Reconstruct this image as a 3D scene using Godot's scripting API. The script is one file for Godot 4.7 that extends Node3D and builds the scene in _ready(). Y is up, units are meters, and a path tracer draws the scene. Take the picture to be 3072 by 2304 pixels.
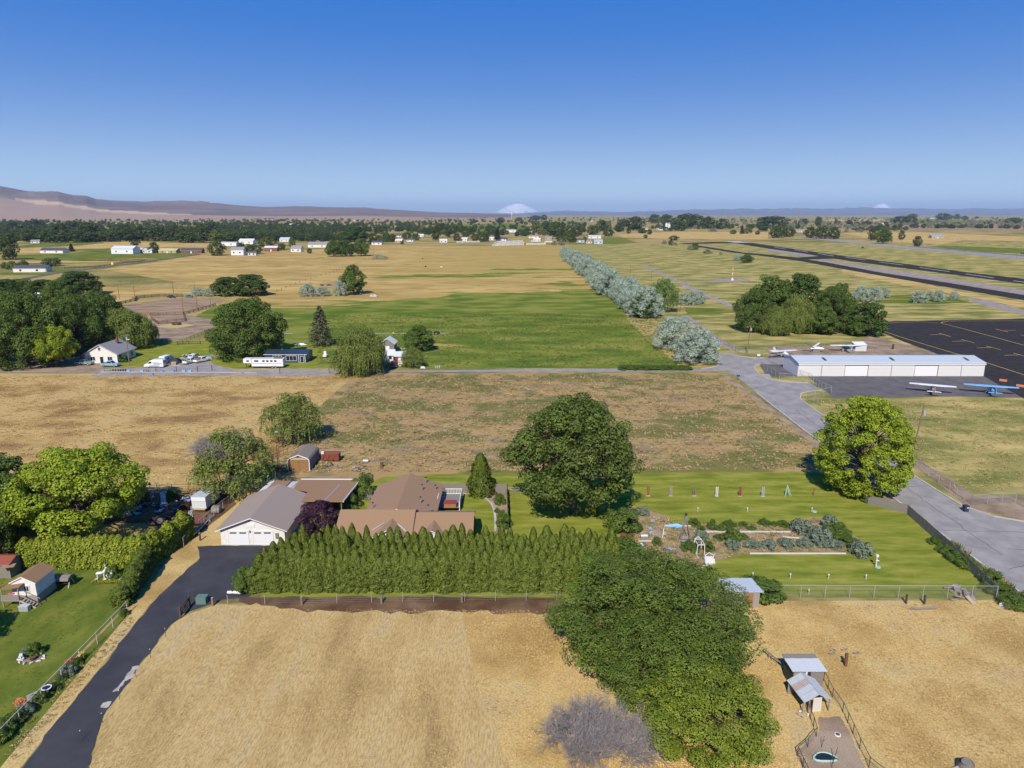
extends Node3D
# A rural valley seen from a drone 46 m up: camera looks along -z, x to the right, metres.

var M := {}
var used := {}
var proto := {}


class Sh:
	# collects flat-shaded or smooth faces; points are given anticlockwise as seen from outside
	var v := PackedVector3Array()
	var n := PackedVector3Array()
	var c := PackedColorArray()
	var ix := PackedInt32Array()
	var uv := PackedVector2Array()
	var tint := Color(1, 1, 1)

	func put(p: Vector3, nn: Vector3) -> int:
		v.append(p)
		n.append(nn)
		c.append(tint)
		return v.size() - 1

	func tri(a: Vector3, b: Vector3, d: Vector3) -> void:
		var nn := (b - a).cross(d - a).normalized()
		var k := put(a, nn)
		put(b, nn)
		put(d, nn)
		ix.append_array([k, k + 2, k + 1])

	func quad(a: Vector3, b: Vector3, d: Vector3, e: Vector3) -> void:
		var nn := (d - a).cross(e - b).normalized()
		var k := put(a, nn)
		put(b, nn)
		put(d, nn)
		put(e, nn)
		ix.append_array([k, k + 2, k + 1, k, k + 3, k + 2])

	func box(at: Vector3, s: Vector3, b := Basis()) -> Sh:
		var h := s * 0.5
		var p := []
		for k in 8:
			p.append(at + b * Vector3(h.x if k & 1 else -h.x, h.y if k & 2 else -h.y, h.z if k & 4 else -h.z))
		quad(p[4], p[5], p[7], p[6])
		quad(p[1], p[0], p[2], p[3])
		quad(p[5], p[1], p[3], p[7])
		quad(p[0], p[4], p[6], p[2])
		quad(p[6], p[7], p[3], p[2])
		quad(p[0], p[1], p[5], p[4])
		return self

	func bar(p: Vector3, q: Vector3, w: float, h := -1.0) -> Sh:
		var d := (q - p)
		var z := d.normalized()
		var x := Vector3.UP.cross(z)
		x = Vector3.RIGHT if x.length() < 0.001 else x.normalized()
		return box((p + q) * 0.5, Vector3(w, h if h > 0.0 else w, d.length()), Basis(x, z.cross(x), z))

	func tube(pts: Array, rad: Array, sides := 8, closed := true) -> Sh:
		var rings := []
		for i in pts.size():
			var d: Vector3 = (pts[mini(i + 1, pts.size() - 1)] - pts[maxi(i - 1, 0)]).normalized()
			var x := d.cross(Vector3.RIGHT if absf(d.x) < 0.8 else Vector3.FORWARD).normalized()
			var y := d.cross(x)
			var first := v.size()
			for k in sides:
				var a := TAU * k / sides
				var o := x * cos(a) + y * sin(a)
				put(pts[i] + o * float(rad[i]), o)
			rings.append(first)
		for i in pts.size() - 1:
			for k in sides:
				var a: int = rings[i] + k
				var b: int = rings[i] + (k + 1) % sides
				var d2: int = rings[i + 1] + k
				var e: int = rings[i + 1] + (k + 1) % sides
				ix.append_array([a, d2, b, b, d2, e])
		if closed:
			for end in [0, pts.size() - 1]:
				var dd: Vector3 = (pts[end] - pts[1 if end == 0 else end - 1]).normalized()
				var m := put(pts[end], dd)
				for k in sides:
					var p0 := put(v[rings[end] + k], dd)
					var p1 := put(v[rings[end] + (k + 1) % sides], dd)
					ix.append_array([m, p1, p0] if (v[p0] - v[m]).cross(v[p1] - v[m]).dot(dd) > 0.0 else [m, p0, p1])
		return self

	func disc(at: Vector3, axis: Vector3, r: float, half: float, sides := 14) -> Sh:
		return tube([at - axis * half, at + axis * half], [r, r], sides)

	func prism(poly: Array, y0: float, y1: float) -> Sh:
		# outline in x, z
		var pv := PackedVector2Array(poly)
		if Geometry2D.is_polygon_clockwise(pv):
			pv.reverse()
		var t := Geometry2D.triangulate_polygon(pv)
		for i in range(0, t.size(), 3):
			var a := pv[t[i]]
			var b := pv[t[i + 1]]
			var d := pv[t[i + 2]]
			flat(Vector3(a.x, y1, a.y), Vector3(b.x, y1, b.y), Vector3(d.x, y1, d.y), 1.0)
			flat(Vector3(a.x, y0, a.y), Vector3(b.x, y0, b.y), Vector3(d.x, y0, d.y), -1.0)
		for i in pv.size():
			var a := pv[i]
			var b := pv[(i + 1) % pv.size()]
			quad(Vector3(b.x, y0, b.y), Vector3(a.x, y0, a.y), Vector3(a.x, y1, a.y), Vector3(b.x, y1, b.y))
		return self

	func flat(a: Vector3, b: Vector3, d: Vector3, up: float) -> void:
		if (b - a).cross(d - a).y * up < 0.0:
			tri(a, d, b)
		else:
			tri(a, b, d)

	func side(poly: Array, half: float, lean := 0.0, above := 0.0) -> Sh:
		# an outline in (z forward, y) swept across x; what lies over `above` leans in
		var pv := PackedVector2Array(poly)
		if Geometry2D.is_polygon_clockwise(pv):
			pv.reverse()
		var t := Geometry2D.triangulate_polygon(pv)
		var P := func(p: Vector2, s: float) -> Vector3: return Vector3(s * (half - lean * maxf(0.0, p.y - above)), p.y, p.x)
		for i in range(0, t.size(), 3):
			for s in [-1.0, 1.0]:
				var a: Vector3 = P.call(pv[t[i]], s)
				var b: Vector3 = P.call(pv[t[i + 1]], s)
				var d: Vector3 = P.call(pv[t[i + 2]], s)
				if (b - a).cross(d - a).x * s < 0.0:
					tri(a, d, b)
				else:
					tri(a, b, d)
		for i in pv.size():
			var a := pv[i]
			var b := pv[(i + 1) % pv.size()]
			quad(P.call(a, -1.0), P.call(a, 1.0), P.call(b, 1.0), P.call(b, -1.0))
		return self

	func quad_on(p: Array, outward := false) -> Sh:
		# a pane laid 12 mm proud of the face it sits on
		var nn: Vector3 = (p[2] - p[0]).cross(p[3] - p[1]).normalized()
		if outward and nn.x * p[0].x < 0.0:
			p = [p[3], p[2], p[1], p[0]]
			nn = -nn
		var q := []
		for k in p:
			q.append(k + nn * 0.014)
		quad(q[0], q[1], q[2], q[3])
		for i in 4:
			quad(q[(i + 1) % 4], q[i], q[i] - nn * 0.03, q[(i + 1) % 4] - nn * 0.03)
		return self

	func mesh() -> ArrayMesh:
		var m := ArrayMesh.new()
		var a := []
		a.resize(Mesh.ARRAY_MAX)
		a[Mesh.ARRAY_VERTEX] = v
		a[Mesh.ARRAY_NORMAL] = n
		a[Mesh.ARRAY_COLOR] = c
		if uv.size() == v.size():
			a[Mesh.ARRAY_TEX_UV] = uv
		a[Mesh.ARRAY_INDEX] = ix
		m.add_surface_from_arrays(Mesh.PRIMITIVE_TRIANGLES, a)
		return m


func g3(x: float, z: float) -> Vector3:
	return Vector3(x, 0, z)


func g2(x: float, z: float) -> Vector2:
	return Vector2(x, z)


func lin(r: float, g: float, b: float) -> Color:
	return Color(r, g, b).linear_to_srgb()


func mat(key: String, r: float, g: float, b: float, rough := 0.85, metal := 0.0) -> StandardMaterial3D:
	var m := StandardMaterial3D.new()
	m.resource_name = key
	m.albedo_color = lin(r, g, b)
	m.roughness = rough
	m.metallic = metal
	M[key] = m
	return m


func noise_texture(sd: int, freq: float, oct: int, colors: Array, stops: Array, size := 512, kind := FastNoiseLite.TYPE_SIMPLEX_SMOOTH) -> NoiseTexture2D:
	var f := FastNoiseLite.new()
	f.seed = sd
	f.noise_type = kind
	f.frequency = freq
	f.fractal_octaves = oct
	f.fractal_gain = 0.6
	var t := NoiseTexture2D.new()
	t.width = size
	t.height = size
	t.seamless = true
	t.noise = f
	var g := Gradient.new()
	g.offsets = PackedFloat32Array(stops)
	var cs := PackedColorArray()
	for k in colors:
		cs.append(lin(k[0], k[1], k[2]))
	g.colors = cs
	t.color_ramp = g
	return t


var grain: Array = []


func field(key: String, sd: int, colors: Array, stops: Array, span: float, detail: int, dspan: float, freq := 0.008, oct := 5, stretch := 1.0) -> StandardMaterial3D:
	# ground cover: patches of colour over `span` metres, grain over `dspan` metres
	var m := mat(key, 1, 1, 1, 0.95)
	m.specular_mode = BaseMaterial3D.SPECULAR_DISABLED
	m.albedo_color = lin(1.13, 1.13, 1.13)
	m.albedo_texture = noise_texture(sd, freq, oct, colors, stops)
	m.uv1_triplanar = true
	m.uv1_world_triplanar = true
	m.uv1_scale = Vector3(1.0 / span, 1.0, stretch / span)
	if detail >= 0:
		m.detail_enabled = true
		m.detail_blend_mode = BaseMaterial3D.BLEND_MODE_MUL
		m.detail_uv_layer = BaseMaterial3D.DETAIL_UV_2
		m.detail_albedo = grain[detail]
		m.uv2_triplanar = true
		m.uv2_world_triplanar = true
		m.uv2_scale = Vector3(1.0 / dspan, 1.0, stretch / dspan)
	return m


func leafy(key: String, back: float, hue := Vector3(1.3, 1.16, 1.05)) -> StandardMaterial3D:
	var m := mat(key, hue.x, hue.y, hue.z, 0.6)
	m.vertex_color_use_as_albedo = true
	m.metallic_specular = 0.35
	m.backlight_enabled = back > 0.0
	m.backlight = lin(back, back, back * 0.4)
	return m


func numbered(called: String) -> String:
	used[called] = used.get(called, -1) + 1
	return called if used[called] == 0 else "%s_%03d" % [called, used[called]]


func tag(o: Node, label: String, category: String, group := "", kind := "") -> Node:
	o.set_meta("label", label)
	o.set_meta("category", category)
	if group:
		o.set_meta("group", group)
	if kind:
		o.set_meta("kind", kind)
	return o


func thing(called: String, label: String, category: String, at := Vector3.ZERO, turn := 0.0, group := "") -> Node3D:
	var o := Node3D.new()
	o.name = numbered(called)
	add_child(o)
	o.position = at
	o.rotation.y = turn
	tag(o, label, category, group)
	return o


func part(called: String, s, m: Material, parent: Node) -> MeshInstance3D:
	var o := MeshInstance3D.new()
	o.name = numbered(called) if parent == self else called
	o.mesh = s.mesh() if s is Sh else s
	o.material_override = m
	parent.add_child(o, true)
	return o


func stuff(o: Node) -> Node:
	o.set_meta("kind", "stuff")
	return o


func structure(called: String, s, m: Material) -> MeshInstance3D:
	var o := part(called, s, m, self)
	o.set_meta("kind", "structure")
	return o


func sheet(called: String, poly: Array, y: float, m: Material, uvs := false) -> MeshInstance3D:
	# a level piece of ground with the outline `poly` (x, z)
	var pv := PackedVector2Array(poly)
	var s := Sh.new()
	var t := Geometry2D.triangulate_polygon(pv)
	if t.is_empty():
		print("cannot triangulate ", called)
	for i in range(0, t.size(), 3):
		s.flat(Vector3(pv[t[i]].x, y, pv[t[i]].y), Vector3(pv[t[i + 1]].x, y, pv[t[i + 1]].y), Vector3(pv[t[i + 2]].x, y, pv[t[i + 2]].y), 1.0)
	return structure(called, s, m)


func ribbon(line: Array, half: float) -> Array:
	# outline of a strip along a line of points
	var l := []
	var r := []
	for i in line.size():
		var d: Vector2 = (line[mini(i + 1, line.size() - 1)] - line[maxi(i - 1, 0)]).normalized()
		var o := Vector2(-d.y, d.x) * half
		l.append(line[i] + o)
		r.push_front(line[i] - o)
	return l + r


func rough_edge(poly: Array, step: float, wobble: float, sd: int) -> Array:
	# the same outline with an uneven edge
	var f := FastNoiseLite.new()
	f.seed = sd
	f.frequency = 0.35 / step
	f.fractal_octaves = 2
	var out := []
	for i in poly.size():
		var a: Vector2 = poly[i]
		var b: Vector2 = poly[(i + 1) % poly.size()]
		var k := maxi(1, int(a.distance_to(b) / step))
		for j in k:
			var p := a.lerp(b, float(j) / k)
			out.append(p + Vector2(f.get_noise_2d(p.x, p.y), f.get_noise_2d(p.x + 500.0, p.y)) * wobble * 2.0)
	return out


# ---------------------------------------------------------------- plants

class Leaf:
	# many small folded leaves in one mesh
	var v := PackedVector3Array()
	var n := PackedVector3Array()
	var c := PackedColorArray()
	var ix := PackedInt32Array()

	func leaf(p: Vector3, nn: Vector3, t: Vector3, l: float, w: float, col: Color) -> void:
		var k := v.size()
		var b := nn.cross(t) * w
		var up := nn * (w * 0.35)
		v.append(p - t * (l * 0.5))
		v.append(p + b * 0.5 + up)
		v.append(p + t * (l * 0.5))
		v.append(p - b * 0.5 + up)
		for j in 4:
			n.append(nn)
			c.append(col)
		ix.append_array([k, k + 1, k + 2, k, k + 2, k + 3])

	func mesh() -> ArrayMesh:
		var m := ArrayMesh.new()
		var a := []
		a.resize(Mesh.ARRAY_MAX)
		a[Mesh.ARRAY_VERTEX] = v
		a[Mesh.ARRAY_NORMAL] = n
		a[Mesh.ARRAY_COLOR] = c
		a[Mesh.ARRAY_INDEX] = ix
		m.add_surface_from_arrays(Mesh.PRIMITIVE_TRIANGLES, a)
		return m


func ball(r: RandomNumberGenerator) -> Vector3:
	var z := r.randf_range(-1.0, 1.0)
	var a := r.randf() * TAU
	var s := sqrt(1.0 - z * z)
	return Vector3(cos(a) * s, z, sin(a) * s)


func along(prof: Array, t: float) -> float:
	var x := t * (prof.size() - 1)
	var i := mini(int(x), prof.size() - 2)
	return lerpf(prof[i], prof[i + 1], x - i)


func lobes_for(r: RandomNumberGenerator, count: int, rad: float, y0: float, y1: float, prof: Array, lobe: float, rag := 0.34) -> Array:
	# clumps spread over and inside a crown whose half-width follows `prof` from y0 up to y1
	var out := []
	var turn := r.randf() * TAU
	var f := FastNoiseLite.new()
	f.seed = r.randi() % 9999
	f.frequency = 0.9
	for i in count:
		var t := (i + r.randf()) / count
		turn += 2.39996 + r.randf_range(-0.5, 0.5)
		var here := along(prof, t) * rad * (1.0 + rag * f.get_noise_3d(cos(turn), t * 2.2, sin(turn)))
		var q := r.randf_range(0.84, 1.06) if i % 5 and t < 0.72 else sqrt(r.randf())
		var rr := lobe * r.randf_range(0.6, 1.3)
		var d := maxf(0.0, here - rr * 0.55) * q
		out.append([Vector3(cos(turn) * d, lerpf(y0 + rr * 0.4, y1 - rr * 0.7, t) + r.randf_range(-0.4, 0.4) * lobe, sin(turn) * d), Vector3(rr, rr * r.randf_range(0.6, 0.9), rr)])
	return out


func crown(r: RandomNumberGenerator, lobes: Array, count: int, size: float, tones: Array, up := 0.5, narrow := 0.6, into: Leaf = null) -> Leaf:
	var L := into if into else Leaf.new()
	var area := 0.0
	for q in lobes:
		area += q[1].x * q[1].x
	for q in lobes:
		var lc: Vector3 = q[0]
		var lr: Vector3 = q[1]
		var near := []
		for o in lobes:
			if o != q and lc.distance_to(o[0]) < lr.x + o[1].x * 0.7:
				near.append(o)
		var clump := r.randf_range(0.85, 1.15)
		var kind := r.randf()
		for i in int(count * lr.x * lr.x / area):
			var d := ball(r)
			if d.y < -0.55 and r.randf() < 0.6:
				d.y = -d.y
			var f := 0.55 + 0.5 * sqrt(r.randf())
			var p := lc + d * lr * f
			var hidden := false
			for o in near:
				if ((p - o[0]) / o[1]).length_squared() < 0.3:
					hidden = true
					break
			if hidden:
				continue
			var nn := (d * 0.9 + Vector3(0, up, 0) + ball(r) * 0.55).normalized()
			var t := nn.cross(ball(r)).normalized()
			var col: Color = tones[0].lerp(tones[1], 0.5 * kind + 0.5 * r.randf())
			var k := clump * r.randf_range(0.85, 1.15)
			var l := size * r.randf_range(0.6, 1.35)
			L.leaf(p, nn, t, l, l * narrow, Color(col.r * k, col.g * k, col.b * k))
	return L


func limbs(r: RandomNumberGenerator, base: float, lobes: Array, trunk_to: float, every: int) -> Sh:
	var s := Sh.new()
	var bend := Vector3(r.randf_range(-0.3, 0.3), 0, r.randf_range(-0.3, 0.3))
	s.tube([Vector3(0, -0.3, 0), Vector3(0, 0.25, 0), Vector3(0, trunk_to * 0.5, 0) + bend * 0.5, Vector3(0, trunk_to, 0) + bend], [base * 1.5, base * 1.05, base * 0.85, base * 0.6], 9)
	for i in lobes.size():
		if i % every == 0:
			var q: Vector3 = lobes[i][0]
			var from := Vector3(0, minf(trunk_to * r.randf_range(0.55, 1.0), q.y * 0.8), 0) + bend * 0.7
			var mid := from.lerp(q, 0.5) + Vector3(0, 0.12 * from.distance_to(q), 0)
			s.tube([from, mid, q], [base * 0.42, base * 0.26, base * 0.08], 5)
	return s


func keep(kind: String, leaves: ArrayMesh, wood: ArrayMesh, h: float, w: float, lm: String, wm := "bark") -> void:
	proto[kind] = {"crown": leaves, "trunk": wood, "h": h, "w": w, "lm": lm, "wm": wm}


func seeded(sd: int) -> RandomNumberGenerator:
	var r := RandomNumberGenerator.new()
	r.seed = sd
	return r


func make_broad(kind: String, sd: int, h: float, w: float, y0: float, prof: Array, n_lobes: int, lobe: float, count: int, size: float, tones: Array, lm := "leaf", up := 0.5, narrow := 0.6, rag := 0.3) -> void:
	var r := seeded(sd)
	var lo := lobes_for(r, n_lobes, w * 0.5, y0, h, prof, lobe, rag)
	keep(kind, crown(r, lo, count, size, tones, up, narrow).mesh(), limbs(r, maxf(0.06, w * 0.02), lo, h * 0.55, 3).mesh(), h, w, lm)


func make_willow(kind: String, sd: int, h: float, w: float, strands: int, tones: Array, low := 0.06, top := 9000) -> void:
	# a crown of loose narrow leaves whose outer twigs hang
	var r := seeded(sd)
	var lo := lobes_for(r, 90, w * 0.46, h * (0.1 + low), h * 0.99, [0.8, 0.98, 1.0, 0.92, 0.75, 0.4], w * 0.1)
	var L := crown(r, lo, top, 0.46, tones, 0.3, 0.34)
	for i in strands:
		var q: Array = lo[r.randi() % lo.size()]
		var d := ball(r)
		d.y = absf(d.y) * 0.6
		var out := Vector3(q[0].x, 0, q[0].z).normalized()
		var p: Vector3 = q[0] + (d + out * 0.5).normalized() * q[1] * r.randf_range(0.85, 1.1)
		var fall := minf(p.y - h * low, h * r.randf_range(0.06, 0.3))
		var col: Color = tones[0].lerp(tones[1], r.randf())
		var k := int(fall / 0.34)
		for j in k:
			p += Vector3(r.randf_range(-0.12, 0.12), -0.34, r.randf_range(-0.12, 0.12))
			var nn := (ball(r) * 0.8 + out * 0.8 + Vector3(0, 0.4, 0)).normalized()
			var tt := Vector3(r.randf_range(-0.5, 0.5), -1.0, r.randf_range(-0.5, 0.5))
			tt = (tt - nn * tt.dot(nn)).normalized()
			var m := r.randf_range(0.75, 1.25)
			L.leaf(p, nn, tt, 0.55, 0.17, Color(col.r * m, col.g * m, col.b * m))
	keep(kind, L.mesh(), limbs(r, w * 0.026, lo, h * 0.5, 4).mesh(), h, w, "leaf")


func make_column(kind: String, sd: int, h: float, w: float, count: int, size: float, tones: Array, tip := 0.0, lm := "leaf") -> void:
	# an arborvitae or a narrow conifer: upright sprays on a lumpy column that comes to a point
	var r := seeded(sd)
	var f := FastNoiseLite.new()
	f.seed = sd
	f.frequency = 0.55
	var L := Leaf.new()
	for i in count:
		var t := pow(r.randf(), 0.85)
		var a := r.randf() * TAU
		var prof := minf(1.0, (1.0 - t) * (2.6 if tip == 0.0 else tip)) * (0.78 + 0.22 * minf(1.0, t * 6.0))
		prof = pow(prof, 0.55)
		var y := t * h * 0.99 + 0.05
		var lump := 1.0 + 0.55 * f.get_noise_3d(cos(a) * w * 1.1, y * 1.1, sin(a) * w * 1.1)
		var rr := w * 0.5 * prof * lump * (0.72 + 0.3 * sqrt(r.randf()))
		var out := Vector3(cos(a), 0, sin(a))
		var nn := (out + Vector3(0, 0.25, 0) + ball(r) * 0.55).normalized()
		var up := (Vector3.UP + out * 0.35 + ball(r) * 0.3).normalized()
		up = (up - nn * up.dot(nn)).normalized()
		var col: Color = tones[0].lerp(tones[1], clampf(0.5 + 0.9 * f.get_noise_2d(y * 1.7, a * 2.0) + r.randf_range(-0.3, 0.3), 0, 1))
		var k := r.randf_range(0.8, 1.2)
		var l := size * r.randf_range(0.7, 1.3)
		L.leaf(out * rr + Vector3(0, y, 0), nn, up, l, l * 0.55, Color(col.r * k, col.g * k, col.b * k))
	var s := Sh.new()
	s.tube([Vector3(0, -0.2, 0), Vector3(0, h * 0.5, 0), Vector3(0, h * 0.9, 0)], [w * 0.07, w * 0.05, 0.02], 6)
	keep(kind, L.mesh(), s.mesh(), h, w, lm)


func make_conifer(kind: String, sd: int, h: float, w: float, tiers: int, tones: Array, size: float, per: int, open := 0.0) -> void:
	# tiers of drooping boughs round a straight stem
	var r := seeded(sd)
	var L := Leaf.new()
	var s := Sh.new()
	s.tube([Vector3(0, -0.3, 0), Vector3(0, h * 0.5, 0), Vector3(0, h * 0.97, 0)], [w * 0.045, w * 0.03, 0.02], 7)
	for i in tiers:
		var t := (i + 0.3) / tiers
		var y := lerpf(h * 0.1, h * 0.97, t)
		var reach := w * 0.5 * pow(1.0 - t, 0.72) * r.randf_range(0.78, 1.12) + 0.12
		var boughs := 6 + int(6.0 * (1.0 - t))
		for b in boughs:
			if r.randf() < open:
				continue
			var a := TAU * (b + r.randf() * 0.7) / boughs + i
			var out := Vector3(cos(a), 0, sin(a))
			var long := reach * r.randf_range(0.7, 1.1)
			if i % 2 == 0:
				s.tube([Vector3(0, y, 0), out * long * 0.8 + Vector3(0, y - long * 0.12, 0)], [w * 0.008 + 0.012, 0.012], 4, false)
			for j in per:
				var q := sqrt(r.randf())
				var p := out * long * q + Vector3(0, y - long * q * 0.18, 0) + ball(r) * (0.1 + 0.16 * long * (1.0 - q * 0.5))
				var nn := (Vector3(0, 0.8, 0) + out * 0.4 + ball(r) * 0.7).normalized()
				var tt := (out + ball(r) * 0.5)
				tt = (tt - nn * tt.dot(nn)).normalized()
				var col: Color = tones[0].lerp(tones[1], r.randf())
				var l := size * r.randf_range(0.6, 1.3)
				L.leaf(p, nn, tt, l, l * 0.5, col)
	keep(kind, L.mesh(), s.mesh(), h, w, "leaf")


func tree(kind: String, called: String, label: String, at: Vector3, h: float, w: float, turn := 0.0, group := "", category := "tree", tint: String = "") -> Node3D:
	var q: Dictionary = proto[kind]
	var o := thing(called, label, category, at, turn, group)
	o.scale = Vector3(w / q.w, h / q.h, w / q.w)
	if q.trunk:
		part("trunk" if h > 3.0 else "stem", q.trunk, M[q.wm], o)
	part("crown" if category == "tree" else "foliage", q.crown, M[tint if tint else q.lm], o)
	return o


func make_plants() -> void:
	leafy("leaf", 0.6)
	leafy("leaf_dense", 0.4)
	leafy("leaf_silver", 0.3, Vector3(1.0, 1.1, 1.1))
	leafy("leaf_purple", 0.05)
	var bark := mat("bark", 0.13, 0.1, 0.075, 0.95)
	bark.albedo_texture = noise_texture(31, 0.03, 4, [[0.5, 0.5, 0.5], [1.2, 1.15, 1.1]], [0.25, 0.8], 256)
	bark.uv1_triplanar = true
	bark.uv1_scale = Vector3(0.8, 0.25, 0.8)
	mat("bark_grey", 0.2, 0.18, 0.17, 0.95)
	var G1 := [Color(0.055, 0.105, 0.022), Color(0.115, 0.185, 0.038)]
	var G2 := [Color(0.04, 0.082, 0.02), Color(0.085, 0.145, 0.032)]
	var lime := [Color(0.14, 0.22, 0.018), Color(0.26, 0.35, 0.032)]
	var wil := [Color(0.1, 0.15, 0.035), Color(0.18, 0.24, 0.06)]
	make_broad("maple", 11, 19.0, 19.5, 3.6, [0.7, 0.97, 1.0, 0.97, 0.86, 0.66, 0.3], 240, 1.5, 48000, 0.4, [Color(0.052, 0.09, 0.02), Color(0.115, 0.172, 0.034)], "leaf", 0.5, 0.6, 0.16)
	make_broad("lime", 12, 16.7, 14.8, 0.9, [0.72, 0.92, 1.0, 1.0, 0.95, 0.75, 0.42], 340, 0.95, 52000, 0.36, lime, "leaf", 0.7, 0.5, 0.1)
	make_broad("ash", 13, 14.0, 18.0, 3.0, [0.6, 0.95, 1.0, 0.95, 0.8, 0.5], 150, 1.5, 36000, 0.38, lime)
	make_broad("walnut", 14, 12.5, 17.0, 1.0, [0.75, 0.97, 1.0, 0.94, 0.8, 0.55], 220, 1.25, 64000, 0.25, [Color(0.06, 0.105, 0.018), Color(0.13, 0.195, 0.034)], "leaf", 0.6, 0.42)
	make_broad("plumtree", 15, 8.5, 13.0, 0.5, [0.75, 1.0, 1.0, 0.88, 0.6], 170, 1.0, 44000, 0.22, [Color(0.095, 0.15, 0.018), Color(0.185, 0.25, 0.032)], "leaf", 0.6)
	make_broad("round", 16, 12.0, 11.5, 1.1, [0.6, 0.95, 1.0, 0.9, 0.7, 0.35], 95, 1.25, 16000, 0.42, G1)
	make_broad("round_b", 17, 12.0, 11.0, 1.0, [0.75, 1.0, 0.95, 0.85, 0.75, 0.4], 85, 1.3, 16000, 0.45, G2)
	make_broad("locust", 18, 20.0, 26.0, 0.8, [0.8, 1.0, 1.0, 0.95, 0.8, 0.4], 210, 2.0, 40000, 0.55, [Color(0.048, 0.092, 0.02), Color(0.1, 0.16, 0.034)])
	make_broad("olive", 19, 10.0, 11.0, 0.25, [0.9, 1.0, 0.95, 0.8, 0.45], 110, 1.1, 20000, 0.32, [Color(0.24, 0.275, 0.215), Color(0.46, 0.5, 0.41)], "leaf_silver", 0.5, 0.4)
	make_broad("olive_b", 29, 6.0, 9.0, 0.15, [0.95, 1.0, 0.9, 0.6], 70, 0.9, 11000, 0.3, [Color(0.22, 0.255, 0.19), Color(0.43, 0.47, 0.38)], "leaf_silver", 0.5, 0.4)
	make_broad("plum_purple", 20, 6.0, 6.6, 0.6, [0.7, 1.0, 0.95, 0.7, 0.35], 46, 0.8, 11000, 0.26, [Color(0.018, 0.008, 0.016), Color(0.05, 0.022, 0.042)], "leaf_purple")
	make_broad("bush", 21, 2.0, 2.6, 0.05, [0.9, 1.0, 0.9, 0.55], 26, 0.42, 3600, 0.17, [Color(0.05, 0.1, 0.02), Color(0.12, 0.19, 0.035)])
	make_broad("sage", 22, 1.2, 2.2, 0.02, [0.9, 1.0, 0.8], 24, 0.32, 2600, 0.15, [Color(0.11, 0.13, 0.09), Color(0.22, 0.245, 0.175)], "leaf_silver")
	make_willow("willow", 23, 13.8, 16.5, 2600, wil, 0.03, 16000)
	make_willow("willow_b", 24, 12.0, 13.0, 420, wil, 0.08, 11000)
	var A := [Color(0.05, 0.085, 0.014), Color(0.13, 0.18, 0.03)]
	for k in 3:
		make_column("arborvitae_%d" % k, 40 + k, 7.0, 1.3, 4400, 0.2, A, [3.0, 4.0, 5.5][k], "leaf_dense")
	var A2 := [Color(0.1, 0.15, 0.014), Color(0.21, 0.27, 0.026)]
	for k in 2:
		make_column("cedar_%d" % k, 50 + k, 4.3, 0.95, 1500, 0.24, A2, 3.6, "leaf_dense")
	make_column("cone_tree", 53, 7.0, 4.2, 5200, 0.34, [Color(0.05, 0.085, 0.014), Color(0.12, 0.17, 0.024)], 1.25)
	make_conifer("pine", 54, 15.5, 9.5, 26, [Color(0.065, 0.08, 0.05), Color(0.13, 0.145, 0.09)], 0.5, 30, 0.12)
	make_conifer("spruce", 55, 12.0, 5.5, 22, [Color(0.02, 0.04, 0.022), Color(0.05, 0.075, 0.04)], 0.5, 22)
	make_column("poplar", 56, 16.0, 4.0, 3600, 0.6, G2, 3.0)
	# trees for the far country: coarser leaf clumps, seen a few pixels high
	for k in 5:
		var tones: Array = [[Color(0.04, 0.075, 0.02), Color(0.08, 0.125, 0.03)], [Color(0.036, 0.068, 0.022), Color(0.078, 0.115, 0.032)], [Color(0.07, 0.11, 0.026), Color(0.13, 0.175, 0.042)], [Color(0.036, 0.062, 0.025), Color(0.075, 0.1, 0.038)], [Color(0.16, 0.19, 0.14), Color(0.29, 0.325, 0.25)]][k]
		make_broad("far_%d" % k, 60 + k, 12.0, [12.0, 10.0, 11.0, 13.0, 12.0][k], 0.5, [[0.7, 1.0, 1.0, 0.9, 0.5], [0.6, 0.9, 1.0, 0.95, 0.6], [0.8, 1.0, 0.9, 0.7, 0.35], [0.5, 0.95, 1.0, 0.85, 0.5], [0.9, 1.0, 0.9, 0.5, 0.3]][k], 40, 1.7, 1800, 1.0, tones)
	make_twigs()


func make_twigs() -> void:
	# a leafless thicket: stems that fork again and again
	var r := seeded(71)
	var s := Sh.new()
	var stack := []
	for i in 64:
		var a := r.randf() * TAU
		stack.append([Vector3(cos(a), 0, sin(a)) * r.randf() * 1.6, (Vector3(cos(a) * r.randf_range(0.2, 1.5), 1.0, sin(a) * r.randf_range(0.2, 1.5))).normalized(), r.randf_range(1.0, 1.6), 0.04, 0])
	while stack:
		var q: Array = stack.pop_back()
		var tip: Vector3 = q[0] + q[1] * q[2]
		s.tube([q[0], q[0].lerp(tip, 0.5) + ball(r) * 0.06 * q[2], tip], [q[3], q[3] * 0.8, q[3] * 0.6], 3, false)
		if q[4] < 4:
			for k in [3, 3, 4, 3][q[4]]:
				stack.append([tip.lerp(q[0], r.randf() * 0.55), (q[1] + ball(r) * 0.85 + Vector3(0, 0.05, 0)).normalized(), q[2] * r.randf_range(0.55, 0.8), q[3] * 0.62, q[4] + 1])
	mat("dead_twig", 0.26, 0.235, 0.235, 0.95)
	keep("twigs", s.mesh(), null, 4.5, 6.0, "dead_twig")


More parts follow.
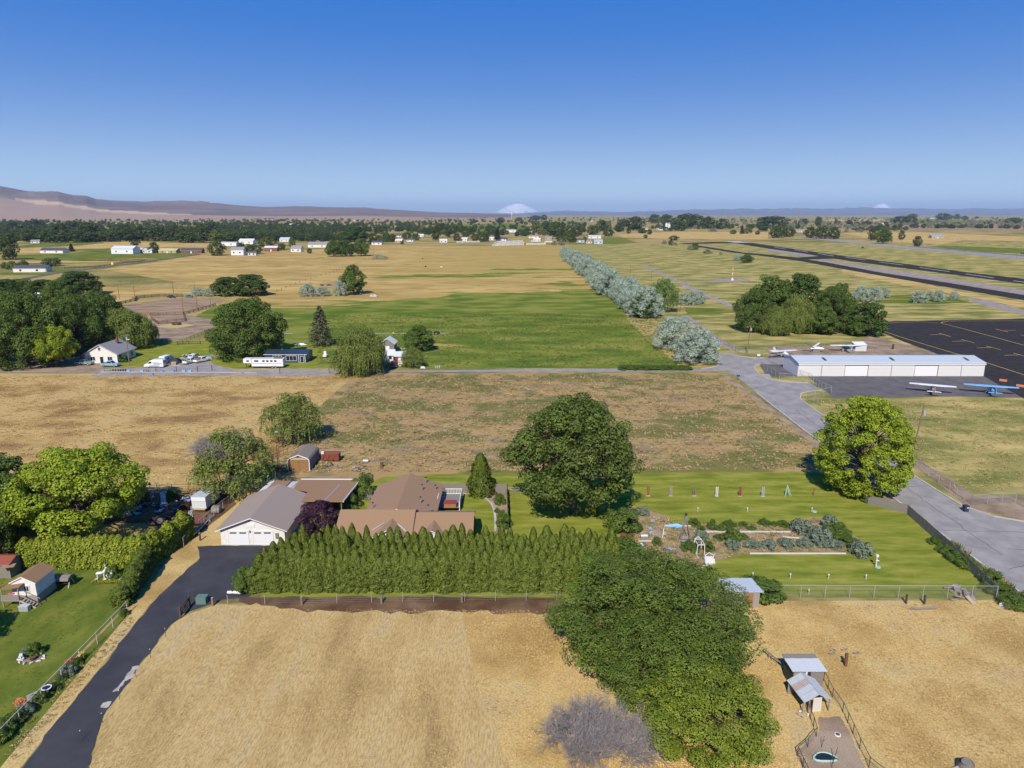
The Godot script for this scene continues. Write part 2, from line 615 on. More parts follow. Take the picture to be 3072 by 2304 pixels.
func tufts(called: String, label: String, category: String, poly: Array, per: float, size: float, tones: Array, m: Material, sd: int, tall := 1.0, keep_if = null) -> void:
	# grass clumps too many to count, over the outline `poly`
	var r := seeded(sd)
	var L := Leaf.new()
	for i in 7:
		var a := TAU * i / 7.0 + r.randf()
		var out := Vector3(cos(a), 0, sin(a))
		var up := (Vector3(0, tall, 0) + out * r.randf_range(0.35, 1.0)).normalized()
		var nn := (out - up * out.dot(up)).normalized()
		L.leaf(out * 0.12 + up * 0.4, nn, up, r.randf_range(0.8, 1.15), 0.2, Color(1, 1, 1) * r.randf_range(0.85, 1.15))
	var pv := PackedVector2Array(poly)
	var lo := pv[0]
	var hi := pv[0]
	for p in pv:
		lo = lo.min(p)
		hi = hi.max(p)
	var at := []
	var f := FastNoiseLite.new()
	f.seed = sd
	f.frequency = 0.12
	for i in int((hi.x - lo.x) * (hi.y - lo.y) * per):
		var p := Vector2(r.randf_range(lo.x, hi.x), r.randf_range(lo.y, hi.y))
		if not Geometry2D.is_point_in_polygon(p, pv):
			continue
		if f.get_noise_2d(p.x, p.y) + r.randf_range(-0.5, 0.5) < -0.25:
			continue
		if keep_if and not keep_if.call(p):
			continue
		at.append(p)
	var mm := MultiMesh.new()
	mm.transform_format = MultiMesh.TRANSFORM_3D
	mm.use_colors = true
	mm.mesh = L.mesh()
	mm.instance_count = at.size()
	for i in at.size():
		var p: Vector2 = at[i]
		var k := size * r.randf_range(0.55, 1.3)
		mm.set_instance_transform(i, Transform3D(Basis(Vector3.UP, r.randf() * TAU).scaled(Vector3(k, k * r.randf_range(0.5, 1.1), k)), Vector3(p.x, 0.0, p.y)))
		var t := clampf(0.5 + f.get_noise_2d(p.x * 1.7 + 90.0, p.y * 1.7) * 1.1 + r.randf_range(-0.35, 0.35), 0, 1)
		var c: Color = tones[0].lerp(tones[1], t)
		mm.set_instance_color(i, c * r.randf_range(0.85, 1.15))
	var o := MultiMeshInstance3D.new()
	o.name = numbered(called)
	o.multimesh = mm
	o.material_override = m
	add_child(o)
	tag(o, label, category, "", "stuff")


# ---------------------------------------------------------------- setting

func _ready() -> void:
	view_and_light()
	make_materials()
	make_plants()
	print("plants ", Time.get_ticks_msec())
	land()
	print("land ", Time.get_ticks_msec())
	grass()
	print("grass ", Time.get_ticks_msec())
	home()
	front_and_coop()
	left_garden()
	junk_yard()
	back_garden()
	road_side()
	airfield()
	lane_farm()
	main_trees()
	print("near ", Time.get_ticks_msec())
	far_country()
	print("far ", Time.get_ticks_msec())


func view_and_light() -> void:
	var cam := Camera3D.new()
	cam.name = "camera"
	cam.position = Vector3(0, 46, 0)
	cam.rotation_degrees = Vector3(-13.5, 0, 0)
	cam.fov = 56.8
	cam.far = 90000.0
	add_child(cam)
	cam.current = true
	var e := Environment.new()
	e.background_mode = Environment.BG_SKY
	var sm := ProceduralSkyMaterial.new()
	sm.sky_top_color = lin(0.0, 0.125, 0.5)
	sm.sky_horizon_color = lin(0.58, 0.76, 0.83)
	sm.sky_curve = 0.055
	sm.ground_horizon_color = lin(0.30, 0.34, 0.36)
	sm.ground_bottom_color = lin(0.2, 0.17, 0.1)
	sm.sun_angle_max = 1.0
	e.sky = Sky.new()
	e.sky.sky_material = sm
	e.tonemap_mode = Environment.TONE_MAPPER_LINEAR
	e.tonemap_exposure = 1.27
	e.fog_enabled = true
	e.fog_density = 0.000032
	e.fog_light_color = lin(0.55, 0.74, 1.0)
	e.sdfgi_enabled = true
	e.ssao_enabled = true
	e.ssil_enabled = true
	var w := WorldEnvironment.new()
	w.name = "environment"
	w.environment = e
	add_child(w)
	var sun := DirectionalLight3D.new()
	sun.name = "sun"
	sun.light_energy = 1.6
	sun.light_angular_distance = 0.53
	sun.light_color = Color(1.0, 0.965, 0.91)
	sun.shadow_enabled = true
	add_child(sun)
	# 42 degrees high behind the camera, a little to its left
	sun.look_at_from_position(Vector3.ZERO, Vector3(0.2 , -0.9, -0.98), Vector3.UP)


func make_materials() -> void:
	grain = [
		noise_texture(1, 0.06, 5, [[0.66, 0.63, 0.58], [0.88, 0.87, 0.84], [1.0, 1.0, 1.0]], [0.22, 0.5, 0.78]),
		noise_texture(2, 0.11, 4, [[0.62, 0.62, 0.55], [0.9, 0.9, 0.88], [1.0, 1.0, 0.95]], [0.2, 0.5, 0.8]),
		noise_texture(3, 0.3, 3, [[0.72, 0.72, 0.73], [0.95, 0.95, 0.95], [1.0, 1.0, 1.0]], [0.2, 0.5, 0.85]),
	]
	var straw := [[0.32, 0.215, 0.08], [0.42, 0.295, 0.118], [0.49, 0.36, 0.155], [0.43, 0.325, 0.165]]
	var st := [0.18, 0.42, 0.62, 0.85]
	var fm := field("straw", 5, straw, st, 70.0, 0, 9.0)
	fm.heightmap_enabled = true
	fm.heightmap_texture = noise_texture(6, 0.05, 5, [[0, 0, 0], [1, 1, 1]], [0.2, 0.8])
	fm.heightmap_scale = 1.0
	var mf := field("mown", 35, [[0.31, 0.215, 0.09], [0.4, 0.285, 0.12], [0.45, 0.33, 0.15], [0.41, 0.315, 0.165]], st, 60.0, 0, 7.0, 0.02, 5, 0.22)
	mf.heightmap_enabled = true
	mf.heightmap_texture = fm.heightmap_texture
	mf.heightmap_scale = 1.0
	field("straw_far", 7, [[0.3, 0.2, 0.075], [0.42, 0.29, 0.11], [0.5, 0.355, 0.15], [0.4, 0.31, 0.13]], st, 240.0, 0, 31.0, 0.01, 5, 2.2)
	field("pasture_brown", 8, [[0.23, 0.145, 0.065], [0.36, 0.245, 0.1], [0.45, 0.32, 0.135], [0.4, 0.3, 0.14]], st, 110.0, 0, 13.0, 0.009, 5, 1.6)
	field("lawn", 9, [[0.13, 0.155, 0.022], [0.175, 0.195, 0.03], [0.22, 0.23, 0.04], [0.28, 0.26, 0.065]], [0.15, 0.42, 0.65, 0.9], 60.0, 1, 9.0, 0.012, 5, 4.0)
	field("lawn_deep", 39, [[0.075, 0.1, 0.018], [0.1, 0.13, 0.022], [0.135, 0.158, 0.028], [0.175, 0.178, 0.042]], [0.15, 0.42, 0.65, 0.9], 26.0, 1, 5.0, 0.009, 5, 0.6)
	field("green_field", 10, [[0.07, 0.105, 0.02], [0.1, 0.135, 0.026], [0.145, 0.165, 0.035], [0.25, 0.215, 0.07]], [0.15, 0.42, 0.65, 0.9], 190.0, 1, 23.0, 0.01, 5, 2.5)
	field("air_grass", 11, [[0.135, 0.15, 0.045], [0.23, 0.21, 0.072], [0.34, 0.28, 0.105], [0.45, 0.35, 0.145]], [0.2, 0.42, 0.62, 0.85], 170.0, 1, 17.0, 0.011, 5, 2.4)
	field("far_olive", 12, [[0.13, 0.135, 0.045], [0.25, 0.21, 0.08], [0.36, 0.27, 0.11], [0.27, 0.22, 0.09]], [0.2, 0.42, 0.62, 0.85], 900.0, 0, 131.0, 0.012, 5, 1.5)
	field("plough", 13, [[0.2, 0.135, 0.095], [0.29, 0.205, 0.14], [0.32, 0.24, 0.17]], [0.2, 0.5, 0.8], 120.0, 0, 12.0, 0.01, 4, 3.0)
	field("dirt", 14, [[0.085, 0.05, 0.03], [0.13, 0.08, 0.048], [0.19, 0.125, 0.075]], [0.2, 0.5, 0.85], 30.0, 0, 4.0)
	field("bed_cover", 36, [[0.13, 0.13, 0.05], [0.24, 0.18, 0.1], [0.34, 0.245, 0.13], [0.28, 0.2, 0.14]], st, 24.0, 0, 3.0, 0.02)
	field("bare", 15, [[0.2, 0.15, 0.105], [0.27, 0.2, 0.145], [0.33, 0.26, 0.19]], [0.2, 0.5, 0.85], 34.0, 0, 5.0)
	field("gravel", 16, [[0.19, 0.165, 0.15], [0.26, 0.225, 0.2], [0.31, 0.27, 0.24]], [0.2, 0.5, 0.85], 26.0, 2, 3.0)
	for a in [["asphalt_new", 0.05, 0.05, 0.058], ["asphalt_old", 0.245, 0.232, 0.222], ["asphalt_mid", 0.115, 0.107, 0.108], ["asphalt_black", 0.037, 0.035, 0.038], ["asphalt_worn", 0.28, 0.262, 0.248]]:
		var m := field(a[0], 17, [[a[1] * 0.86, a[2] * 0.86, a[3] * 0.87], [a[1], a[2], a[3]], [a[1] * 1.16, a[2] * 1.15, a[3] * 1.12]], [0.2, 0.5, 0.85], 31.0, 2, 2.3, 0.012, 5)
		m.roughness = 0.85
	field("concrete", 18, [[0.32, 0.29, 0.25], [0.45, 0.42, 0.37]], [0.2, 0.8], 12.0, 2, 1.5)
	mat("line_white", 0.62, 0.62, 0.6, 0.7)
	mat("line_yellow", 0.52, 0.34, 0.06, 0.7)
	var siding := mat("wall_white", 0.64, 0.62, 0.58, 0.75)
	siding.albedo_texture = noise_texture(19, 0.02, 3, [[0.9, 0.9, 0.88], [1, 1, 1]], [0.2, 0.7], 256)
	siding.uv1_triplanar = true
	siding.uv1_scale = Vector3(0.3, 0.3, 0.3)
	mat("paint_white", 0.64, 0.64, 0.65, 0.45)
	mat("trim_white", 0.64, 0.63, 0.62, 0.6)
	mat("glass_dark", 0.018, 0.022, 0.028, 0.12)
	mat("tyre", 0.018, 0.018, 0.019, 0.9)
	mat("rim", 0.45, 0.45, 0.46, 0.4, 0.6)
	mat("black", 0.02, 0.02, 0.022, 0.6)
	mat("steel", 0.42, 0.43, 0.44, 0.45, 0.7)
	mat("galvanised", 0.4, 0.42, 0.43, 0.5, 0.35)
	mat("chain_wire", 0.22, 0.23, 0.24, 0.6, 0.3)
	mat("post_dark", 0.07, 0.05, 0.035, 0.95)
	mat("post_wood", 0.17, 0.12, 0.085, 0.95)
	mat("red", 0.25, 0.035, 0.025, 0.6)
	mat("blue", 0.08, 0.26, 0.5, 0.6)
	mat("orange", 0.6, 0.2, 0.08, 0.6)
	mat("yellow", 0.62, 0.5, 0.05, 0.7)
	mat("green_pale", 0.3, 0.45, 0.4, 0.6)
	for a in [["rust_red", 0.22, 0.055, 0.03], ["rust_tin", 0.3, 0.17, 0.11], ["green_box", 0.09, 0.16, 0.13], ["board_dark", 0.055, 0.045, 0.038], ["board_pale", 0.5, 0.47, 0.43], ["flower_pink", 0.5, 0.1, 0.22], ["flower_red", 0.4, 0.08, 0.06], ["blue_pale", 0.2, 0.4, 0.58], ["bin_blue", 0.018, 0.03, 0.065], ["tarp_dark", 0.04, 0.042, 0.05], ["skin", 0.4, 0.25, 0.18], ["hi_vis", 0.45, 0.6, 0.05], ["straw_bright", 0.42, 0.3, 0.1], ["roof_straw", 0.42, 0.34, 0.16], ["roof_blue", 0.16, 0.26, 0.42]]:
		mat(a[0], a[1], a[2], a[3], 0.85)
	for a in [["plane_white", 0.66, 0.66, 0.68], ["plane_tan", 0.5, 0.25, 0.1], ["plane_blue", 0.17, 0.4, 0.66], ["plane_navy", 0.03, 0.05, 0.12], ["paint_cream", 0.72, 0.69, 0.62], ["truck_green", 0.16, 0.26, 0.24], ["truck_blue", 0.2, 0.34, 0.46], ["car_navy", 0.02, 0.03, 0.06], ["car_teal", 0.04, 0.13, 0.16], ["car_red", 0.12, 0.012, 0.018], ["lettering_blue", 0.02, 0.02, 0.1], ["hangar_wall", 0.64, 0.64, 0.65], ["hangar_door", 0.6, 0.59, 0.57], ["hangar_roof", 0.42, 0.46, 0.48], ["wall_navy", 0.02, 0.05, 0.1], ["roof_navy", 0.025, 0.035, 0.055]]:
		mat(a[0], a[1], a[2], a[3], 0.4)
	mat("pond", 0.02, 0.02, 0.012, 0.1)
	for a in [["shingle_tan", 0.27, 0.165, 0.092, 20], ["shingle_grey", 0.28, 0.22, 0.18, 21], ["shingle_patch", 0.25, 0.145, 0.075, 22], ["shingle_dark", 0.055, 0.06, 0.075, 23], ["shingle_ash", 0.23, 0.22, 0.22, 24]]:
		var m := mat(a[0], a[1], a[2], a[3], 0.95)
		m.albedo_texture = noise_texture(a[4], 0.16, 4, [[0.72, 0.72, 0.72], [1.0, 1.0, 1.0], [1.25, 1.22, 1.18]], [0.2, 0.5, 0.85], 512)
		m.uv1_triplanar = true
		m.uv1_world_triplanar = true
		m.uv1_scale = Vector3(0.22, 0.5, 0.5)
	for a in [["board_grey", 0.2, 0.178, 0.155, 25], ["board_brown", 0.27, 0.145, 0.055, 26], ["board_old", 0.27, 0.24, 0.21, 27], ["board_green", 0.03, 0.055, 0.035, 28], ["rust", 0.16, 0.06, 0.028, 29], ["tin", 0.42, 0.46, 0.5, 30], ["tin_white", 0.55, 0.57, 0.58, 31], ["metal_tan", 0.2, 0.165, 0.135, 32], ["wood_pale", 0.42, 0.33, 0.2, 33], ["board_red", 0.22, 0.05, 0.03, 34]]:
		var m := mat(a[0], a[1], a[2], a[3], 0.8)
		m.albedo_texture = noise_texture(a[4], 0.05, 4, [[0.55, 0.55, 0.55], [1.0, 1.0, 1.0], [1.3, 1.28, 1.25]], [0.2, 0.5, 0.85], 256)
		m.uv1_triplanar = true
		m.uv1_scale = Vector3(0.9, 0.35, 0.9)


func map_ground(called: String, poly: Array, y: float, m: StandardMaterial3D, sizex: int, sizez: int, paint: Callable, detail: int, dspan: float) -> void:
	# a field whose patches are where they are on the ground: one picture of its cover laid over it from above
	var pv := PackedVector2Array(poly)
	var lo := pv[0]
	var hi := pv[0]
	for p in pv:
		lo = lo.min(p)
		hi = hi.max(p)
	var im := Image.create(sizex, sizez, false, Image.FORMAT_RGB8)
	for j in sizez:
		var z := lerpf(lo.y, hi.y, (j + 0.5) / sizez)
		for i in sizex:
			im.set_pixel(i, j, paint.call(lerpf(lo.x, hi.x, (i + 0.5) / sizex), z).linear_to_srgb())
	m.albedo_texture = ImageTexture.create_from_image(im)
	m.specular_mode = BaseMaterial3D.SPECULAR_DISABLED
	m.detail_enabled = true
	m.detail_blend_mode = BaseMaterial3D.BLEND_MODE_MUL
	m.detail_uv_layer = BaseMaterial3D.DETAIL_UV_2
	m.detail_albedo = grain[detail]
	m.uv2_triplanar = true
	m.uv2_world_triplanar = true
	m.uv2_scale = Vector3(1.0 / dspan, 1.0, 1.6 / dspan)
	var o := sheet(called, poly, y, m)
	var s := Sh.new()
	var t := Geometry2D.triangulate_polygon(pv)
	for i in range(0, t.size(), 3):
		s.flat(Vector3(pv[t[i]].x, y, pv[t[i]].y), Vector3(pv[t[i + 1]].x, y, pv[t[i + 1]].y), Vector3(pv[t[i + 2]].x, y, pv[t[i + 2]].y), 1.0)
	for p in s.v:
		s.uv.append(Vector2((p.x - lo.x) / (hi.x - lo.x), (p.z - lo.y) / (hi.y - lo.y)))
	o.mesh = s.mesh()


func land() -> void:
	# the ground itself, out to the horizon
	var g := Sh.new()
	var xs := [-42000.0, -16000.0, -7000.0, -3000.0, -1400.0, -600.0, -200.0, 0.0, 200.0, 600.0, 1400.0, 3000.0, 7000.0, 16000.0, 42000.0]
	var zs := [300.0, 0.0, -200.0, -500.0, -1000.0, -2000.0, -4000.0, -8000.0, -16000.0, -30000.0, -56000.0]
	for i in xs.size() - 1:
		for j in zs.size() - 1:
			g.quad(Vector3(xs[i], 0, zs[j]), Vector3(xs[i + 1], 0, zs[j]), Vector3(xs[i + 1], 0, zs[j + 1]), Vector3(xs[i], 0, zs[j + 1]))
	structure("ground", g, M.far_olive)

	# near pieces
	sheet("dry_field", [Vector2(-33.0, 10), g2(-36.02, -51.26), g2(-38.42, -57.54), g2(-38.85, -64.65), g2(-39.14, -72.87), g2(-38.5, -74.85), g2(-35.7, -77.5), g2(-30.72, -77.71), Vector2(62.2, -78.3), Vector2(63.0, -70), Vector2(64.5, -45), Vector2(66, 10)], 0.02, M.straw)
	sheet("mown_field", [Vector2(-33.0, 10), g2(-36.02, -51.26), g2(-38.42, -57.54), g2(-38.85, -64.65), g2(-39.14, -72.87), g2(-38.5, -74.85), g2(-35.62, -77.29), Vector2(-6, -75.5), Vector2(-3, -60), Vector2(2, -45), Vector2(8, 10)], 0.026, M.mown)
	sheet("bare_soil", rough_edge([g2(-33.05, -77.6), g2(-25.32, -75.93), g2(-17.35, -75.57), g2(-7.52, -75.68), g2(3.3, -75.68), Vector2(17, -75.5), Vector2(17, -77.9), g2(3.45, -79.53), g2(-33.69, -79.33)], 1.0, 0.5, 3), 0.03, M.dirt)
	sheet("left_lawn", [Vector2(-90, 10), g2(-43.68, -51.26), g2(-46.56, -55.36), g2(-46.6, -76.36), g2(-47.62, -82.14), g2(-48.12, -92.78), g2(-48.53, -100.54), Vector2(-52, -89), Vector2(-90, -89)], 0.02, M.lawn_deep)
	sheet("verge", [Vector2(-40.4, 10), Vector2(-60, 10), g2(-45.95, -54.48), g2(-45.84, -75.65), g2(-45.99, -80.1), g2(-48.53, -100.54), g2(-44.5, -92.49), g2(-42.85, -89.24), g2(-43.6, -79.32), g2(-43.79, -77.4), g2(-41.91, -51.26)], 0.024, M.straw)
	sheet("verge_grass", [Vector2(-54, 10), Vector2(-57, 10), g2(-45.95, -54.48), g2(-46.27, -76.05), g2(-45.34, -76.05), g2(-43.68, -51.26)], 0.028, M.lawn_deep)
	# driveway and the paved yard before the garage
	sheet("driveway", rough_edge([Vector2(-40.2, 10), g2(-41.79, -51.26), g2(-42.52, -58.12), g2(-42.78, -66.48), g2(-43.56, -74.01), g2(-43.6, -79.32), g2(-42.85, -89.24), g2(-44.57, -92.63), g2(-42.13, -92.99), g2(-31.57, -92.99), g2(-29.36, -85.69), g2(-32.8, -78.78), g2(-35.48, -78.35), g2(-38.73, -75.25), g2(-39.23, -72.92), g2(-38.93, -64.7), g2(-38.48, -57.58), g2(-36.1, -51.26), Vector2(-33.4, 10)], 0.9, 0.16, 61), 0.04, M.asphalt_new)
	for q in [[g2(-39.18, -64.52), 1.5, 0.24], [g2(-39.06, -63.51), 0.8, 0.3], [g2(-39.19, -62.12), 1.7, 0.25], [g2(-39.02, -59.27), 0.9, 0.3]]:
		var at: Vector2 = q[0]
		sheet("worn_patch", rough_edge([at + Vector2(-q[2], -q[1] * 0.5), at + Vector2(q[2], -q[1] * 0.5), at + Vector2(q[2], q[1] * 0.5), at + Vector2(-q[2], q[1] * 0.5)], 0.25, 0.16, int(q[1] * 99.0)), 0.045, M.concrete)
	# the home lot
	sheet("yard_dry", [g2(-41.97, -92.35), g2(-44.79, -92.78), g2(-45.54, -91.17), g2(-48.53, -100.54), g2(-44.92, -124.94), g2(-36.67, -131.43), g2(-8.43, -127.47), g2(-5.57, -122.03), g2(-24.8, -116.79), Vector2(-24, -104), Vector2(-30, -90), g2(-37.47, -92.93), g2(-42.44, -92.79)], 0.02, M.straw)
	sheet("lawn", rough_edge([Vector2(-31, -79), Vector2(-31, -98), g2(-27.43, -114), g2(-22.96, -120.16), g2(-8.93, -121.8), g2(24, -122.27), g2(54.2, -122.75), Vector2(62.8, -119), Vector2(62.6, -100), Vector2(61.5, -79)], 1.5, 0.35, 4), 0.032, M.lawn)
	sheet("garden_bed", rough_edge([g2(16.27, -95.09), g2(19.05, -106.89), g2(21.3, -106.4), g2(24.09, -102.22), g2(24.36, -100.03), g2(32.43, -100.03), g2(42.6, -100.25), g2(44.29, -102.22), g2(49.16, -102.67), g2(49.99, -98.33), g2(50.55, -93.16), g2(49.13, -90.58), g2(43.06, -90.5), g2(33, -90.5), g2(27.78, -88.63), g2(24.19, -86.1), g2(21.72, -85.12), g2(16.61, -87.77)], 0.8, 0.5, 5), 0.04, M.bed_cover)
	sheet("bed_soil", rough_edge([g2(21.68, -101.01), g2(22.72, -101.01), g2(21.87, -95.84), g2(20.48, -95.84)], 0.5, 0.3, 51), 0.045, M.bare)
	sheet("bed_soil", rough_edge([g2(20.86, -92.79), g2(24.43, -93.21), g2(23.56, -90.31), g2(20.63, -90.71)], 0.5, 0.3, 52), 0.045, M.bare)
	sheet("bed_soil", rough_edge([g2(26.72, -96.97), g2(37.55, -96.97), g2(37, -95.39), g2(28.22, -95.84)], 0.6, 0.3, 53), 0.045, M.bare)
	sheet("garden_bed", rough_edge([g2(-6.22, -112.02), g2(-1.02, -112.44), g2(-0.75, -96.99), g2(-2.47, -96.99), g2(-2.44, -102.47), g2(-3.17, -107.34), g2(-4.53, -110.15)], 0.7, 0.25, 6), 0.04, M.bare)
	sheet("path", ribbon([g2(-8.35, -112.23), g2(-6.39, -112.23), g2(-4.54, -110.56), g2(-3.35, -108.13), g2(-2.76, -104.67), g2(-2.52, -100.69), g2(-2.48, -97.64)], 0.16), 0.045, M.concrete)
	weedy_lot()
	sheet("pasture", [Vector2(-400, -205), Vector2(-46, -205), Vector2(-46, -204), g2(-47.29, -164.2), g2(-45.72, -137.93), Vector2(-46, -115), Vector2(-46, -106), g2(-50.73, -113.9), g2(-64.42, -113.92), Vector2(-100, -103), Vector2(-180, -98)], 0.02, M.pasture_brown)
	sheet("scrap_yard_soil", [g2(-66.61, -113.11), g2(-52.04, -113.92), g2(-55.52, -113.57), g2(-48.78, -114.01), g2(-44.79, -107.79), g2(-45.99, -98.69), g2(-46.55, -92.78), g2(-56.24, -100.76), g2(-64.18, -100.11)], 0.026, M.dirt)
	pasture_map()
	# the lane past the farm, the road to the airfield and the street
	sheet("lane", [Vector2(-420, -211.5), g2(-122.93, -207.1), g2(-125.31, -211.4), g2(-113.08, -212.1), g2(-106.97, -215.8), g2(-105.84, -221.5), g2(-99.43, -225.1), g2(-93.38, -218), g2(-84.26, -209.7), g2(-70.45, -210.7), g2(-55.24, -210.1), g2(-36.07, -208.7), g2(37.03, -211.8), g2(51.42, -210.4), g2(58.73, -211.8), g2(63.39, -215.3), g2(65.2, -221.7), g2(68.61, -236.8), g2(74.02, -235.8), g2(75.45, -230.6), g2(82.39, -227.5), g2(89.26, -228.5), g2(84.99, -217.1), g2(77.96, -218.6), g2(74.39, -213.5), g2(72.66, -205), g2(73.19, -198.4), g2(76.36, -193.9), g2(82.77, -193), g2(83.15, -189.9), g2(82.82, -184.4), g2(78.47, -182.4), g2(75.94, -180.9), g2(73.43, -175.1), g2(72.83, -162), g2(72.35, -127.24), g2(72.78, -107.34), g2(73.95, -104.93), g2(75.12, -102.93), g2(78.56, -101), g2(85.3, -100.24), g2(78.23, -85.61), Vector2(63.3, -60), g2(63.31, -92.9), g2(63.35, -112.75), g2(63.59, -150.2), g2(64.38, -181.4), g2(65.07, -195.7), g2(64.98, -208), g2(50.71, -207.4), g2(36.24, -207), g2(-41.33, -206.8), g2(-53.95, -204.9), g2(-82.41, -204.9), g2(-110.13, -206.3), g2(-122.45, -205.9), Vector2(-420, -207)], 0.05, M.asphalt_old)
	# tar-sealed cracks and a patched strip in the old asphalt
	var ck := Sh.new()
	var cr := seeded(62)
	for q in [[Vector2(63.6, -115.2), Vector2(72.0, -115.6)], [Vector2(63.6, -131), Vector2(72.2, -130.4)], [Vector2(63.7, -148), Vector2(72.3, -148.8)], [Vector2(63.6, -98), Vector2(76, -97.2)], [Vector2(67.8, -90), Vector2(68.1, -165)], [Vector2(66, -86), Vector2(80, -92)], [Vector2(64, -170), Vector2(72.5, -168)], [Vector2(70, -92), Vector2(86, -88)], [Vector2(64.5, -186), Vector2(71.5, -190)]]:
		var a: Vector2 = q[0]
		var n := int(a.distance_to(q[1]) / 1.2)
		for k in n:
			var b: Vector2 = q[0].lerp(q[1], (k + 1.0) / n) + Vector2(cr.randf_range(-0.22, 0.22), cr.randf_range(-0.22, 0.22))
			ck.bar(Vector3(a.x, 0.054, a.y), Vector3(b.x, 0.054, b.y), 0.07, 0.004)
			a = b
	structure("sealed_cracks", ck, M.asphalt_black)
	sheet("road_patch", rough_edge([Vector2(64.6, -122), Vector2(67.2, -122), Vector2(67.2, -126.5), Vector2(64.6, -126.5)], 0.6, 0.12, 63), 0.054, M.asphalt_mid)
	sheet("road_patch", rough_edge([Vector2(69.2, -102), Vector2(71.8, -102), Vector2(71.8, -108), Vector2(69.2, -108)], 0.6, 0.12, 64), 0.054, M.asphalt_worn)
	sheet("road_patch", rough_edge([Vector2(66, -196), Vector2(74, -197), Vector2(76, -204), Vector2(68, -203)], 0.8, 0.3, 65), 0.054, M.asphalt_worn)
	# kerbs stand 0.12 m above the road
	for line in [[g2(74.02, -235.8), g2(74.48, -232.6), g2(75.45, -230.6), g2(77.79, -228.5), g2(82.39, -227.5)], [g2(77.96, -218.6), g2(75.47, -215.6), g2(74.1, -212.6), g2(73.11, -208), g2(72.71, -203.1), g2(73.19, -198.4), g2(74.63, -195.7), g2(76.36, -193.9), g2(79.46, -193.2), g2(82.77, -193)], [g2(82.82, -184.4), g2(78.57, -182.7), g2(75.94, -180.9), g2(73.43, -175.1), g2(72.83, -162), g2(72.35, -127.24), g2(72.53, -113.92), g2(72.78, -107.34), g2(73.95, -104.93), g2(75.12, -102.93), g2(78.56, -101), g2(85.3, -100.24)], [g2(65.58, -221.7), g2(65.25, -218.9), g2(63.77, -215.3), g2(60.81, -212.6), g2(57.54, -211.4)], [g2(64.38, -181.4), g2(63.74, -150.6), g2(63.35, -112.75), g2(63.31, -92.9), Vector2(63.3, -60)]]:
		var k := Sh.new()
		for i in line.size() - 1:
			k.bar(Vector3(line[i].x, 0.08, line[i].y), Vector3(line[i + 1].x, 0.08, line[i + 1].y), 0.32, 0.18)
		structure("kerb", k, M.concrete)
	sheet("road_verge", [Vector2(63.1, -79), Vector2(63.1, -204), Vector2(61.5, -204), Vector2(61.7, -130), Vector2(62.3, -100), Vector2(61.2, -79), Vector2(61.2, -60), Vector2(63.1, -60)], 0.046, M.bare)
	sheet("gravel_shoulder", [g2(-122.9, -205.9), g2(-109.92, -205.9), g2(-82.4, -204.9), g2(-53.24, -204.3), g2(-51.67, -201.2), g2(-81.23, -201.8), g2(-107.48, -201.1), g2(-122.8, -201.1)], 0.045, M.gravel)
	# airfield ground and paving
	sheet("airfield_grass", [Vector2(61, -211), g2(65.33, -236.8), g2(63.81, -313.6), Vector2(66, -330), Vector2(62, -700), Vector2(70, -1100), Vector2(1500, -1300), Vector2(1500, -140), Vector2(73.2, -79), Vector2(73.2, -60), Vector2(160, -60), Vector2(160, -50), Vector2(70, -50), Vector2(72.9, -190)], 0.015, M.air_grass)
	sheet("airfield_verge", [g2(74.16, -128.41), g2(75.19, -120.11), g2(73.43, -107.85), g2(74.55, -105.34), g2(78.97, -101.57), g2(85.59, -100.62), g2(92.45, -109.58), g2(84.03, -111.14), g2(77.5, -111.6), g2(78.31, -122.23), g2(77.71, -133.91)], 0.03, M.bare)
	sheet("hangar_apron", [g2(85.44, -231.7), g2(90.47, -231.7), g2(156.1, -235.7), g2(144.01, -177.7), g2(131.34, -176.3), g2(115.45, -177.7), g2(92.42, -176.7), g2(82.15, -176.5), g2(83.12, -180.1), g2(85.91, -201.3), g2(73.8, -200.6), g2(77.29, -216.8)], 0.03, M.asphalt_mid)
	sheet("hangar_verge", [g2(85.44, -231.7), g2(90.59, -248.7), g2(120.61, -251), g2(141, -273.6), g2(140.58, -265.6), g2(143.68, -236.8), g2(151.7, -233.7), g2(121.36, -227.8)], 0.024, M.bare)
	sheet("apron", [g2(148.13, -289.4), g2(153.8, -298.8), g2(159, -305.4), g2(168.2, -309.9), g2(235.1, -317.7), g2(285.4, -321.4), g2(166.7, -169.7), g2(127.17, -145.8), g2(130.68, -175.3), g2(136.85, -200.6), g2(143.32, -236.2), g2(144.48, -258.1)], 0.045, M.asphalt_black)
	var yl := Sh.new()
	for line in [[g2(149.98, -202.9), g2(150.4, -220.4), g2(149.6, -236.8), g2(148.7, -264.4), g2(149.1, -280.6), g2(152, -291), g2(155.1, -296.6), g2(159.6, -302.1), g2(165.9, -305.4), g2(177.5, -308.2), g2(185, -303.8), g2(185.2, -287.9), g2(183.7, -251), g2(183.1, -224)], [g2(185, -303.8), g2(187.5, -307.1), g2(191.7, -309.9), g2(225.5, -310.6), g2(251.1, -311.3)], [g2(163, -273.6), g2(168.9, -274.7)], [g2(168.8, -277.7), g2(168.3, -269.3)], [g2(162.9, -259.1), g2(168.4, -260.1)], [g2(168.6, -263.1), g2(168.9, -255.7)], [g2(163.6, -245.8), g2(169.3, -246.9)], [g2(169.2, -249.6), g2(169.5, -242.3)], [g2(164, -232.3), g2(170.1, -233.3)], [g2(169.9, -236.4), g2(169.9, -228.6)], [g2(197.9, -287.9), g2(197.7, -280)], [g2(199, -284.4), g2(203.7, -284.4)], [g2(198.1, -273.6), g2(198.9, -268.2)]]:
		var o := ribbon(line, 0.16)
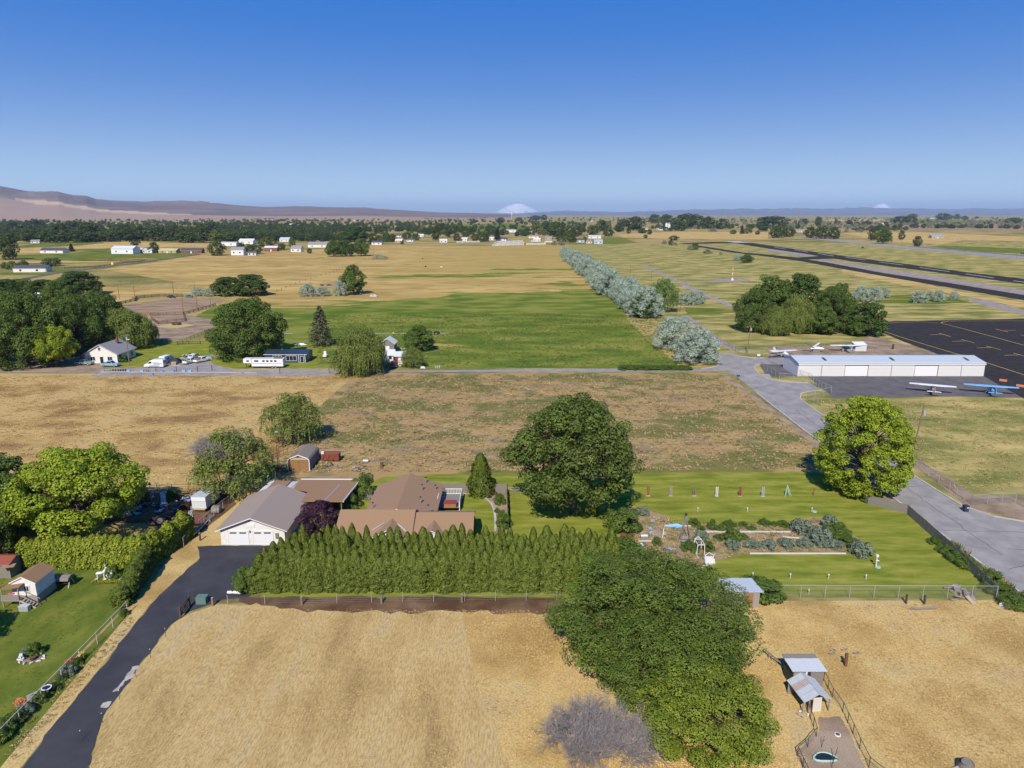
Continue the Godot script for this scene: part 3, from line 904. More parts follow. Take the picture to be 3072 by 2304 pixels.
		var h: int = line.size()
		for i in h - 1:
			yl.flat(Vector3(o[i].x, 0.051, o[i].y), Vector3(o[i + 1].x, 0.051, o[i + 1].y), Vector3(o[2 * h - 2 - i].x, 0.051, o[2 * h - 2 - i].y), 1.0)
			yl.flat(Vector3(o[i].x, 0.051, o[i].y), Vector3(o[2 * h - 2 - i].x, 0.051, o[2 * h - 2 - i].y), Vector3(o[2 * h - 1 - i].x, 0.051, o[2 * h - 1 - i].y), 1.0)
	structure("apron_markings", yl, M.line_yellow)
	sheet("runway", [g2(264.7, -1148.7), g2(337.4, -1205.4), g2(388.8, -1215.4), g2(380, -1072.9), g2(371.9, -873.7), g2(367.6, -743.9), g2(369.3, -656.1), g2(366.2, -579.6), g2(370.2, -516.9), g2(379.1, -430.9), g2(343.5, -389.4), g2(342.9, -478), g2(340.7, -568.1), g2(335.7, -716.3), g2(344.1, -853.2), g2(344.9, -972.8), g2(354.8, -1167), g2(267.4, -1113.7)], 0.07, M.asphalt_black)
	sheet("taxiway", [g2(274.9, -1072.9), g2(278.9, -966.4), g2(280.4, -873.7), g2(294.5, -828.8), g2(304, -784.1), g2(307.4, -773.6), g2(347.3, -805.9), g2(364.1, -805.9), g2(348.3, -759.5), g2(303.8, -740.1), g2(302.6, -677.7), g2(294.8, -568.1), g2(297.4, -494.5), g2(296.7, -412.1), g2(302.9, -342), g2(279.7, -315), g2(278.9, -386.7), g2(279.1, -490.3), g2(280.9, -597.6), g2(286.1, -707.5), g2(280.3, -788.4), g2(266.4, -873.7), g2(263, -1013.3)], 0.062, M.asphalt_black)
	for side in [[g2(321.6, -906.3), g2(320.9, -794.8), g2(342.1, -805.9), g2(346.4, -865.9), g2(342.7, -966.4)], [g2(318.7, -693.9), g2(322.4, -568.1), g2(316.9, -440.9), g2(314, -355), g2(303.6, -342.9), g2(297.5, -413.3), g2(298.5, -496.2), g2(296, -570.4), g2(304.7, -682.5), g2(306.2, -740.1), g2(320.4, -734.4)]]:
		sheet("taxiway_shoulder", side, 0.05, M.gravel)
	var wl := Sh.new()
	for q in [[g2(365.6, -1006.3), g2(364.3, -960)], [g2(366.3, -935.4), g2(362.9, -884.3)], [g2(361.9, -853.2), g2(357.3, -799.2)], [g2(359.4, -775.7), g2(358.8, -730.7)], [g2(357, -699), g2(358.7, -659.1)], [g2(356.5, -627.6), g2(355.7, -583.1)], [g2(354.7, -560.3), g2(353.3, -524.5)], [g2(352.5, -502.3), g2(351.7, -470.1)]]:
		var o := ribbon(q, 0.6)
		wl.quad(Vector3(o[0].x, 0.08, o[0].y), Vector3(o[3].x, 0.08, o[3].y), Vector3(o[2].x, 0.08, o[2].y), Vector3(o[1].x, 0.08, o[1].y))
	for k in 5:
		var c: Vector2 = g2(373.5, -1200.4)
		wl.box(Vector3(c.x + (k - 2) * 5.0, 0.075, c.y), Vector3(2.6, 0.01, 70))
	structure("runway_markings", wl, M.line_white)
	sheet("path", ribbon([g2(120.03, -659.1), g2(118.91, -603.9), g2(116.68, -534.2), g2(115.6, -492)], 2.2), 0.06, M.gravel)
	sheet("path", [g2(114.65, -486.1), g2(120.2, -494.5), g2(138.53, -497.1), g2(136.67, -490.3), g2(121.16, -488.6), g2(116.26, -478), g2(115.41, -458.7), g2(115.65, -418.2), g2(114.24, -389.4), g2(114.42, -357.3), g2(112.61, -351.5), g2(109.94, -361.9), g2(110.11, -397.6), g2(110.32, -440.9), g2(111.2, -466.2)], 0.066, M.gravel)
	sheet("gravel_pad", rough_edge([g2(142.66, -512.2), g2(160.4, -521.6), g2(170.9, -512.2), g2(164.3, -497.1), g2(140.32, -492)], 4.0, 1.0, 9), 0.07, M.gravel)
	sheet("road", ribbon([g2(79.77, -327.7), g2(79.01, -298.4), g2(77.43, -273.8), g2(76.95, -252.8), g2(77.31, -241.2)], 1.6), 0.06, M.gravel)
	sheet("bank_grass", rough_edge([g2(86.4, -357.3), g2(108.9, -350.6), g2(108.4, -337.9), g2(91.87, -329.9), g2(83.09, -333.9)], 3.0, 0.8, 10), 0.055, M.green_field)
	sheet("bank_grass", rough_edge([g2(192.3, -373.9), g2(206.9, -400.4), g2(222.1, -412.1), g2(238.2, -418.2), g2(248.6, -400.4), g2(243.9, -376.4), g2(225, -371.4)], 4.0, 1.0, 11), 0.055, M.green_field)
	sheet("bare_bank", rough_edge([g2(87.53, -360.6), g2(112.12, -348.9), g2(107.25, -329.7), g2(89.72, -335.9)], 3.0, 0.8, 12), 0.05, M.straw_far)
	sheet("ditch_road", [g2(254, -397.6), g2(259.2, -386.7), g2(250.5, -346.2), g2(248.4, -308), g2(231.1, -285.8), g2(239.1, -329.9), g2(241.5, -359.6), g2(247.5, -384.1)], 0.06, M.gravel)
	sheet("straw_bank", [g2(289.9, -630.3), g2(280.2, -557.1), g2(279.1, -490.3), g2(270.5, -430.9), g2(271.7, -376.4), g2(271.7, -337.9), g2(253.9, -315), g2(256.7, -355), g2(258.7, -406.2), g2(258.1, -466.2), g2(261.8, -568.1)], 0.052, M.straw_far)
	sheet("highway", [g2(591.3, -1516.7), g2(595.6, -1325.2), g2(580.5, -1181.1), g2(567.3, -1053.5), g2(565.8, -950.6), g2(565.1, -794.8), g2(558.5, -616.8), g2(515.1, -568.1), g2(522.7, -734.4), g2(528.2, -840.8), g2(529.5, -982.6), g2(541, -1122.2), g2(552.5, -1246.4), g2(568.1, -1456.6)], 0.09, M.asphalt_old)
	var br := Sh.new()
	br.bar(g3(567.3, -1034.9) + Vector3(0, 0.6, 0), g3(568.5, -651.7) + Vector3(0, 0.6, 0), 0.5, 1.1)
	structure("road_barrier", br, M.concrete)


func weedy_lot() -> void:
	var a := FastNoiseLite.new()
	a.seed = 81
	a.frequency = 0.022
	a.fractal_octaves = 5
	a.fractal_gain = 0.62
	var b := FastNoiseLite.new()
	b.seed = 82
	b.frequency = 0.09
	b.fractal_octaves = 4
	var patches := [[g2(47.54, -152.3), 7.0, 2.6], [g2(45.53, -131.43), 9.0, 3.2], [g2(1.49, -157.1), 12.0, 3.5], [g2(-32.62, -157.1), 9.0, 5.0], [g2(-40.05, -171.5), 6.0, 3.0], [g2(-13.42, -188.6), 16.0, 8.0], [g2(-29, -191.3), 13.0, 5.0], [g2(28.22, -197), 10.0, 4.0], [g2(-4.92, -127.47), 20.0, 2.5], [g2(50.41, -127.47), 9.0, 3.0], [g2(39.77, -148.15), 12.0, 3.0]]
	var paint := func(x: float, z: float) -> Color:
		var u := a.get_noise_2d(x, z * 1.7)
		var w := b.get_noise_2d(x, z * 1.5)
		var c := Color(0.33, 0.225, 0.1).lerp(Color(0.41, 0.295, 0.14), clampf(0.5 + u * 1.2, 0, 1))
		c = c.lerp(Color(0.25, 0.19, 0.12), clampf(w * 2.2, 0, 0.9))
		var g := u * 1.9 + 0.06 + w * 0.25 + 0.3 * smoothstep(-184.0, -203.0, z) + 0.35 * smoothstep(-128.0, -121.0, z) - 0.25 * smoothstep(30.0, 60.0, x)
		for q in patches:
			var d := Vector2((x - q[0].x) / q[1], (z - q[0].y) / q[2]).length()
			g += 0.55 * (1.0 - smoothstep(0.3, 1.2, d + w * 0.4))
		return c.lerp(Color(0.17, 0.15, 0.052).lerp(Color(0.11, 0.135, 0.036), clampf(0.5 + w * 1.5, 0, 1)), smoothstep(-0.05, 0.45, g) * 0.92)
	map_ground("weedy_lot", [Vector2(-46, -116), g2(-45.72, -137.93), g2(-47.29, -164.2), Vector2(-45.9, -205.5), Vector2(62.0, -205.5), Vector2(62.4, -119), Vector2(30, -119), Vector2(-25, -116)], 0.026, mat("weeds", 1.1, 1.1, 1.1, 0.95), 384, 300, paint, 0, 7.0)


func pasture_map() -> void:
	var a := FastNoiseLite.new()
	a.seed = 91
	a.frequency = 0.011
	a.fractal_octaves = 5
	a.fractal_gain = 0.6
	var b := FastNoiseLite.new()
	b.seed = 92
	b.frequency = 0.05
	b.fractal_octaves = 4
	var tan_at := [[g2(-47.93, -579.6), 40.0, 22.0], [g2(-91.68, -466.2), 75.0, 40.0], [g2(-21.54, -507.7), 60.0, 22.0], [g2(-7.96, -437.5), 44.0, 14.0], [g2(-106.66, -568.1), 36.0, 26.0], [g2(4.85, -498.8), 26.0, 16.0], [g2(17.02, -585.5), 44.0, 14.0], [g2(42.32, -557.1), 36.0, 14.0], [g2(34.84, -512.2), 30.0, 14.0], [g2(-25.83, -250.1), 12.0, 4.0], [g2(-55.64, -482), 50.0, 20.0]]
	var green_at := [[g2(-74.77, -536.2), 54.0, 30.0], [g2(-36.07, -541.3), 40.0, 14.0], [g2(-5.8, -579.6), 50.0, 34.0], [g2(16.16, -498.8), 30.0, 22.0], [g2(34.11, -603.9), 50.0, 14.0], [g2(38.44, -474), 30.0, 16.0], [g2(-129.68, -637.3), 40.0, 6.0], [g2(-27.6, -470.1), 18.0, 5.0]]
	var paint := func(x: float, z: float) -> Color:
		var u := a.get_noise_2d(x * 0.6, z * 1.6)
		var w := b.get_noise_2d(x * 0.7, z * 1.4)
		var c := Color(0.36, 0.255, 0.09).lerp(Color(0.48, 0.34, 0.135), clampf(0.5 + u * 1.4, 0, 1))
		c = c.lerp(Color(0.29, 0.19, 0.075), clampf(w * 1.6 + 0.15 * smoothstep(-40.0, -110.0, x), 0, 0.8))
		c = c.lerp(Color(0.3, 0.235, 0.07), (0.45 + 0.4 * u) * smoothstep(-500.0, -600.0, z) * smoothstep(-160.0, 0.0, x))
		var zb := lerpf(-372.0, -440.0, smoothstep(-110.0, 40.0, x))
		var g := clampf((z - zb) / 30.0, -1.4, 1.6) + u * 2.0
		g += 0.75 * smoothstep(-700.0, -480.0, z) * smoothstep(-90.0, 10.0, x) * (0.6 + 1.6 * u)
		for q in green_at:
			g += 1.5 * (1.0 - smoothstep(0.5, 1.15, Vector2((x - q[0].x) / q[1], (z - q[0].y) / q[2]).length() + w * 0.5))
		for q in tan_at:
			g -= 2.2 * (1.0 - smoothstep(0.5, 1.15, Vector2((x - q[0].x) / q[1], (z - q[0].y) / q[2]).length() + w * 0.5))
		var green := Color(0.1, 0.145, 0.024).lerp(Color(0.165, 0.195, 0.036), clampf(0.5 + u * 1.2 + w, 0, 1))
		green = green.lerp(Color(0.24, 0.215, 0.06), clampf(w * 1.6 + u * 0.5 - 0.1, 0, 0.6))
		green = green.lerp(Color(0.06, 0.1, 0.024), clampf(-w * 1.5 - 0.1, 0, 0.5))
		return c.lerp(green, smoothstep(-0.25, 0.35, g + w * 0.7))
	map_ground("main_pasture", [Vector2(62, -212.5), Vector2(-75, -212.5), g2(-84.88, -211.4), g2(-95.28, -222.7), g2(-92.09, -230.3), g2(-125.44, -292.5), g2(-123.11, -262.4), g2(-133.94, -262.4), g2(-151.6, -358.2), g2(-146.91, -404), g2(-144.26, -400.4), g2(-197.6, -415.4), g2(-246.8, -412.8), g2(-313.8, -473), Vector2(-180, -440), g2(-345.5, -607.5), g2(-353.8, -823.7), g2(-249.7, -966.4), g2(-208.2, -1072.9), g2(-35.77, -1053.5), g2(52.49, -1092.9), g2(83.79, -1113.7), g2(68.74, -763.5), g2(60.73, -474), g2(55.02, -350.6), g2(51.46, -313.6), g2(50.81, -252.8), g2(52.15, -213.5)], 0.03, mat("pasture_cover", 1.12, 1.12, 1.12, 0.95), 512, 560, paint, 1, 19.0)
	# farmyard pieces left of it
	sheet("riding_arena", [g2(-204, -362.1), g2(-187, -396), g2(-165.5, -393.7), g2(-163.1, -398.5), g2(-158.9, -387.9), g2(-154.2, -366), g2(-155.1, -333.4), g2(-167.3, -326.9)], 0.035, M.plough)
	sheet("paddock", [g2(-167.3, -326.9), g2(-153.6, -330.1), g2(-133.19, -314.6), g2(-124.16, -292.5), g2(-124.19, -262.4), g2(-120.67, -252.3), g2(-132.92, -260.3)], 0.036, M.bare)
	sheet("farm_lawn", [g2(-121.53, -215.6), g2(-133.56, -241.2), g2(-129.34, -260.3), g2(-110.99, -260.3), g2(-85.09, -254.5), g2(-66.27, -252.3), g2(-60.4, -226.1), g2(-62.03, -212.4), g2(-91.7, -214), g2(-96.22, -222.5), g2(-97.67, -227.7), g2(-108.74, -217.1), g2(-114.64, -215.6)], 0.04, M.lawn)
	sheet("farm_yard", [g2(-210.7, -350.8), g2(-242.6, -410.4), g2(-217.6, -410.4), g2(-210.4, -391.4)], 0.034, M.straw_far)
	sheet("farm_ground", [Vector2(-260, -204), Vector2(-118, -206), g2(-122.11, -206), g2(-129.07, -220), g2(-126.33, -224.6), g2(-168.7, -292.5), g2(-212.8, -292.5), Vector2(-330, -300)], 0.033, M.bare)  # ground sheet left of the farmhouse, same even brown as the paddock


func grass() -> void:
	var gm := mat("grass_blade", 1.1, 1.1, 1.1, 0.9)
	gm.vertex_color_use_as_albedo = true
	gm.metallic_specular = 0.1
	var S := [Color(0.4, 0.275, 0.105), Color(0.57, 0.42, 0.185)]
	var yard := func(q: Vector2) -> bool: return not (q.x > 25.5 and q.x < 32.5 and q.y > -62.5)
	tufts("dry_grass", "sea of pale straw-coloured dry grass standing in the field's right side", "grass", [Vector2(1, -48), Vector2(-3, -60), Vector2(-6, -76), Vector2(13, -75.7), Vector2(62, -78), Vector2(63, -62), Vector2(56, -48)], 30.0, 0.18, S, gm, 101, 1.0, yard)
	tufts("dry_stubble", "short pale stubble on the mown side of the field by the driveway", "grass", [Vector2(-36.4, -48), Vector2(-35.9, -75), Vector2(-34, -76.5), Vector2(-6, -76), Vector2(-3, -60), Vector2(1, -48)], 22.0, 0.16, [Color(0.38, 0.27, 0.115), Color(0.53, 0.395, 0.185)], gm, 111, 0.6)
	tufts("dry_grass", "short trampled dry grass over the brown pasture left of the weedy lot", "grass", [Vector2(-150, -202), Vector2(-46, -202), Vector2(-46, -108), Vector2(-105, -105)], 1.6, 0.42, [Color(0.29, 0.195, 0.075), Color(0.5, 0.36, 0.15)], gm, 102, 0.7)
	tufts("weeds", "mixed dry weeds and dull green clumps on the vacant lot behind the lawn", "weeds", [Vector2(-44, -122), Vector2(-44, -203), Vector2(61, -203), Vector2(61.5, -124), Vector2(20, -123), Vector2(-20, -122.5)], 3.2, 0.5, [Color(0.15, 0.145, 0.06), Color(0.4, 0.29, 0.16)], gm, 103)
	tufts("lawn_grass", "mown green grass of the lawn round the tan-roofed house", "grass", [Vector2(-8, -80), Vector2(61, -80), Vector2(62, -118), Vector2(-8, -119)], 5.0, 0.15, [Color(0.15, 0.175, 0.026), Color(0.28, 0.275, 0.055)], gm, 104, 0.6, func(p: Vector2) -> bool: return not (p.x < -1.0 and p.y > -111.0))
	tufts("lawn_grass", "mown green grass of the garden beside the driveway", "grass", [Vector2(-70, -52), Vector2(-46, -52), Vector2(-49, -70), Vector2(-50, -86), Vector2(-70, -86)], 8.0, 0.16, [Color(0.065, 0.095, 0.016), Color(0.14, 0.16, 0.03)], gm, 105, 0.6)
	tufts("verge_grass", "half dry grass on the strip between driveway and wire fence", "grass", [g2(-42.62, -51.83), g2(-42.97, -58.85), g2(-43.3, -67.18), g2(-43.58, -73.74), g2(-45.38, -74.84), g2(-45.53, -68.12), g2(-45.43, -61.16), g2(-44.38, -52.75)], 12.0, 0.26, [Color(0.12, 0.12, 0.035), Color(0.4, 0.29, 0.13)], gm, 106)
	tufts("verge_grass", "tall green and dry weeds along the street side of the board fence", "weeds", [Vector2(62.4, -94), Vector2(63.2, -94), Vector2(63.2, -64), Vector2(59.5, -64), Vector2(61, -78), Vector2(60.6, -84)], 14.0, 0.75, [Color(0.06, 0.09, 0.025), Color(0.2, 0.18, 0.06)], gm, 107)
	tufts("pasture_grass", "uneven green grass of the pasture behind the vacant lot", "grass", [Vector2(-60, -214), Vector2(56, -214), Vector2(66, -330), Vector2(-90, -330)], 0.7, 0.65, [Color(0.085, 0.125, 0.02), Color(0.2, 0.21, 0.05)], gm, 108)
	tufts("airfield_grass", "dry mown grass on the field between street and parked aeroplanes", "grass", [Vector2(76, -112), Vector2(76, -174), Vector2(132, -174), Vector2(120, -150), Vector2(105, -118)], 2.2, 0.4, [Color(0.15, 0.15, 0.05), Color(0.42, 0.32, 0.14)], gm, 109, 0.7)
	tufts("bed_straw", "dry straw and weeds between the garden beds", "grass", [g2(17.04, -96.69), g2(19.04, -104.51), g2(24, -101.78), g2(49.99, -98.33), g2(49.31, -91.3), g2(33.08, -90.76), g2(24.35, -86.76), g2(17.67, -89.15)], 7.0, 0.36, [Color(0.13, 0.14, 0.04), Color(0.42, 0.31, 0.16)], gm, 112)


# ---------------------------------------------------------------- builders for buildings, fences and vehicles

func gable(parent: Node3D, at: Vector3, along_x: bool, length: float, span: float, wall_h: float, rise: float, over: float, roof: Material, wall: Material, trim: Material, walls := true, thick := 0.14) -> void:
	# walls with gable ends under a two-sided roof; `at` is the middle of the floor
	var T := Transform3D(Basis() if not along_x else Basis(Vector3.UP, PI / 2), at)
	var hl := length * 0.5
	var hs := span * 0.5
	if walls:
		var w := Sh.new()
		var top := wall_h + rise - 0.02
		for k in [1.0, -1.0]:
			w.quad(T * Vector3(k * hs, 0, k * hl), T * Vector3(k * hs, 0, -k * hl), T * Vector3(k * hs, wall_h, -k * hl), T * Vector3(k * hs, wall_h, k * hl))
			w.quad(T * Vector3(-k * hs, 0, k * hl), T * Vector3(k * hs, 0, k * hl), T * Vector3(k * hs, wall_h, k * hl), T * Vector3(-k * hs, wall_h, k * hl))
			w.tri(T * Vector3(-k * hs, wall_h, k * hl), T * Vector3(k * hs, wall_h, k * hl), T * Vector3(0, top, k * hl))
		part("wall", w, wall, parent)
	var drop := rise / hs * over
	var r := Sh.new()
	var f := Sh.new()
	for s in [-1.0, 1.0]:
		var e := Vector3(s * (hs + over), wall_h - drop, 0)
		var t := Vector3(0, wall_h + rise, 0)
		var up := Vector3(0, thick, 0)
		var z0 := Vector3(0, 0, hl + over)
		var c := [e + z0, t + z0, t - z0, e - z0]
		if s < 0:
			c.reverse()
		for i in 4:
			c[i] = T * c[i]
		r.quad(c[3] + up, c[2] + up, c[1] + up, c[0] + up)
		r.quad(c[0], c[1], c[2], c[3])
		for i in 4:
			f.quad(c[i] + up, c[(i + 1) % 4] + up, c[(i + 1) % 4], c[i])
	var o := part("roof", r, roof, parent)
	part("fascia", f, trim, o)


func opening(parent: Node3D, called: String, at: Vector3, w: float, h: float, face: Vector3, frame: Material, pane: Material, bars := 0) -> void:
	# a window or door let into a wall: frame with a pane as its sub-part
	var x := Vector3.UP.cross(face).normalized()
	var b := Basis(x, Vector3.UP, face)
	var s := Sh.new()
	var t := 0.09
	for k in [-1, 1]:
		s.box(at + x * k * (w * 0.5 + t * 0.5) + face * 0.03, Vector3(t, h + 2 * t, 0.1), b)
		s.box(at + Vector3(0, k * (h * 0.5 + t * 0.5), 0) + face * 0.03, Vector3(w, t, 0.1), b)
	for k in bars:
		s.box(at + x * (float(k + 1) / (bars + 1) - 0.5) * w + face * 0.02, Vector3(0.06, h, 0.07), b)
	var o := part(called, s, frame, parent)
	part("pane" if called == "window" else "leaf", Sh.new().box(at + face * 0.012, Vector3(w, h, 0.04), b), pane, o)


func house(called: String, label: String, category: String, at: Vector3, turn: float, length: float, span: float, wall_h: float, rise: float, roof: String, wall: String, windows: Array, group := "", over := 0.4, trim := "trim_white") -> Node3D:
	# a gabled building along its own x; windows are [side, offset, height, width, tall, kind]
	var o := thing(called, label, category, at, turn, group)
	gable(o, Vector3.ZERO, true, length, span, wall_h, rise, over, M[roof], M[wall], M[trim])
	for q in windows:
		var face: Vector3 = [Vector3(0, 0, 1), Vector3(1, 0, 0), Vector3(0, 0, -1), Vector3(-1, 0, 0)][q[0]]
		var p := face * (span * 0.5 if q[0] % 2 == 0 else length * 0.5)
		p += (Vector3.UP.cross(face)) * q[1] + Vector3(0, q[2], 0)
		opening(o, q[5], p, q[3], q[4], face, M.trim_white, M.glass_dark if q[5] == "window" else M.paint_white)
	return o


func wire_fence(called: String, label: String, pts: Array, h: float, gap: float, post: String, group := "", mesh_wire := true, rails := 1, wires := 0, thick := 0.035) -> void:
	# posts, rails and a woven wire net between them
	var o := thing(called, label, "fence", Vector3.ZERO, 0.0, group)
	var rail := Sh.new()
	var net := Sh.new()
	var pm := Sh.new()
	pm.disc(Vector3(0, h * 0.5, 0), Vector3.UP, thick, h * 0.5 + 0.04, 6)
	var shared := pm.mesh()
	for i in pts.size() - 1:
		var a: Vector3 = pts[i]
		var b: Vector3 = pts[i + 1]
		var n := maxi(1, int(round(a.distance_to(b) / gap)))
		for k in n + (1 if i == pts.size() - 2 else 0):
			part("post", shared, M[post], o).position = a.lerp(b, float(k) / n)
		for k in rails:
			var y := Vector3(0, h * (1.0 - 0.45 * k), 0)
			rail.bar(a + y, b + y, 0.045)
		for k in wires:
			var y := Vector3(0, h * (k + 1.0) / (wires + 1.0), 0)
			rail.bar(a + y, b + y, 0.014)
		if mesh_wire:
			var long := a.distance_to(b)
			var d := (b - a) / long
			var step := 0.22
			var k := -h
			while k < long:
				for s in [0, 1]:
					var p := Vector2(maxf(0.0, k), maxf(0.0, -k))
					var q := Vector2(minf(long, k + h), minf(h, long - k))
					if q.x > p.x:
						var y0 := p.y if s == 0 else h - p.y
						var y1 := q.y if s == 0 else h - q.y
						var wd := Vector3(0, 0.008, 0)
						var A := a + d * p.x + Vector3(0, y0, 0)
						var B := a + d * q.x + Vector3(0, y1, 0)
						net.quad(A - wd, B - wd, B + wd, A + wd)
				k += step
	if rail.v.size():
		part("rail" if rails else "wire", rail, M[post] if rails else M.chain_wire, o)
	if mesh_wire:
		stuff(part("wire_net", net, M.chain_wire, o))


func board_fence(called: String, label: String, pts: Array, h: float, bay: float, m: String, board := 0.14, group := "") -> void:
	# bays of upright boards between posts; each bay is a part, the boards in it too small to tell apart
	var o := thing(called, label, "fence", Vector3.ZERO, 0.0, group)
	var r := seeded(int(pts[0].x * 7.0 + 900.0))
	for i in pts.size() - 1:
		var n := maxi(1, int(round(pts[i].distance_to(pts[i + 1]) / bay)))
		for k in n:
			var a: Vector3 = pts[i].lerp(pts[i + 1], float(k) / n)
			var b: Vector3 = pts[i].lerp(pts[i + 1], float(k + 1) / n)
			part("post", Sh.new().bar(a, a + Vector3(0, h + 0.05, 0), 0.12), M[m], o)
			var s := Sh.new()
			var c := int(a.distance_to(b) / board)
			for j in c:
				var p := a.lerp(b, (j + 0.5) / c)
				var hh := h * r.randf_range(0.95, 1.02)
				s.box(p + Vector3(0, hh * 0.5 + 0.04, 0) + (b - a).normalized().cross(Vector3.UP) * (0.05 + r.randf_range(-0.012, 0.012)), Vector3(board * 0.93, hh, 0.025), Basis((b - a).normalized(), Vector3.UP, (b - a).normalized().cross(Vector3.UP)))
			s.bar(a + Vector3(0, h * 0.3, 0), b + Vector3(0, h * 0.3, 0), 0.05, 0.09)
			s.bar(a + Vector3(0, h * 0.8, 0), b + Vector3(0, h * 0.8, 0), 0.05, 0.09)
			stuff(part("boards", s, M[m], o))


func rail_fence(called: String, label: String, pts: Array, h: float, gap: float, rails: int, m: String, group := "", thick := 0.12) -> void:
	var o := thing(called, label, "fence", Vector3.ZERO, 0.0, group)
	var shared := Sh.new().box(Vector3(0, h * 0.5, 0), Vector3(thick, h, thick)).mesh()
	for i in pts.size() - 1:
		var n := maxi(1, int(round(pts[i].distance_to(pts[i + 1]) / gap)))
		for k in n + (1 if i == pts.size() - 2 else 0):
			part("post", shared, M[m], o).position = pts[i].lerp(pts[i + 1], float(k) / n)
		for k in rails:
			var y := Vector3(0, h * (k + 0.7) / rails, 0)
			part("rail", Sh.new().bar(pts[i] + y, pts[i + 1] + y, thick * 0.5, thick * 0.9), M[m], o)


func pole(label: String, at: Vector3, h: float, group := "", lamp := false, box := false, lean := Vector3.ZERO, arm := true) -> void:
	var o := thing("utility_pole", label, "utility pole", at, 0.0, group)
	part("shaft", Sh.new().tube([Vector3(0, -0.3, 0), lean * 0.5 + Vector3(0, h * 0.5, 0), lean + Vector3(0, h, 0)], [0.17, 0.14, 0.1], 8), M.post_wood, o)
	if arm:
		part("crossarm", Sh.new().box(lean * 0.94 + Vector3(0, h * 0.94, 0.1), Vector3(2.2, 0.13, 0.11)), M.post_wood, o)
		for k in [-1.0, -0.45, 0.45, 1.0]:
			part("insulator", Sh.new().disc(lean * 0.94 + Vector3(k, h * 0.94 + 0.14, 0.1), Vector3.UP, 0.05, 0.09, 6), M.steel, o)
	if box:
		part("transformer", Sh.new().disc(lean * 0.85 + Vector3(0.3, h * 0.85, 0.2), Vector3.UP, 0.27, 0.5, 12), M.galvanised, o)
	if lamp:
		part("lamp_arm", Sh.new().bar(lean * 0.8 + Vector3(0, h * 0.8, 0), Vector3(0.9, h * 0.83, 0.5), 0.06), M.steel, o)
		part("lamp_head", Sh.new().box(Vector3(1.0, h * 0.83, 0.55), Vector3(0.6, 0.16, 0.26)), M.paint_white, o)


func wheels(o: Node3D, spots: Array, r: float, half := 0.11) -> void:
	for p in spots:
		var w := part("wheel", Sh.new().disc(Vector3.ZERO, Vector3.RIGHT, r, half, 16), M.tyre, o)
		w.position = p
		part("rim", Sh.new().disc(Vector3.ZERO, Vector3.RIGHT, r * 0.6, half + 0.012, 12), M.rim, w)


func pickup(label: String, at: Vector3, turn: float, paint: String, group := "", cargo := "") -> void:
	# own axes: nose towards +z
	var o := thing("pickup_truck", label, "pickup truck", at, turn, group)
	part("body", Sh.new().side([Vector2(2.7, 0.42), Vector2(2.78, 0.7), Vector2(2.65, 1.02), Vector2(1.2, 1.12), Vector2(-2.72, 1.1), Vector2(-2.78, 0.6), Vector2(-2.6, 0.45)], 0.93, 0.06, 0.8), M[paint], o)
	part("cab", Sh.new().side([Vector2(1.15, 1.1), Vector2(0.45, 1.78), Vector2(-0.75, 1.82), Vector2(-0.95, 1.1)], 0.86, 0.22, 1.1), M[paint], o)
	part("bed_floor", Sh.new().box(Vector3(0, 1.108, -1.86), Vector3(1.5, 0.03, 1.6)), M.black, o)
	part("windscreen", Sh.new().quad_on([Vector3(-0.72, 1.18, 1.1), Vector3(0.72, 1.18, 1.1), Vector3(0.62, 1.72, 0.55), Vector3(-0.62, 1.72, 0.55)]), M.glass_dark, o)
	part("rear_window", Sh.new().quad_on([Vector3(0.7, 1.22, -0.94), Vector3(-0.7, 1.22, -0.94), Vector3(-0.62, 1.7, -0.82), Vector3(0.62, 1.7, -0.82)]), M.glass_dark, o)
	for s in [-1.0, 1.0]:
		part("side_window", Sh.new().quad_on([Vector3(s * 0.865, 1.2, -0.8 * s), Vector3(s * 0.865, 1.2, 0.9 * s), Vector3(s * 0.76, 1.68, 0.42 * s), Vector3(s * 0.76, 1.68, -0.7 * s)], true), M.glass_dark, o)
		part("headlight", Sh.new().box(Vector3(s * 0.7, 0.82, 2.72), Vector3(0.35, 0.2, 0.06)), M.rim, o)
		part("tail_light", Sh.new().box(Vector3(s * 0.84, 0.85, -2.77), Vector3(0.14, 0.35, 0.05)), M.red, o)
	part("bumper", Sh.new().box(Vector3(0, 0.5, -2.84), Vector3(1.7, 0.16, 0.14)), M.rim, o)
	wheels(o, [Vector3(-0.84, 0.38, 1.72), Vector3(0.84, 0.38, 1.72), Vector3(-0.84, 0.38, -1.7), Vector3(0.84, 0.38, -1.7)], 0.38)
	if cargo:
		part("cargo", Sh.new().box(Vector3(-0.2, 1.32, -1.7), Vector3(0.9, 0.4, 1.1)).box(Vector3(0.35, 1.25, -2.1), Vector3(0.5, 0.26, 0.5)), M[cargo], o)


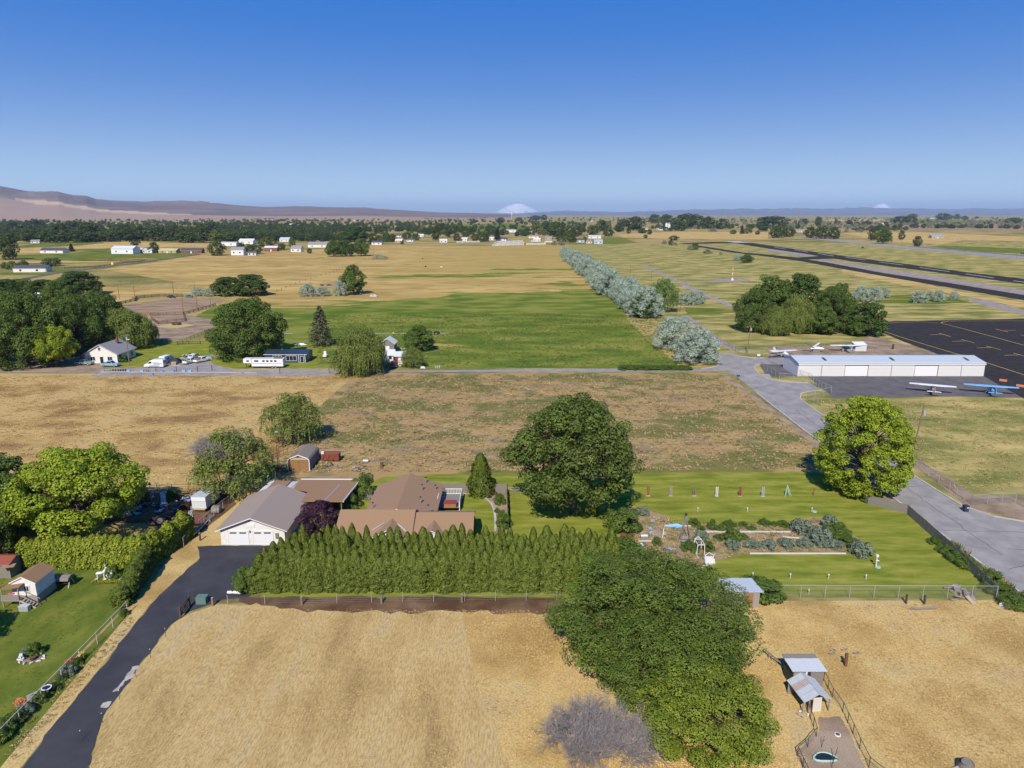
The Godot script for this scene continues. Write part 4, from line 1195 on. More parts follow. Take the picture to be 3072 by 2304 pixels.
func car(label: String, at: Vector3, turn: float, paint: String, group := "", tall := 1.5) -> void:
	var o := thing("parked_car", label, "car", at, turn, group)
	part("body", Sh.new().side([Vector2(2.1, 0.35), Vector2(2.2, 0.62), Vector2(2.0, 0.86), Vector2(0.95, 0.98), Vector2(-2.1, 1.0), Vector2(-2.2, 0.6), Vector2(-2.1, 0.36)], 0.88, 0.08, 0.7), M[paint], o)
	part("cabin", Sh.new().side([Vector2(1.0, 0.97), Vector2(0.25, tall), Vector2(-1.5, tall), Vector2(-2.0, 0.98)], 0.82, 0.25, 0.97), M[paint], o)
	part("windscreen", Sh.new().quad_on([Vector3(-0.72, 1.03, 0.98), Vector3(0.72, 1.03, 0.98), Vector3(0.62, tall - 0.06, 0.36), Vector3(-0.62, tall - 0.06, 0.36)]), M.glass_dark, o)
	part("rear_window", Sh.new().quad_on([Vector3(0.68, 1.06, -2.0), Vector3(-0.68, 1.06, -2.0), Vector3(-0.6, tall - 0.08, -1.62), Vector3(0.6, tall - 0.08, -1.62)]), M.glass_dark, o)
	for s in [-1.0, 1.0]:
		part("side_window", Sh.new().quad_on([Vector3(s * 0.825, 1.04, -1.7 * s), Vector3(s * 0.825, 1.04, 0.75 * s), Vector3(s * 0.71, tall - 0.08, 0.2 * s), Vector3(s * 0.71, tall - 0.08, -1.4 * s)], true), M.glass_dark, o)
		part("headlight", Sh.new().box(Vector3(s * 0.62, 0.72, 2.12), Vector3(0.36, 0.16, 0.08)), M.rim, o)
		part("tail_light", Sh.new().box(Vector3(s * 0.72, 0.8, -2.17), Vector3(0.25, 0.16, 0.05)), M.red, o)
	wheels(o, [Vector3(-0.8, 0.33, 1.35), Vector3(0.8, 0.33, 1.35), Vector3(-0.8, 0.33, -1.35), Vector3(0.8, 0.33, -1.35)], 0.33)


func text_on(parent: Node3D, words: String, at: Vector3, b: Basis, size: float, m: Material) -> void:
	var t := TextMesh.new()
	t.text = words
	var f := SystemFont.new()
	f.font_names = PackedStringArray(["Droid Sans"])
	f.font_weight = 700
	t.font = f
	t.font_size = 32
	t.pixel_size = size / 32.0
	t.depth = 0.006
	var o := part("lettering", t, m, parent)
	o.transform = Transform3D(b, at)


# ---------------------------------------------------------------- the home in the middle

func home() -> void:
	# double garage: gable end towards the camera
	var g := thing("garage", "white double garage with two panelled doors and grey-brown shingle roof", "garage", Vector3(-36.85, 0, -99.1))
	gable(g, Vector3.ZERO, false, 12.0, 9.1, 2.5, 1.75, 0.55, M.shingle_grey, M.wall_white, M.trim_white)
	for x in [-2.05, 1.45]:
		var d := part("garage_door", Sh.new().box(Vector3(x, 2.2, 6.03), Vector3(3.0, 0.1, 0.1)).box(Vector3(x - 1.45, 1.1, 6.03), Vector3(0.12, 2.2, 0.1)).box(Vector3(x + 1.45, 1.1, 6.03), Vector3(0.12, 2.2, 0.1)), M.trim_white, g)
		for k in 4:
			part("panel", Sh.new().box(Vector3(x, 0.29 + k * 0.53, 6.02), Vector3(2.76, 0.515, 0.05)), M.paint_white, d)
		for k in 2:
			part("pane", Sh.new().box(Vector3(x - 0.68 + k * 1.36, 1.92, 6.05), Vector3(0.98, 0.2, 0.02)), M.glass_dark, d)
	part("side_door", Sh.new().box(Vector3(4.58, 1.05, 3.5), Vector3(0.06, 2.1, 0.95)), M.trim_white, g)
	part("wall_lamp", Sh.new().box(Vector3(-0.3, 2.15, 6.08), Vector3(0.14, 0.28, 0.14)), M.black, g)
	part("meter_box", Sh.new().box(Vector3(3.5, 1.5, 6.08), Vector3(0.45, 0.8, 0.14)), M.metal_tan, g)
	part("gable_panel", Sh.new().box(Vector3(-0.1, 3.1, 6.03), Vector3(1.0, 0.5, 0.04)), M.trim_white, g)
	part("foundation", Sh.new().box(Vector3(0, 0.06, 0), Vector3(9.3, 0.12, 12.2)), M.concrete, g)

	# the house: a long front wing in two roof heights, a cross gable and a rear wing
	var h := thing("house", "long white bungalow with tan shingle roofs behind the deep hedge", "house", Vector3(-15, 0, -94.9))
	gable(h, Vector3(-4.2, 0, 0.1), true, 10.0, 8.8, 2.7, 1.9, 0.4, M.shingle_tan, M.wall_white, M.trim_white)
	gable(h, Vector3(5.3, 0, 0.0), true, 7.8, 8.2, 2.55, 1.6, 0.4, M.shingle_tan, M.wall_white, M.trim_white)
	gable(h, Vector3(-1.9, 0, 2.7), false, 4.6, 5.0, 2.62, 1.35, 0.4, M.shingle_tan, M.wall_white, M.trim_white)
	gable(h, Vector3(4.0, 0, 2.9), false, 3.6, 3.8, 2.5, 1.1, 0.35, M.shingle_tan, M.wall_white, M.trim_white)
	gable(h, Vector3(-1.6, 0, -7.4), false, 13.6, 9.9, 2.66, 1.92, 0.45, M.shingle_tan, M.wall_white, M.trim_white)
	for q in [[0, -7.5, 1.5, 1.8, 1.2], [0, 6.2, 1.5, 1.5, 1.1], [0, 8.0, 1.5, 1.2, 1.1]]:
		opening(h, "window", Vector3(q[1], q[2], 4.52 if q[1] < 0 else 4.12), q[3], q[4], Vector3(0, 0, 1), M.trim_white, M.glass_dark, 1)
	opening(h, "window", Vector3(-1.9, 1.5, 5.02), 1.9, 1.2, Vector3(0, 0, 1), M.trim_white, M.glass_dark, 1)
	opening(h, "window", Vector3(9.22, 1.5, 0), 1.4, 1.1, Vector3(1, 0, 0), M.trim_white, M.glass_dark, 1)
	opening(h, "window", Vector3(3.37, 1.5, -12.0), 1.2, 1.1, Vector3(1, 0, 0), M.trim_white, M.glass_dark)
	opening(h, "door", Vector3(3.37, 1.85, -9.5), 1.7, 1.9, Vector3(1, 0, 0), M.trim_white, M.glass_dark, 1)
	for q in [Vector3(-13.92, 4, -107.96), Vector3(-14.12, 4.1, -104.6), Vector3(-12.24, 3.2, -106.64), Vector3(-13.76, 4, -99.82), Vector3(-12.25, 4, -96.77), Vector3(-20.82, 3.4, -99.05)]:
		var v := part("vent_pipe", Sh.new().disc(q - h.position + Vector3(0, 0.1, 0), Vector3.UP, 0.09, 0.42, 8), M.steel, h)
		part("cap", Sh.new().disc(q - h.position + Vector3(0, 0.58, 0), Vector3.UP, 0.15, 0.05, 8), M.black, v)
	for q in [[Vector3(-19.46, 3, -91.12), Vector3(-17.91, 3.6, -92.33)], [Vector3(-16.5, 3.6, -92.81), Vector3(-14.44, 2.9, -90.63)]]:
		part("valley_flashing", Sh.new().bar(q[0] - h.position + Vector3(0, 0.22, 0), q[1] - h.position + Vector3(0, 0.22, 0), 0.16, 0.02), M.tin, h)
	# raised deck with white rails and a hot tub under a red cover
	var d := thing("deck", "small grey plank deck with white balustrade behind the bungalow", "deck", Vector3(-10.0, 0, -106.4))
	for k in 14:
		part("plank", Sh.new().box(Vector3(0, 0.76, -3.6 + k * 0.4), Vector3(3.5, 0.05, 0.385)), M.board_grey, d)
	for p in [Vector3(-1.6, 0, -3.7), Vector3(1.7, 0, -3.7), Vector3(1.7, 0, -1.0), Vector3(1.7, 0, 1.7)]:
		part("post", Sh.new().bar(p, p + Vector3(0, 1.8, 0), 0.12), M.trim_white, d)
	for q in [[Vector3(-1.6, 0, -3.7), Vector3(1.7, 0, -3.7)], [Vector3(1.7, 0, -3.7), Vector3(1.7, 0, 1.7)]]:
		for y in [0.9, 1.75]:
			part("rail", Sh.new().bar(q[0] + Vector3(0, y, 0), q[1] + Vector3(0, y, 0), 0.07, 0.09), M.trim_white, d)
		var b := Sh.new()
		var n := int(q[0].distance_to(q[1]) / 0.24)
		for k in n:
			var p: Vector3 = q[0].lerp(q[1], (k + 0.5) / n)
			b.bar(p + Vector3(0, 0.9, 0), p + Vector3(0, 1.75, 0), 0.06)
		stuff(part("balusters", b, M.trim_white, d))
	var t := thing("hot_tub", "square hot tub with red cover on the grey plank deck", "hot tub", Vector3(-9.77, 0.8, -105.09))
	part("tub", Sh.new().box(Vector3(0, 0.35, 0), Vector3(1.9, 0.7, 1.3)), M.board_brown, t)
	part("cover", Sh.new().box(Vector3(0, 0.75, 0), Vector3(2.0, 0.1, 1.4)), M.red, t)

	# flat-roofed outbuilding behind the garage
	var o := thing("outbuilding", "low outbuilding with patchy brown shed roof and white fascia behind the garage", "outbuilding", Vector3(-30, 0, -107))
	var roof := [Vector2(-5.2, -0.3), Vector2(-5.1, -4.2), Vector2(4.7, -4.1), Vector2(3.95, 4.9), Vector2(-2.5, 4.7), Vector2(-2.5, 0.8)]
	part("roof", Sh.new().prism(roof, 2.75, 2.95), M.shingle_patch, o)
	part("fascia", Sh.new().bar(Vector3(-5.1, 2.9, -4.3), Vector3(4.7, 2.9, -4.2), 0.14, 0.3).bar(Vector3(4.75, 2.85, -4.1), Vector3(4.0, 2.85, 4.9), 0.1, 0.26), M.trim_white, o)
	part("ridge_strip", Sh.new().bar(Vector3(1.9, 2.96, -2.0), Vector3(1.1, 2.96, 4.8), 0.3, 0.04), M.shingle_ash, o)
	part("wall", Sh.new().box(Vector3(-0.4, 1.37, -3.4), Vector3(8.8, 2.75, 0.15)).box(Vector3(-4.6, 1.37, -2.0), Vector3(0.15, 2.75, 3.0)).box(Vector3(3.5, 1.37, -1.4), Vector3(0.15, 2.75, 4.0)), M.board_old, o)
	for p in [Vector3(-2.2, 0, 4.4), Vector3(0.8, 0, 4.4), Vector3(3.6, 0, 4.5)]:
		part("post", Sh.new().bar(p, p + Vector3(0, 2.75, 0), 0.14), M.board_grey, o)
	var l := thing("lean_to", "small brown hipped lean-to roof with pale metal edge beside the garage", "lean-to", Vector3(-38.6, 0, -109.2))
	part("roof", Sh.new().prism([Vector2(-0.9, -2.6), Vector2(0.1, -2.2), Vector2(1.8, -2.2), Vector2(1.5, 2.6), Vector2(-1.2, 2.6)], 2.5, 2.68), M.shingle_patch, l)
	part("metal_edge", Sh.new().prism([Vector2(-1.9, -3.2), Vector2(-0.95, -3.2), Vector2(-1.25, 2.6), Vector2(-2.3, 2.2)], 2.35, 2.42), M.tin_white, l)
	part("metal_strip", Sh.new().prism([Vector2(1.9, -2.2), Vector2(3.0, -2.3), Vector2(2.4, 1.6), Vector2(1.6, 1.6)], 2.45, 2.52), M.tin, l)
	part("wall", Sh.new().box(Vector3(0.1, 1.2, 0), Vector3(2.6, 2.4, 4.2)), M.board_old, l)
	var a := thing("antenna_mast", "thin rusty lattice mast standing behind the garage roof", "mast", g3(-41.52, -119.48))
	part("mast", Sh.new().bar(Vector3(-0.15, 0, 0), Vector3(-0.15, 8.6, 0), 0.06).bar(Vector3(0.15, 0, 0), Vector3(0.15, 8.6, 0), 0.06).bar(Vector3(0, 0, 0.25), Vector3(0, 8.6, 0.25), 0.06), M.rust, a)
	for k in 9:
		part("brace", Sh.new().bar(Vector3(-0.15, 0.6 + k * 0.9, 0), Vector3(0.15, 1.0 + k * 0.9, 0), 0.035), M.rust, a)
	part("lamp_head", Sh.new().box(Vector3(0.1, 8.7, 0), Vector3(0.5, 0.2, 0.3)), M.galvanised, a)

	# metal shed with timber doors
	var s := thing("metal_shed", "tan metal shed with white rounded frame and brown plank doors", "shed", Vector3(-39.05, 0, -126.4))
	var arch := [Vector2(-1.95, 0), Vector2(-1.95, 2.1), Vector2(-1.7, 2.45), Vector2(0, 3.1), Vector2(1.7, 2.45), Vector2(1.95, 2.1), Vector2(1.95, 0)]
	for i in 6:
		var p: Vector2 = arch[i]
		var q: Vector2 = arch[i + 1]
		var r := Sh.new()
		r.quad(Vector3(p.x, p.y, -3.5), Vector3(p.x, p.y, 3.4), Vector3(q.x, q.y, 3.4), Vector3(q.x, q.y, -3.5))
		if i == 2 or i == 3:
			for k in 9:
				var z := -3.2 + k * 0.8
				r.bar(Vector3(p.x, p.y + 0.02, z), Vector3(q.x, q.y + 0.02, z), 0.06, 0.05)
		part("roof_panel" if i > 0 and i < 5 else "side_panel", r, M.metal_tan, s)
		part("frame", Sh.new().bar(Vector3(p.x, p.y, 3.45), Vector3(q.x, q.y, 3.45), 0.14, 0.14), M.trim_white, s)
	part("back_wall", Sh.new().box(Vector3(0, 1.1, -3.4), Vector3(3.8, 2.2, 0.05)), M.metal_tan, s)
	part("gable_panel", Sh.new().box(Vector3(0, 2.35, 3.3), Vector3(3.4, 0.5, 0.05)), M.wood_pale, s)
	for k in 2:
		var dr := part("door", Sh.new().box(Vector3(-0.9 + k * 1.8, 1.85, 3.36), Vector3(1.76, 0.12, 0.05)), M.board_brown, s)
		part("rail", Sh.new().box(Vector3(-0.9 + k * 1.8, 0.25, 3.36), Vector3(1.76, 0.12, 0.05)), M.board_brown, dr)
		for j in 6:
			part("plank", Sh.new().box(Vector3(-1.63 + k * 1.8 + j * 0.295, 1.03, 3.32), Vector3(0.28, 2.0, 0.05)), M.board_brown, dr)
	# things lying about behind the house
	var tk := thing("rusty_tank", "rusty red steel hopper with cross braces beside the metal shed", "hopper", g3(-34.57, -128.64))
	part("tank", Sh.new().side([Vector2(-0.7, 0.3), Vector2(0.7, 0.3), Vector2(0.95, 1.6), Vector2(-0.95, 1.6)], 1.65), M.rust_red, tk)
	for k in 3:
		part("brace", Sh.new().bar(Vector3(-1.5 + k, 0.35, 0.8), Vector3(-1.0 + k, 1.6, 0.98), 0.09).bar(Vector3(-1.0 + k, 1.6, 0.98), Vector3(-0.5 + k, 0.35, 0.8), 0.09), M.rust, tk)
	for z in [-0.95, 0.95]:
		part("rim", Sh.new().bar(Vector3(-1.7, 1.62, z), Vector3(1.7, 1.62, z), 0.09), M.rust, tk)
	part("drum", Sh.new().disc(Vector3(-1.4, 1.65, 0.5), Vector3.UP, 0.3, 0.35), M.trim_white, tk)
	for k in [-1.4, 1.4]:
		for z in [-0.5, 0.5]:
			part("leg", Sh.new().bar(Vector3(k, 0, z), Vector3(k, 0.4, z), 0.12), M.rust, tk)
	heap("scrap_heap", "grey heap of broken boards and metal on the dry grass behind the bungalow", g3(-28.46, -124.16), 1.4, 0.5, ["board_grey", "tin", "black", "board_old"], 15, 201)
	heap("scrap_heap", "tangle of wooden frames and weeds before the rusty hopper", g3(-33.96, -125.45), 1.2, 0.8, ["board_grey", "post_dark", "board_old"], 12, 202)
	heap("timber_pile", "dark pile of stacked timber between willow and metal shed", g3(-43.92, -123.4), 1.8, 1.4, ["post_dark", "board_grey", "board_old"], 20, 203)
	var bk := thing("bucket", "grey galvanised drum lying in the weeds behind the bungalow", "drum", g3(-27.76, -127.83))
	part("barrel", Sh.new().disc(Vector3(0, 0.3, 0), Vector3.RIGHT, 0.3, 0.5), M.galvanised, bk)
	part("mouth", Sh.new().disc(Vector3(0.5, 0.3, 0), Vector3.RIGHT, 0.26, 0.01), M.black, bk)
	var st := thing("barrel", "rusty brown barrel standing in the dry weeds behind the bungalow", "barrel", g3(-24.27, -125.19))
	part("barrel", Sh.new().disc(Vector3(0, 0.45, 0), Vector3.UP, 0.3, 0.45), M.rust, st)
	part("lid", Sh.new().disc(Vector3(0, 0.91, 0), Vector3.UP, 0.31, 0.02), M.rust, st)
	# pipe ramp and posts by the fence
	var rp := thing("pipe_corral", "rusty pipe rail frame leaning between willow and metal shed", "corral", g3(-45.26, -128.64))
	for k in 6:
		part("post", Sh.new().bar(Vector3(-1.1 + k * 0.45, 0, 1.0 - k), Vector3(-1.1 + k * 0.45, 1.2, 1.0 - k), 0.07), M.rust, rp)
	for y in [0.5, 1.15]:
		part("rail", Sh.new().bar(Vector3(-1.1, y, 1.0), Vector3(1.15, y, -4.0), 0.06), M.rust, rp)

	# fences of the home lot
	board_fence("board_fence", "weathered grey board fence closing the garden behind the deck", [Vector3(-12.2, 0, -112.4), Vector3(-6.7, 0, -112.5), Vector3(-0.9, 0, -112.4)], 1.75, 2.4, "board_grey", 0.16)
	board_fence("board_fence", "short grey board fence between outbuilding and rear wing", [Vector3(-24.8, 0, -109.6), Vector3(-21.6, 0, -109.6)], 1.6, 1.6, "board_grey", 0.16)
	board_fence("board_fence", "dark board fence running from the garden gate towards the hedge", [Vector3(-0.8, 0, -112.2), Vector3(-0.45, 0, -96.6)], 1.75, 2.6, "board_dark", 0.16)
	rail_fence("split_rail_fence", "two-rail pale timber fence piece beside the big maple", [Vector3(-0.6, 0, -112.3), Vector3(3.6, 0, -112.2)], 1.2, 2.1, 3, "board_old")
	board_fence("board_fence", "long weathered board fence along the street verge", [g3(57.67, -110.47), g3(57.95, -107.85), Vector3(62.2, 0, -104), Vector3(60.9, 0, -88), Vector3(59.6, 0, -78.7)], 1.55, 2.4, "board_grey", 0.15)
	wire_fence("chain_link_fence", "galvanised chain-link fence between lawn and dry field", [Vector3(20.5, 0, -78.9), Vector3(59.4, 0, -78.6)], 1.75, 3.1, "galvanised")
	wire_fence("wire_fence", "low wire fence on posts along the foot of the deep hedge", [g3(-34.36, -77.3), g3(-25.39, -77.3), g3(-17.04, -77.71), Vector3(13, 0, -78.5), Vector3(20.3, 0, -78.9)], 1.25, 3.6, "galvanised", "", false, 0, 4)
	tree("cone_tree", "small_conifer", "yellow-green conical tree standing before the grey board fence", g3(-5.23, -111.6), 7.4, 4.2, 0.4)
	tree("plum_purple", "purple_plum_tree", "dark purple-leaved plum tree between garage and bungalow", g3(-28.34, -96.06), 5.6, 6.6, 1.0)
	tree("bush", "shrub", "round bright green shrub at the corner of the outbuilding", g3(-26.08, -106.23), 2.6, 3.6, 0.3, "", "shrub")
	tree("bush", "shrub", "tall leafy green shrub between outbuilding and rear wing", g3(-24.48, -110.61), 4.2, 4.0, 1.7, "", "shrub")
	tree("cedar_0", "slim_cypress", "single slim dark cypress at the end wall of the bungalow", g3(-5.68, -95.7), 3.6, 0.8)
	for q in [[g3(-2.08, -107.73), 1.9, 1.8], [g3(-2.33, -104.48), 0.8, 0.9], [g3(-1.2, -98.98), 2.2, 2.4], [g3(-1.54, -102.11), 1.4, 1.4]]:
		tree("bush", "garden_shrub", "loose green shrub in the curved bed along the dark fence", q[0], q[1], q[2], q[1] * 3.0, "shrubs in the curved garden bed", "shrub")


func heap(called: String, label: String, at: Vector3, r0: float, h: float, mats: Array, n: int, sd: int, category := "heap") -> void:
	# a pile of boards, boxes and sheets; each piece is a part
	var r := seeded(sd)
	var o := thing(called, label, category, at)
	for k in n:
		var a := r.randf() * TAU
		var d := sqrt(r.randf()) * r0
		var s := Vector3(r.randf_range(0.25, 1.0) * r0 * 0.7, r.randf_range(0.05, 0.3) * maxf(h, 0.5), r.randf_range(0.12, 0.5) * r0 * 0.6)
		var b := Basis.from_euler(Vector3(r.randf_range(-0.35, 0.35), r.randf() * TAU, r.randf_range(-0.35, 0.35)))
		part("piece", Sh.new().box(Vector3(cos(a) * d, s.y * 0.5 + 0.05 + h * 0.7 * (1.0 - d / r0) * r.randf(), sin(a) * d), s, b), M[mats[k % mats.size()]], o)


func front_and_coop() -> void:
	# the deep hedge: three staggered rows
	var r := seeded(301)
	for row in 3:
		for k in 46:
			var x := -32.4 + k * 1.0 + (0.5 if row == 1 else 0.0) + r.randf_range(-0.14, 0.14)
			var z: float = [-80.6, -81.9, -83.2][row] + r.randf_range(-0.3, 0.3)
			var h: float = [5.2, 6.6, 7.4][row] * r.randf_range(0.86, 1.08)
			if x < -30.5:
				h *= 0.62
			elif x < -28.0:
				h *= 0.8
			tree("arborvitae_%d" % (r.randi() % 3), "arborvitae", "arborvitae in the deep hedge between dry field and bungalow", Vector3(x, 0, z), h, [1.75, 1.3, 1.2][row] * r.randf_range(0.88, 1.15), r.randf() * TAU, "arborvitae of the deep front hedge")
	tree("round", "tawny_shrub", "browning leafy shrub at the driveway end of the deep hedge", g3(-33.17, -80.37), 3.4, 3.4, 0.5, "", "shrub")
	# gate, posts and boxes where the driveway meets the field
	var g := thing("timber_gate", "open dark timber gate of four rails beside the driveway", "gate", Vector3.ZERO)
	var p := g3(-38.71, -74.29)
	var q := g3(-38.77, -76.86)
	for k in 4:
		part("rail", Sh.new().bar(p + Vector3(0, 0.3 + k * 0.32, 0), q + Vector3(0, 0.3 + k * 0.32, 0), 0.06, 0.14), M.post_dark, g)
	for e in [p, q]:
		part("post", Sh.new().bar(e, e + Vector3(0, 1.5, 0), 0.18), M.post_dark, g)
	part("brace", Sh.new().bar(p + Vector3(0, 0.3, 0), q + Vector3(0, 1.2, 0), 0.05, 0.12), M.post_dark, g)
	var u := thing("utility_box", "green utility cabinet between gate and hedge", "cabinet", g3(-37.6, -77.71))
	part("cabinet", Sh.new().box(Vector3(0, 0.42, 0), Vector3(1.2, 0.84, 0.9)), M.green_box, u)
	part("lid", Sh.new().box(Vector3(0, 0.87, 0), Vector3(1.26, 0.08, 0.96)), M.green_box, u)
	for e in [g3(-36.04, -77), g3(-25.36, -77.2), g3(-15.8, -77.51), g3(-6.09, -77.79), g3(-15.84, -77.6)]:
		var o := thing("fence_post", "stout weathered timber post at the foot of the deep hedge", "post", e, 0.0, "stout posts along the hedge foot")
		part("post", Sh.new().box(Vector3(0, 0.55, 0), Vector3(0.24, 1.1, 0.24)), M.post_wood, o)
		part("cap", Sh.new().box(Vector3(0, 1.11, 0), Vector3(0.27, 0.03, 0.27)), M.board_old, o)
	for e in [[g3(-35.11, -79.82), "first"], [g3(-34.44, -79.82), "second"], [g3(-33.91, -79.76), "third"]]:
		var o := thing("white_sack", "white sack lying on the asphalt at the hedge end", "sack", e[0], 0.0, "sacks on the paved yard")
		part("sack", Sh.new().tube([Vector3(-0.32, 0.16, 0), Vector3(-0.2, 0.2, 0), Vector3(0.2, 0.21, 0.02), Vector3(0.34, 0.15, 0)], [0.07, 0.19, 0.2, 0.06], 8), M.paint_white, o)
		part("tie", Sh.new().disc(Vector3(0.34, 0.15, 0), Vector3.RIGHT, 0.05, 0.04, 6), M.black, o)
	for e in [g3(-38.69, -70.58), g3(-38.45, -66.71), g3(-38.31, -63.41), g3(-38.15, -59.99), g3(-38, -56.78), g3(-38.64, -54.5)]:
		var o := thing("marker_stake", "thin steel marker stake at the driveway edge of the dry field", "stake", e, 0.0, "stakes along the driveway")
		part("stake", Sh.new().bar(Vector3.ZERO, Vector3(0, 1.0, 0), 0.035), M.post_dark, o)
		part("tip", Sh.new().bar(Vector3(0, 1.0, 0), Vector3(0, 1.1, 0), 0.045), M.paint_white, o)
	# big trees on the field edge
	tree("walnut", "walnut_tree", "broad dark green walnut tree crossing the chain-link fence line", Vector3(14.6, 0, -67.5), 10.2, 21.0, 0.3)
	tree("walnut", "walnut_tree", "dark green walnut tree behind the leafless thicket", Vector3(14.6, 0, -61.8), 8.4, 14.5, 2.2)
	tree("plumtree", "plum_tree", "low yellow-green plum tree beside the leafless thicket", Vector3(17.2, 0, -55.0), 6.3, 11.5, 1.1)
	tree("plumtree", "leafy_tree", "light green leafy tree growing at the end of the garden beds", Vector3(12.2, 0, -79.8), 4.6, 10.0, 0.9)
	tree("round", "leafy_tree", "green tree overhanging the shed roof at the chain-link fence", Vector3(18.4, 0, -76.2), 5.6, 8.0, 2.9)
	tree("twigs", "leafless_thicket", "grey leafless thicket of dead twigs in front of the walnut trees", Vector3(6.4, 0, -53.8), 6.4, 7.4, 0.0, "", "shrub")
	tree("twigs", "leafless_thicket", "smaller grey dead thicket touching the yellow-green plum tree", Vector3(10.4, 0, -53.0), 5.2, 6.0, 2.0, "", "shrub")
	tree("bush", "seedling_shrub", "single green seedling bush at the walnut's skirt in dry grass", g3(4.56, -55.12), 1.0, 1.5, 0.2, "", "shrub")
	var sh := thing("flat_shed", "low shed with flat grey felt roof half under the trees", "shed", g3(27.6, -77.95))
	part("roof", Sh.new().prism([Vector2(-2.3, -1.8), Vector2(2.0, -1.8), Vector2(2.4, 1.5), Vector2(-2.0, 1.5)], 2.1, 2.2), M.tin, sh)
	part("wall", Sh.new().box(Vector3(0, 1.05, -0.1), Vector3(4.0, 2.1, 2.9)), M.board_old, sh)
	part("door", Sh.new().box(Vector3(0.8, 0.95, 1.37), Vector3(0.9, 1.9, 0.05)), M.board_brown, sh)
	tree("bush", "shrub", "yellow-green shrub beside the flat-roofed shed at the chain-link", g3(30.82, -79.21), 2.2, 5.4, 0.8, "", "shrub")
	# poultry yard
	sheet("poultry_yard", rough_edge([g2(28.86, -57.58), g2(30.79, -57.58), g2(30.75, -55.27), g2(30.07, -51.26), Vector2(31, -46), Vector2(25, -46), g2(24.66, -52.59), g2(26.56, -54.44), g2(27.95, -55.74)], 0.5, 0.12, 20), 0.03, M.bare)
	var c := thing("coop", "green-sided poultry hut with white tin sheet roof", "poultry hut", Vector3(29.35, 0, -62.8))
	part("wall_side", Sh.new().box(Vector3(-1.5, 0.95, 0.0), Vector3(0.08, 1.9, 2.3)), M.board_green, c)
	for k in 9:
		part("plank", Sh.new().box(Vector3(-0.85, 0.12 + k * 0.22, 1.12), Vector3(1.2, 0.205, 0.05)), M.board_old, c)
		part("plank", Sh.new().box(Vector3(0.85, 0.12 + k * 0.22, 1.12), Vector3(1.25, 0.205, 0.05)), M.board_grey, c)
	part("wall_back", Sh.new().box(Vector3(0, 0.85, -1.1), Vector3(3.0, 1.7, 0.06)).box(Vector3(1.5, 0.9, 0), Vector3(0.06, 1.8, 2.2)), M.board_grey, c)
	part("doorway", Sh.new().box(Vector3(0, 0.95, 1.05), Vector3(0.45, 1.8, 0.04)), M.black, c)
	part("door_post", Sh.new().bar(Vector3(-0.35, 0, 1.2), Vector3(-0.22, 2.0, 1.2), 0.14), M.trim_white, c)
	part("felt", Sh.new().box(Vector3(-0.05, 2.08, -0.9), Vector3(3.4, 0.05, 1.2), Basis(Vector3.RIGHT, 0.1)), M.board_grey, c)
	for k in 6:
		part("roof_sheet", Sh.new().box(Vector3(-1.42 + k * 0.57, 2.1 + 0.012 * (k % 2), 0.3), Vector3(0.59, 0.03, 2.2), Basis(Vector3.RIGHT, -0.02)), M.tin_white, c)
	var e := thing("coop", "open poultry shelter with rusty corrugated gable roof", "poultry shelter", Vector3(28.6, 0, -59.6), 0.12)
	for s in [-1.0, 1.0]:
		for k in 4:
			var b := Basis(Vector3(0, 0, 1), -s * 0.5)
			var o := part("roof_sheet", Sh.new().box(Vector3(s * 0.72, 1.78, -1.2 + k * 0.82), Vector3(1.6, 0.03, 0.88), b), M.rust_tin if (k == 1 and s < 0) else M.tin, e)
			var rb := Sh.new()
			for j in 5:
				rb.box(Vector3(s * 0.72, 1.8, -1.5 + k * 0.82 + j * 0.17) + b * Vector3(0, 0.015, 0), Vector3(1.58, 0.02, 0.05), b)
			stuff(part("corrugation", rb, M.tin, o))
	for x in [-1.3, 1.3]:
		for z in [-1.4, 1.4]:
			part("post", Sh.new().bar(Vector3(x, 0, z), Vector3(x, 1.45, z), 0.1), M.board_old, e)
	for k in 6:
		part("plank", Sh.new().box(Vector3(0.15, 0.15 + k * 0.25, 1.3), Vector3(0.85, 0.235, 0.05)), M.board_pale, e)
	part("side_panel", Sh.new().box(Vector3(-0.35, 0.75, 0.9), Vector3(0.05, 1.5, 0.8), Basis(Vector3.UP, -0.7)), M.board_old, e)
	part("back_wall", Sh.new().box(Vector3(0, 0.75, -1.4), Vector3(2.5, 1.5, 0.06)), M.board_grey, e)
	heap("feed_sacks", "blue and orange sacks piled against the rusty-roofed shelter", g3(27.5, -57.88), 0.6, 0.5, ["blue", "paint_white", "orange", "blue"], 9, 302)
	wire_fence("poultry_fence", "sagging dark wire fence along the open side of the poultry yard", [g3(31.52, -62.84), g3(31.28, -60.28), g3(31.34, -58.19), g3(30.95, -55.27), g3(30.68, -53.46), g3(30.44, -51.26), Vector3(33.2, 0, -45)], 1.1, 1.5, "post_dark", "", true, 1)
	wire_fence("poultry_fence", "netting fence at the tree side of the poultry yard", [g3(28.01, -58.19), g3(27.75, -56.22), g3(27.51, -54.99), g3(26.17, -53.64), g3(24.85, -52.59), Vector3(24.6, 0, -46)], 1.0, 1.3, "post_dark", "", true, 1)
	var pd := thing("paddling_pool", "cloud-shaped green plastic pool filled with dark water", "pool", g3(27.13, -52.33))
	part("rim", Sh.new().tube(loop(1.0, 0.5, 18, 0.12), ring_of(0.09, 19), 6, false), M.green_pale, pd)
	part("tub", Sh.new().prism(flat_loop(1.02, 0.52, 18, 0.12), 0.02, 0.12), M.green_pale, pd)
	part("water", Sh.new().prism(flat_loop(0.85, 0.42, 18, 0.12), 0.12, 0.2), M.pond, pd)
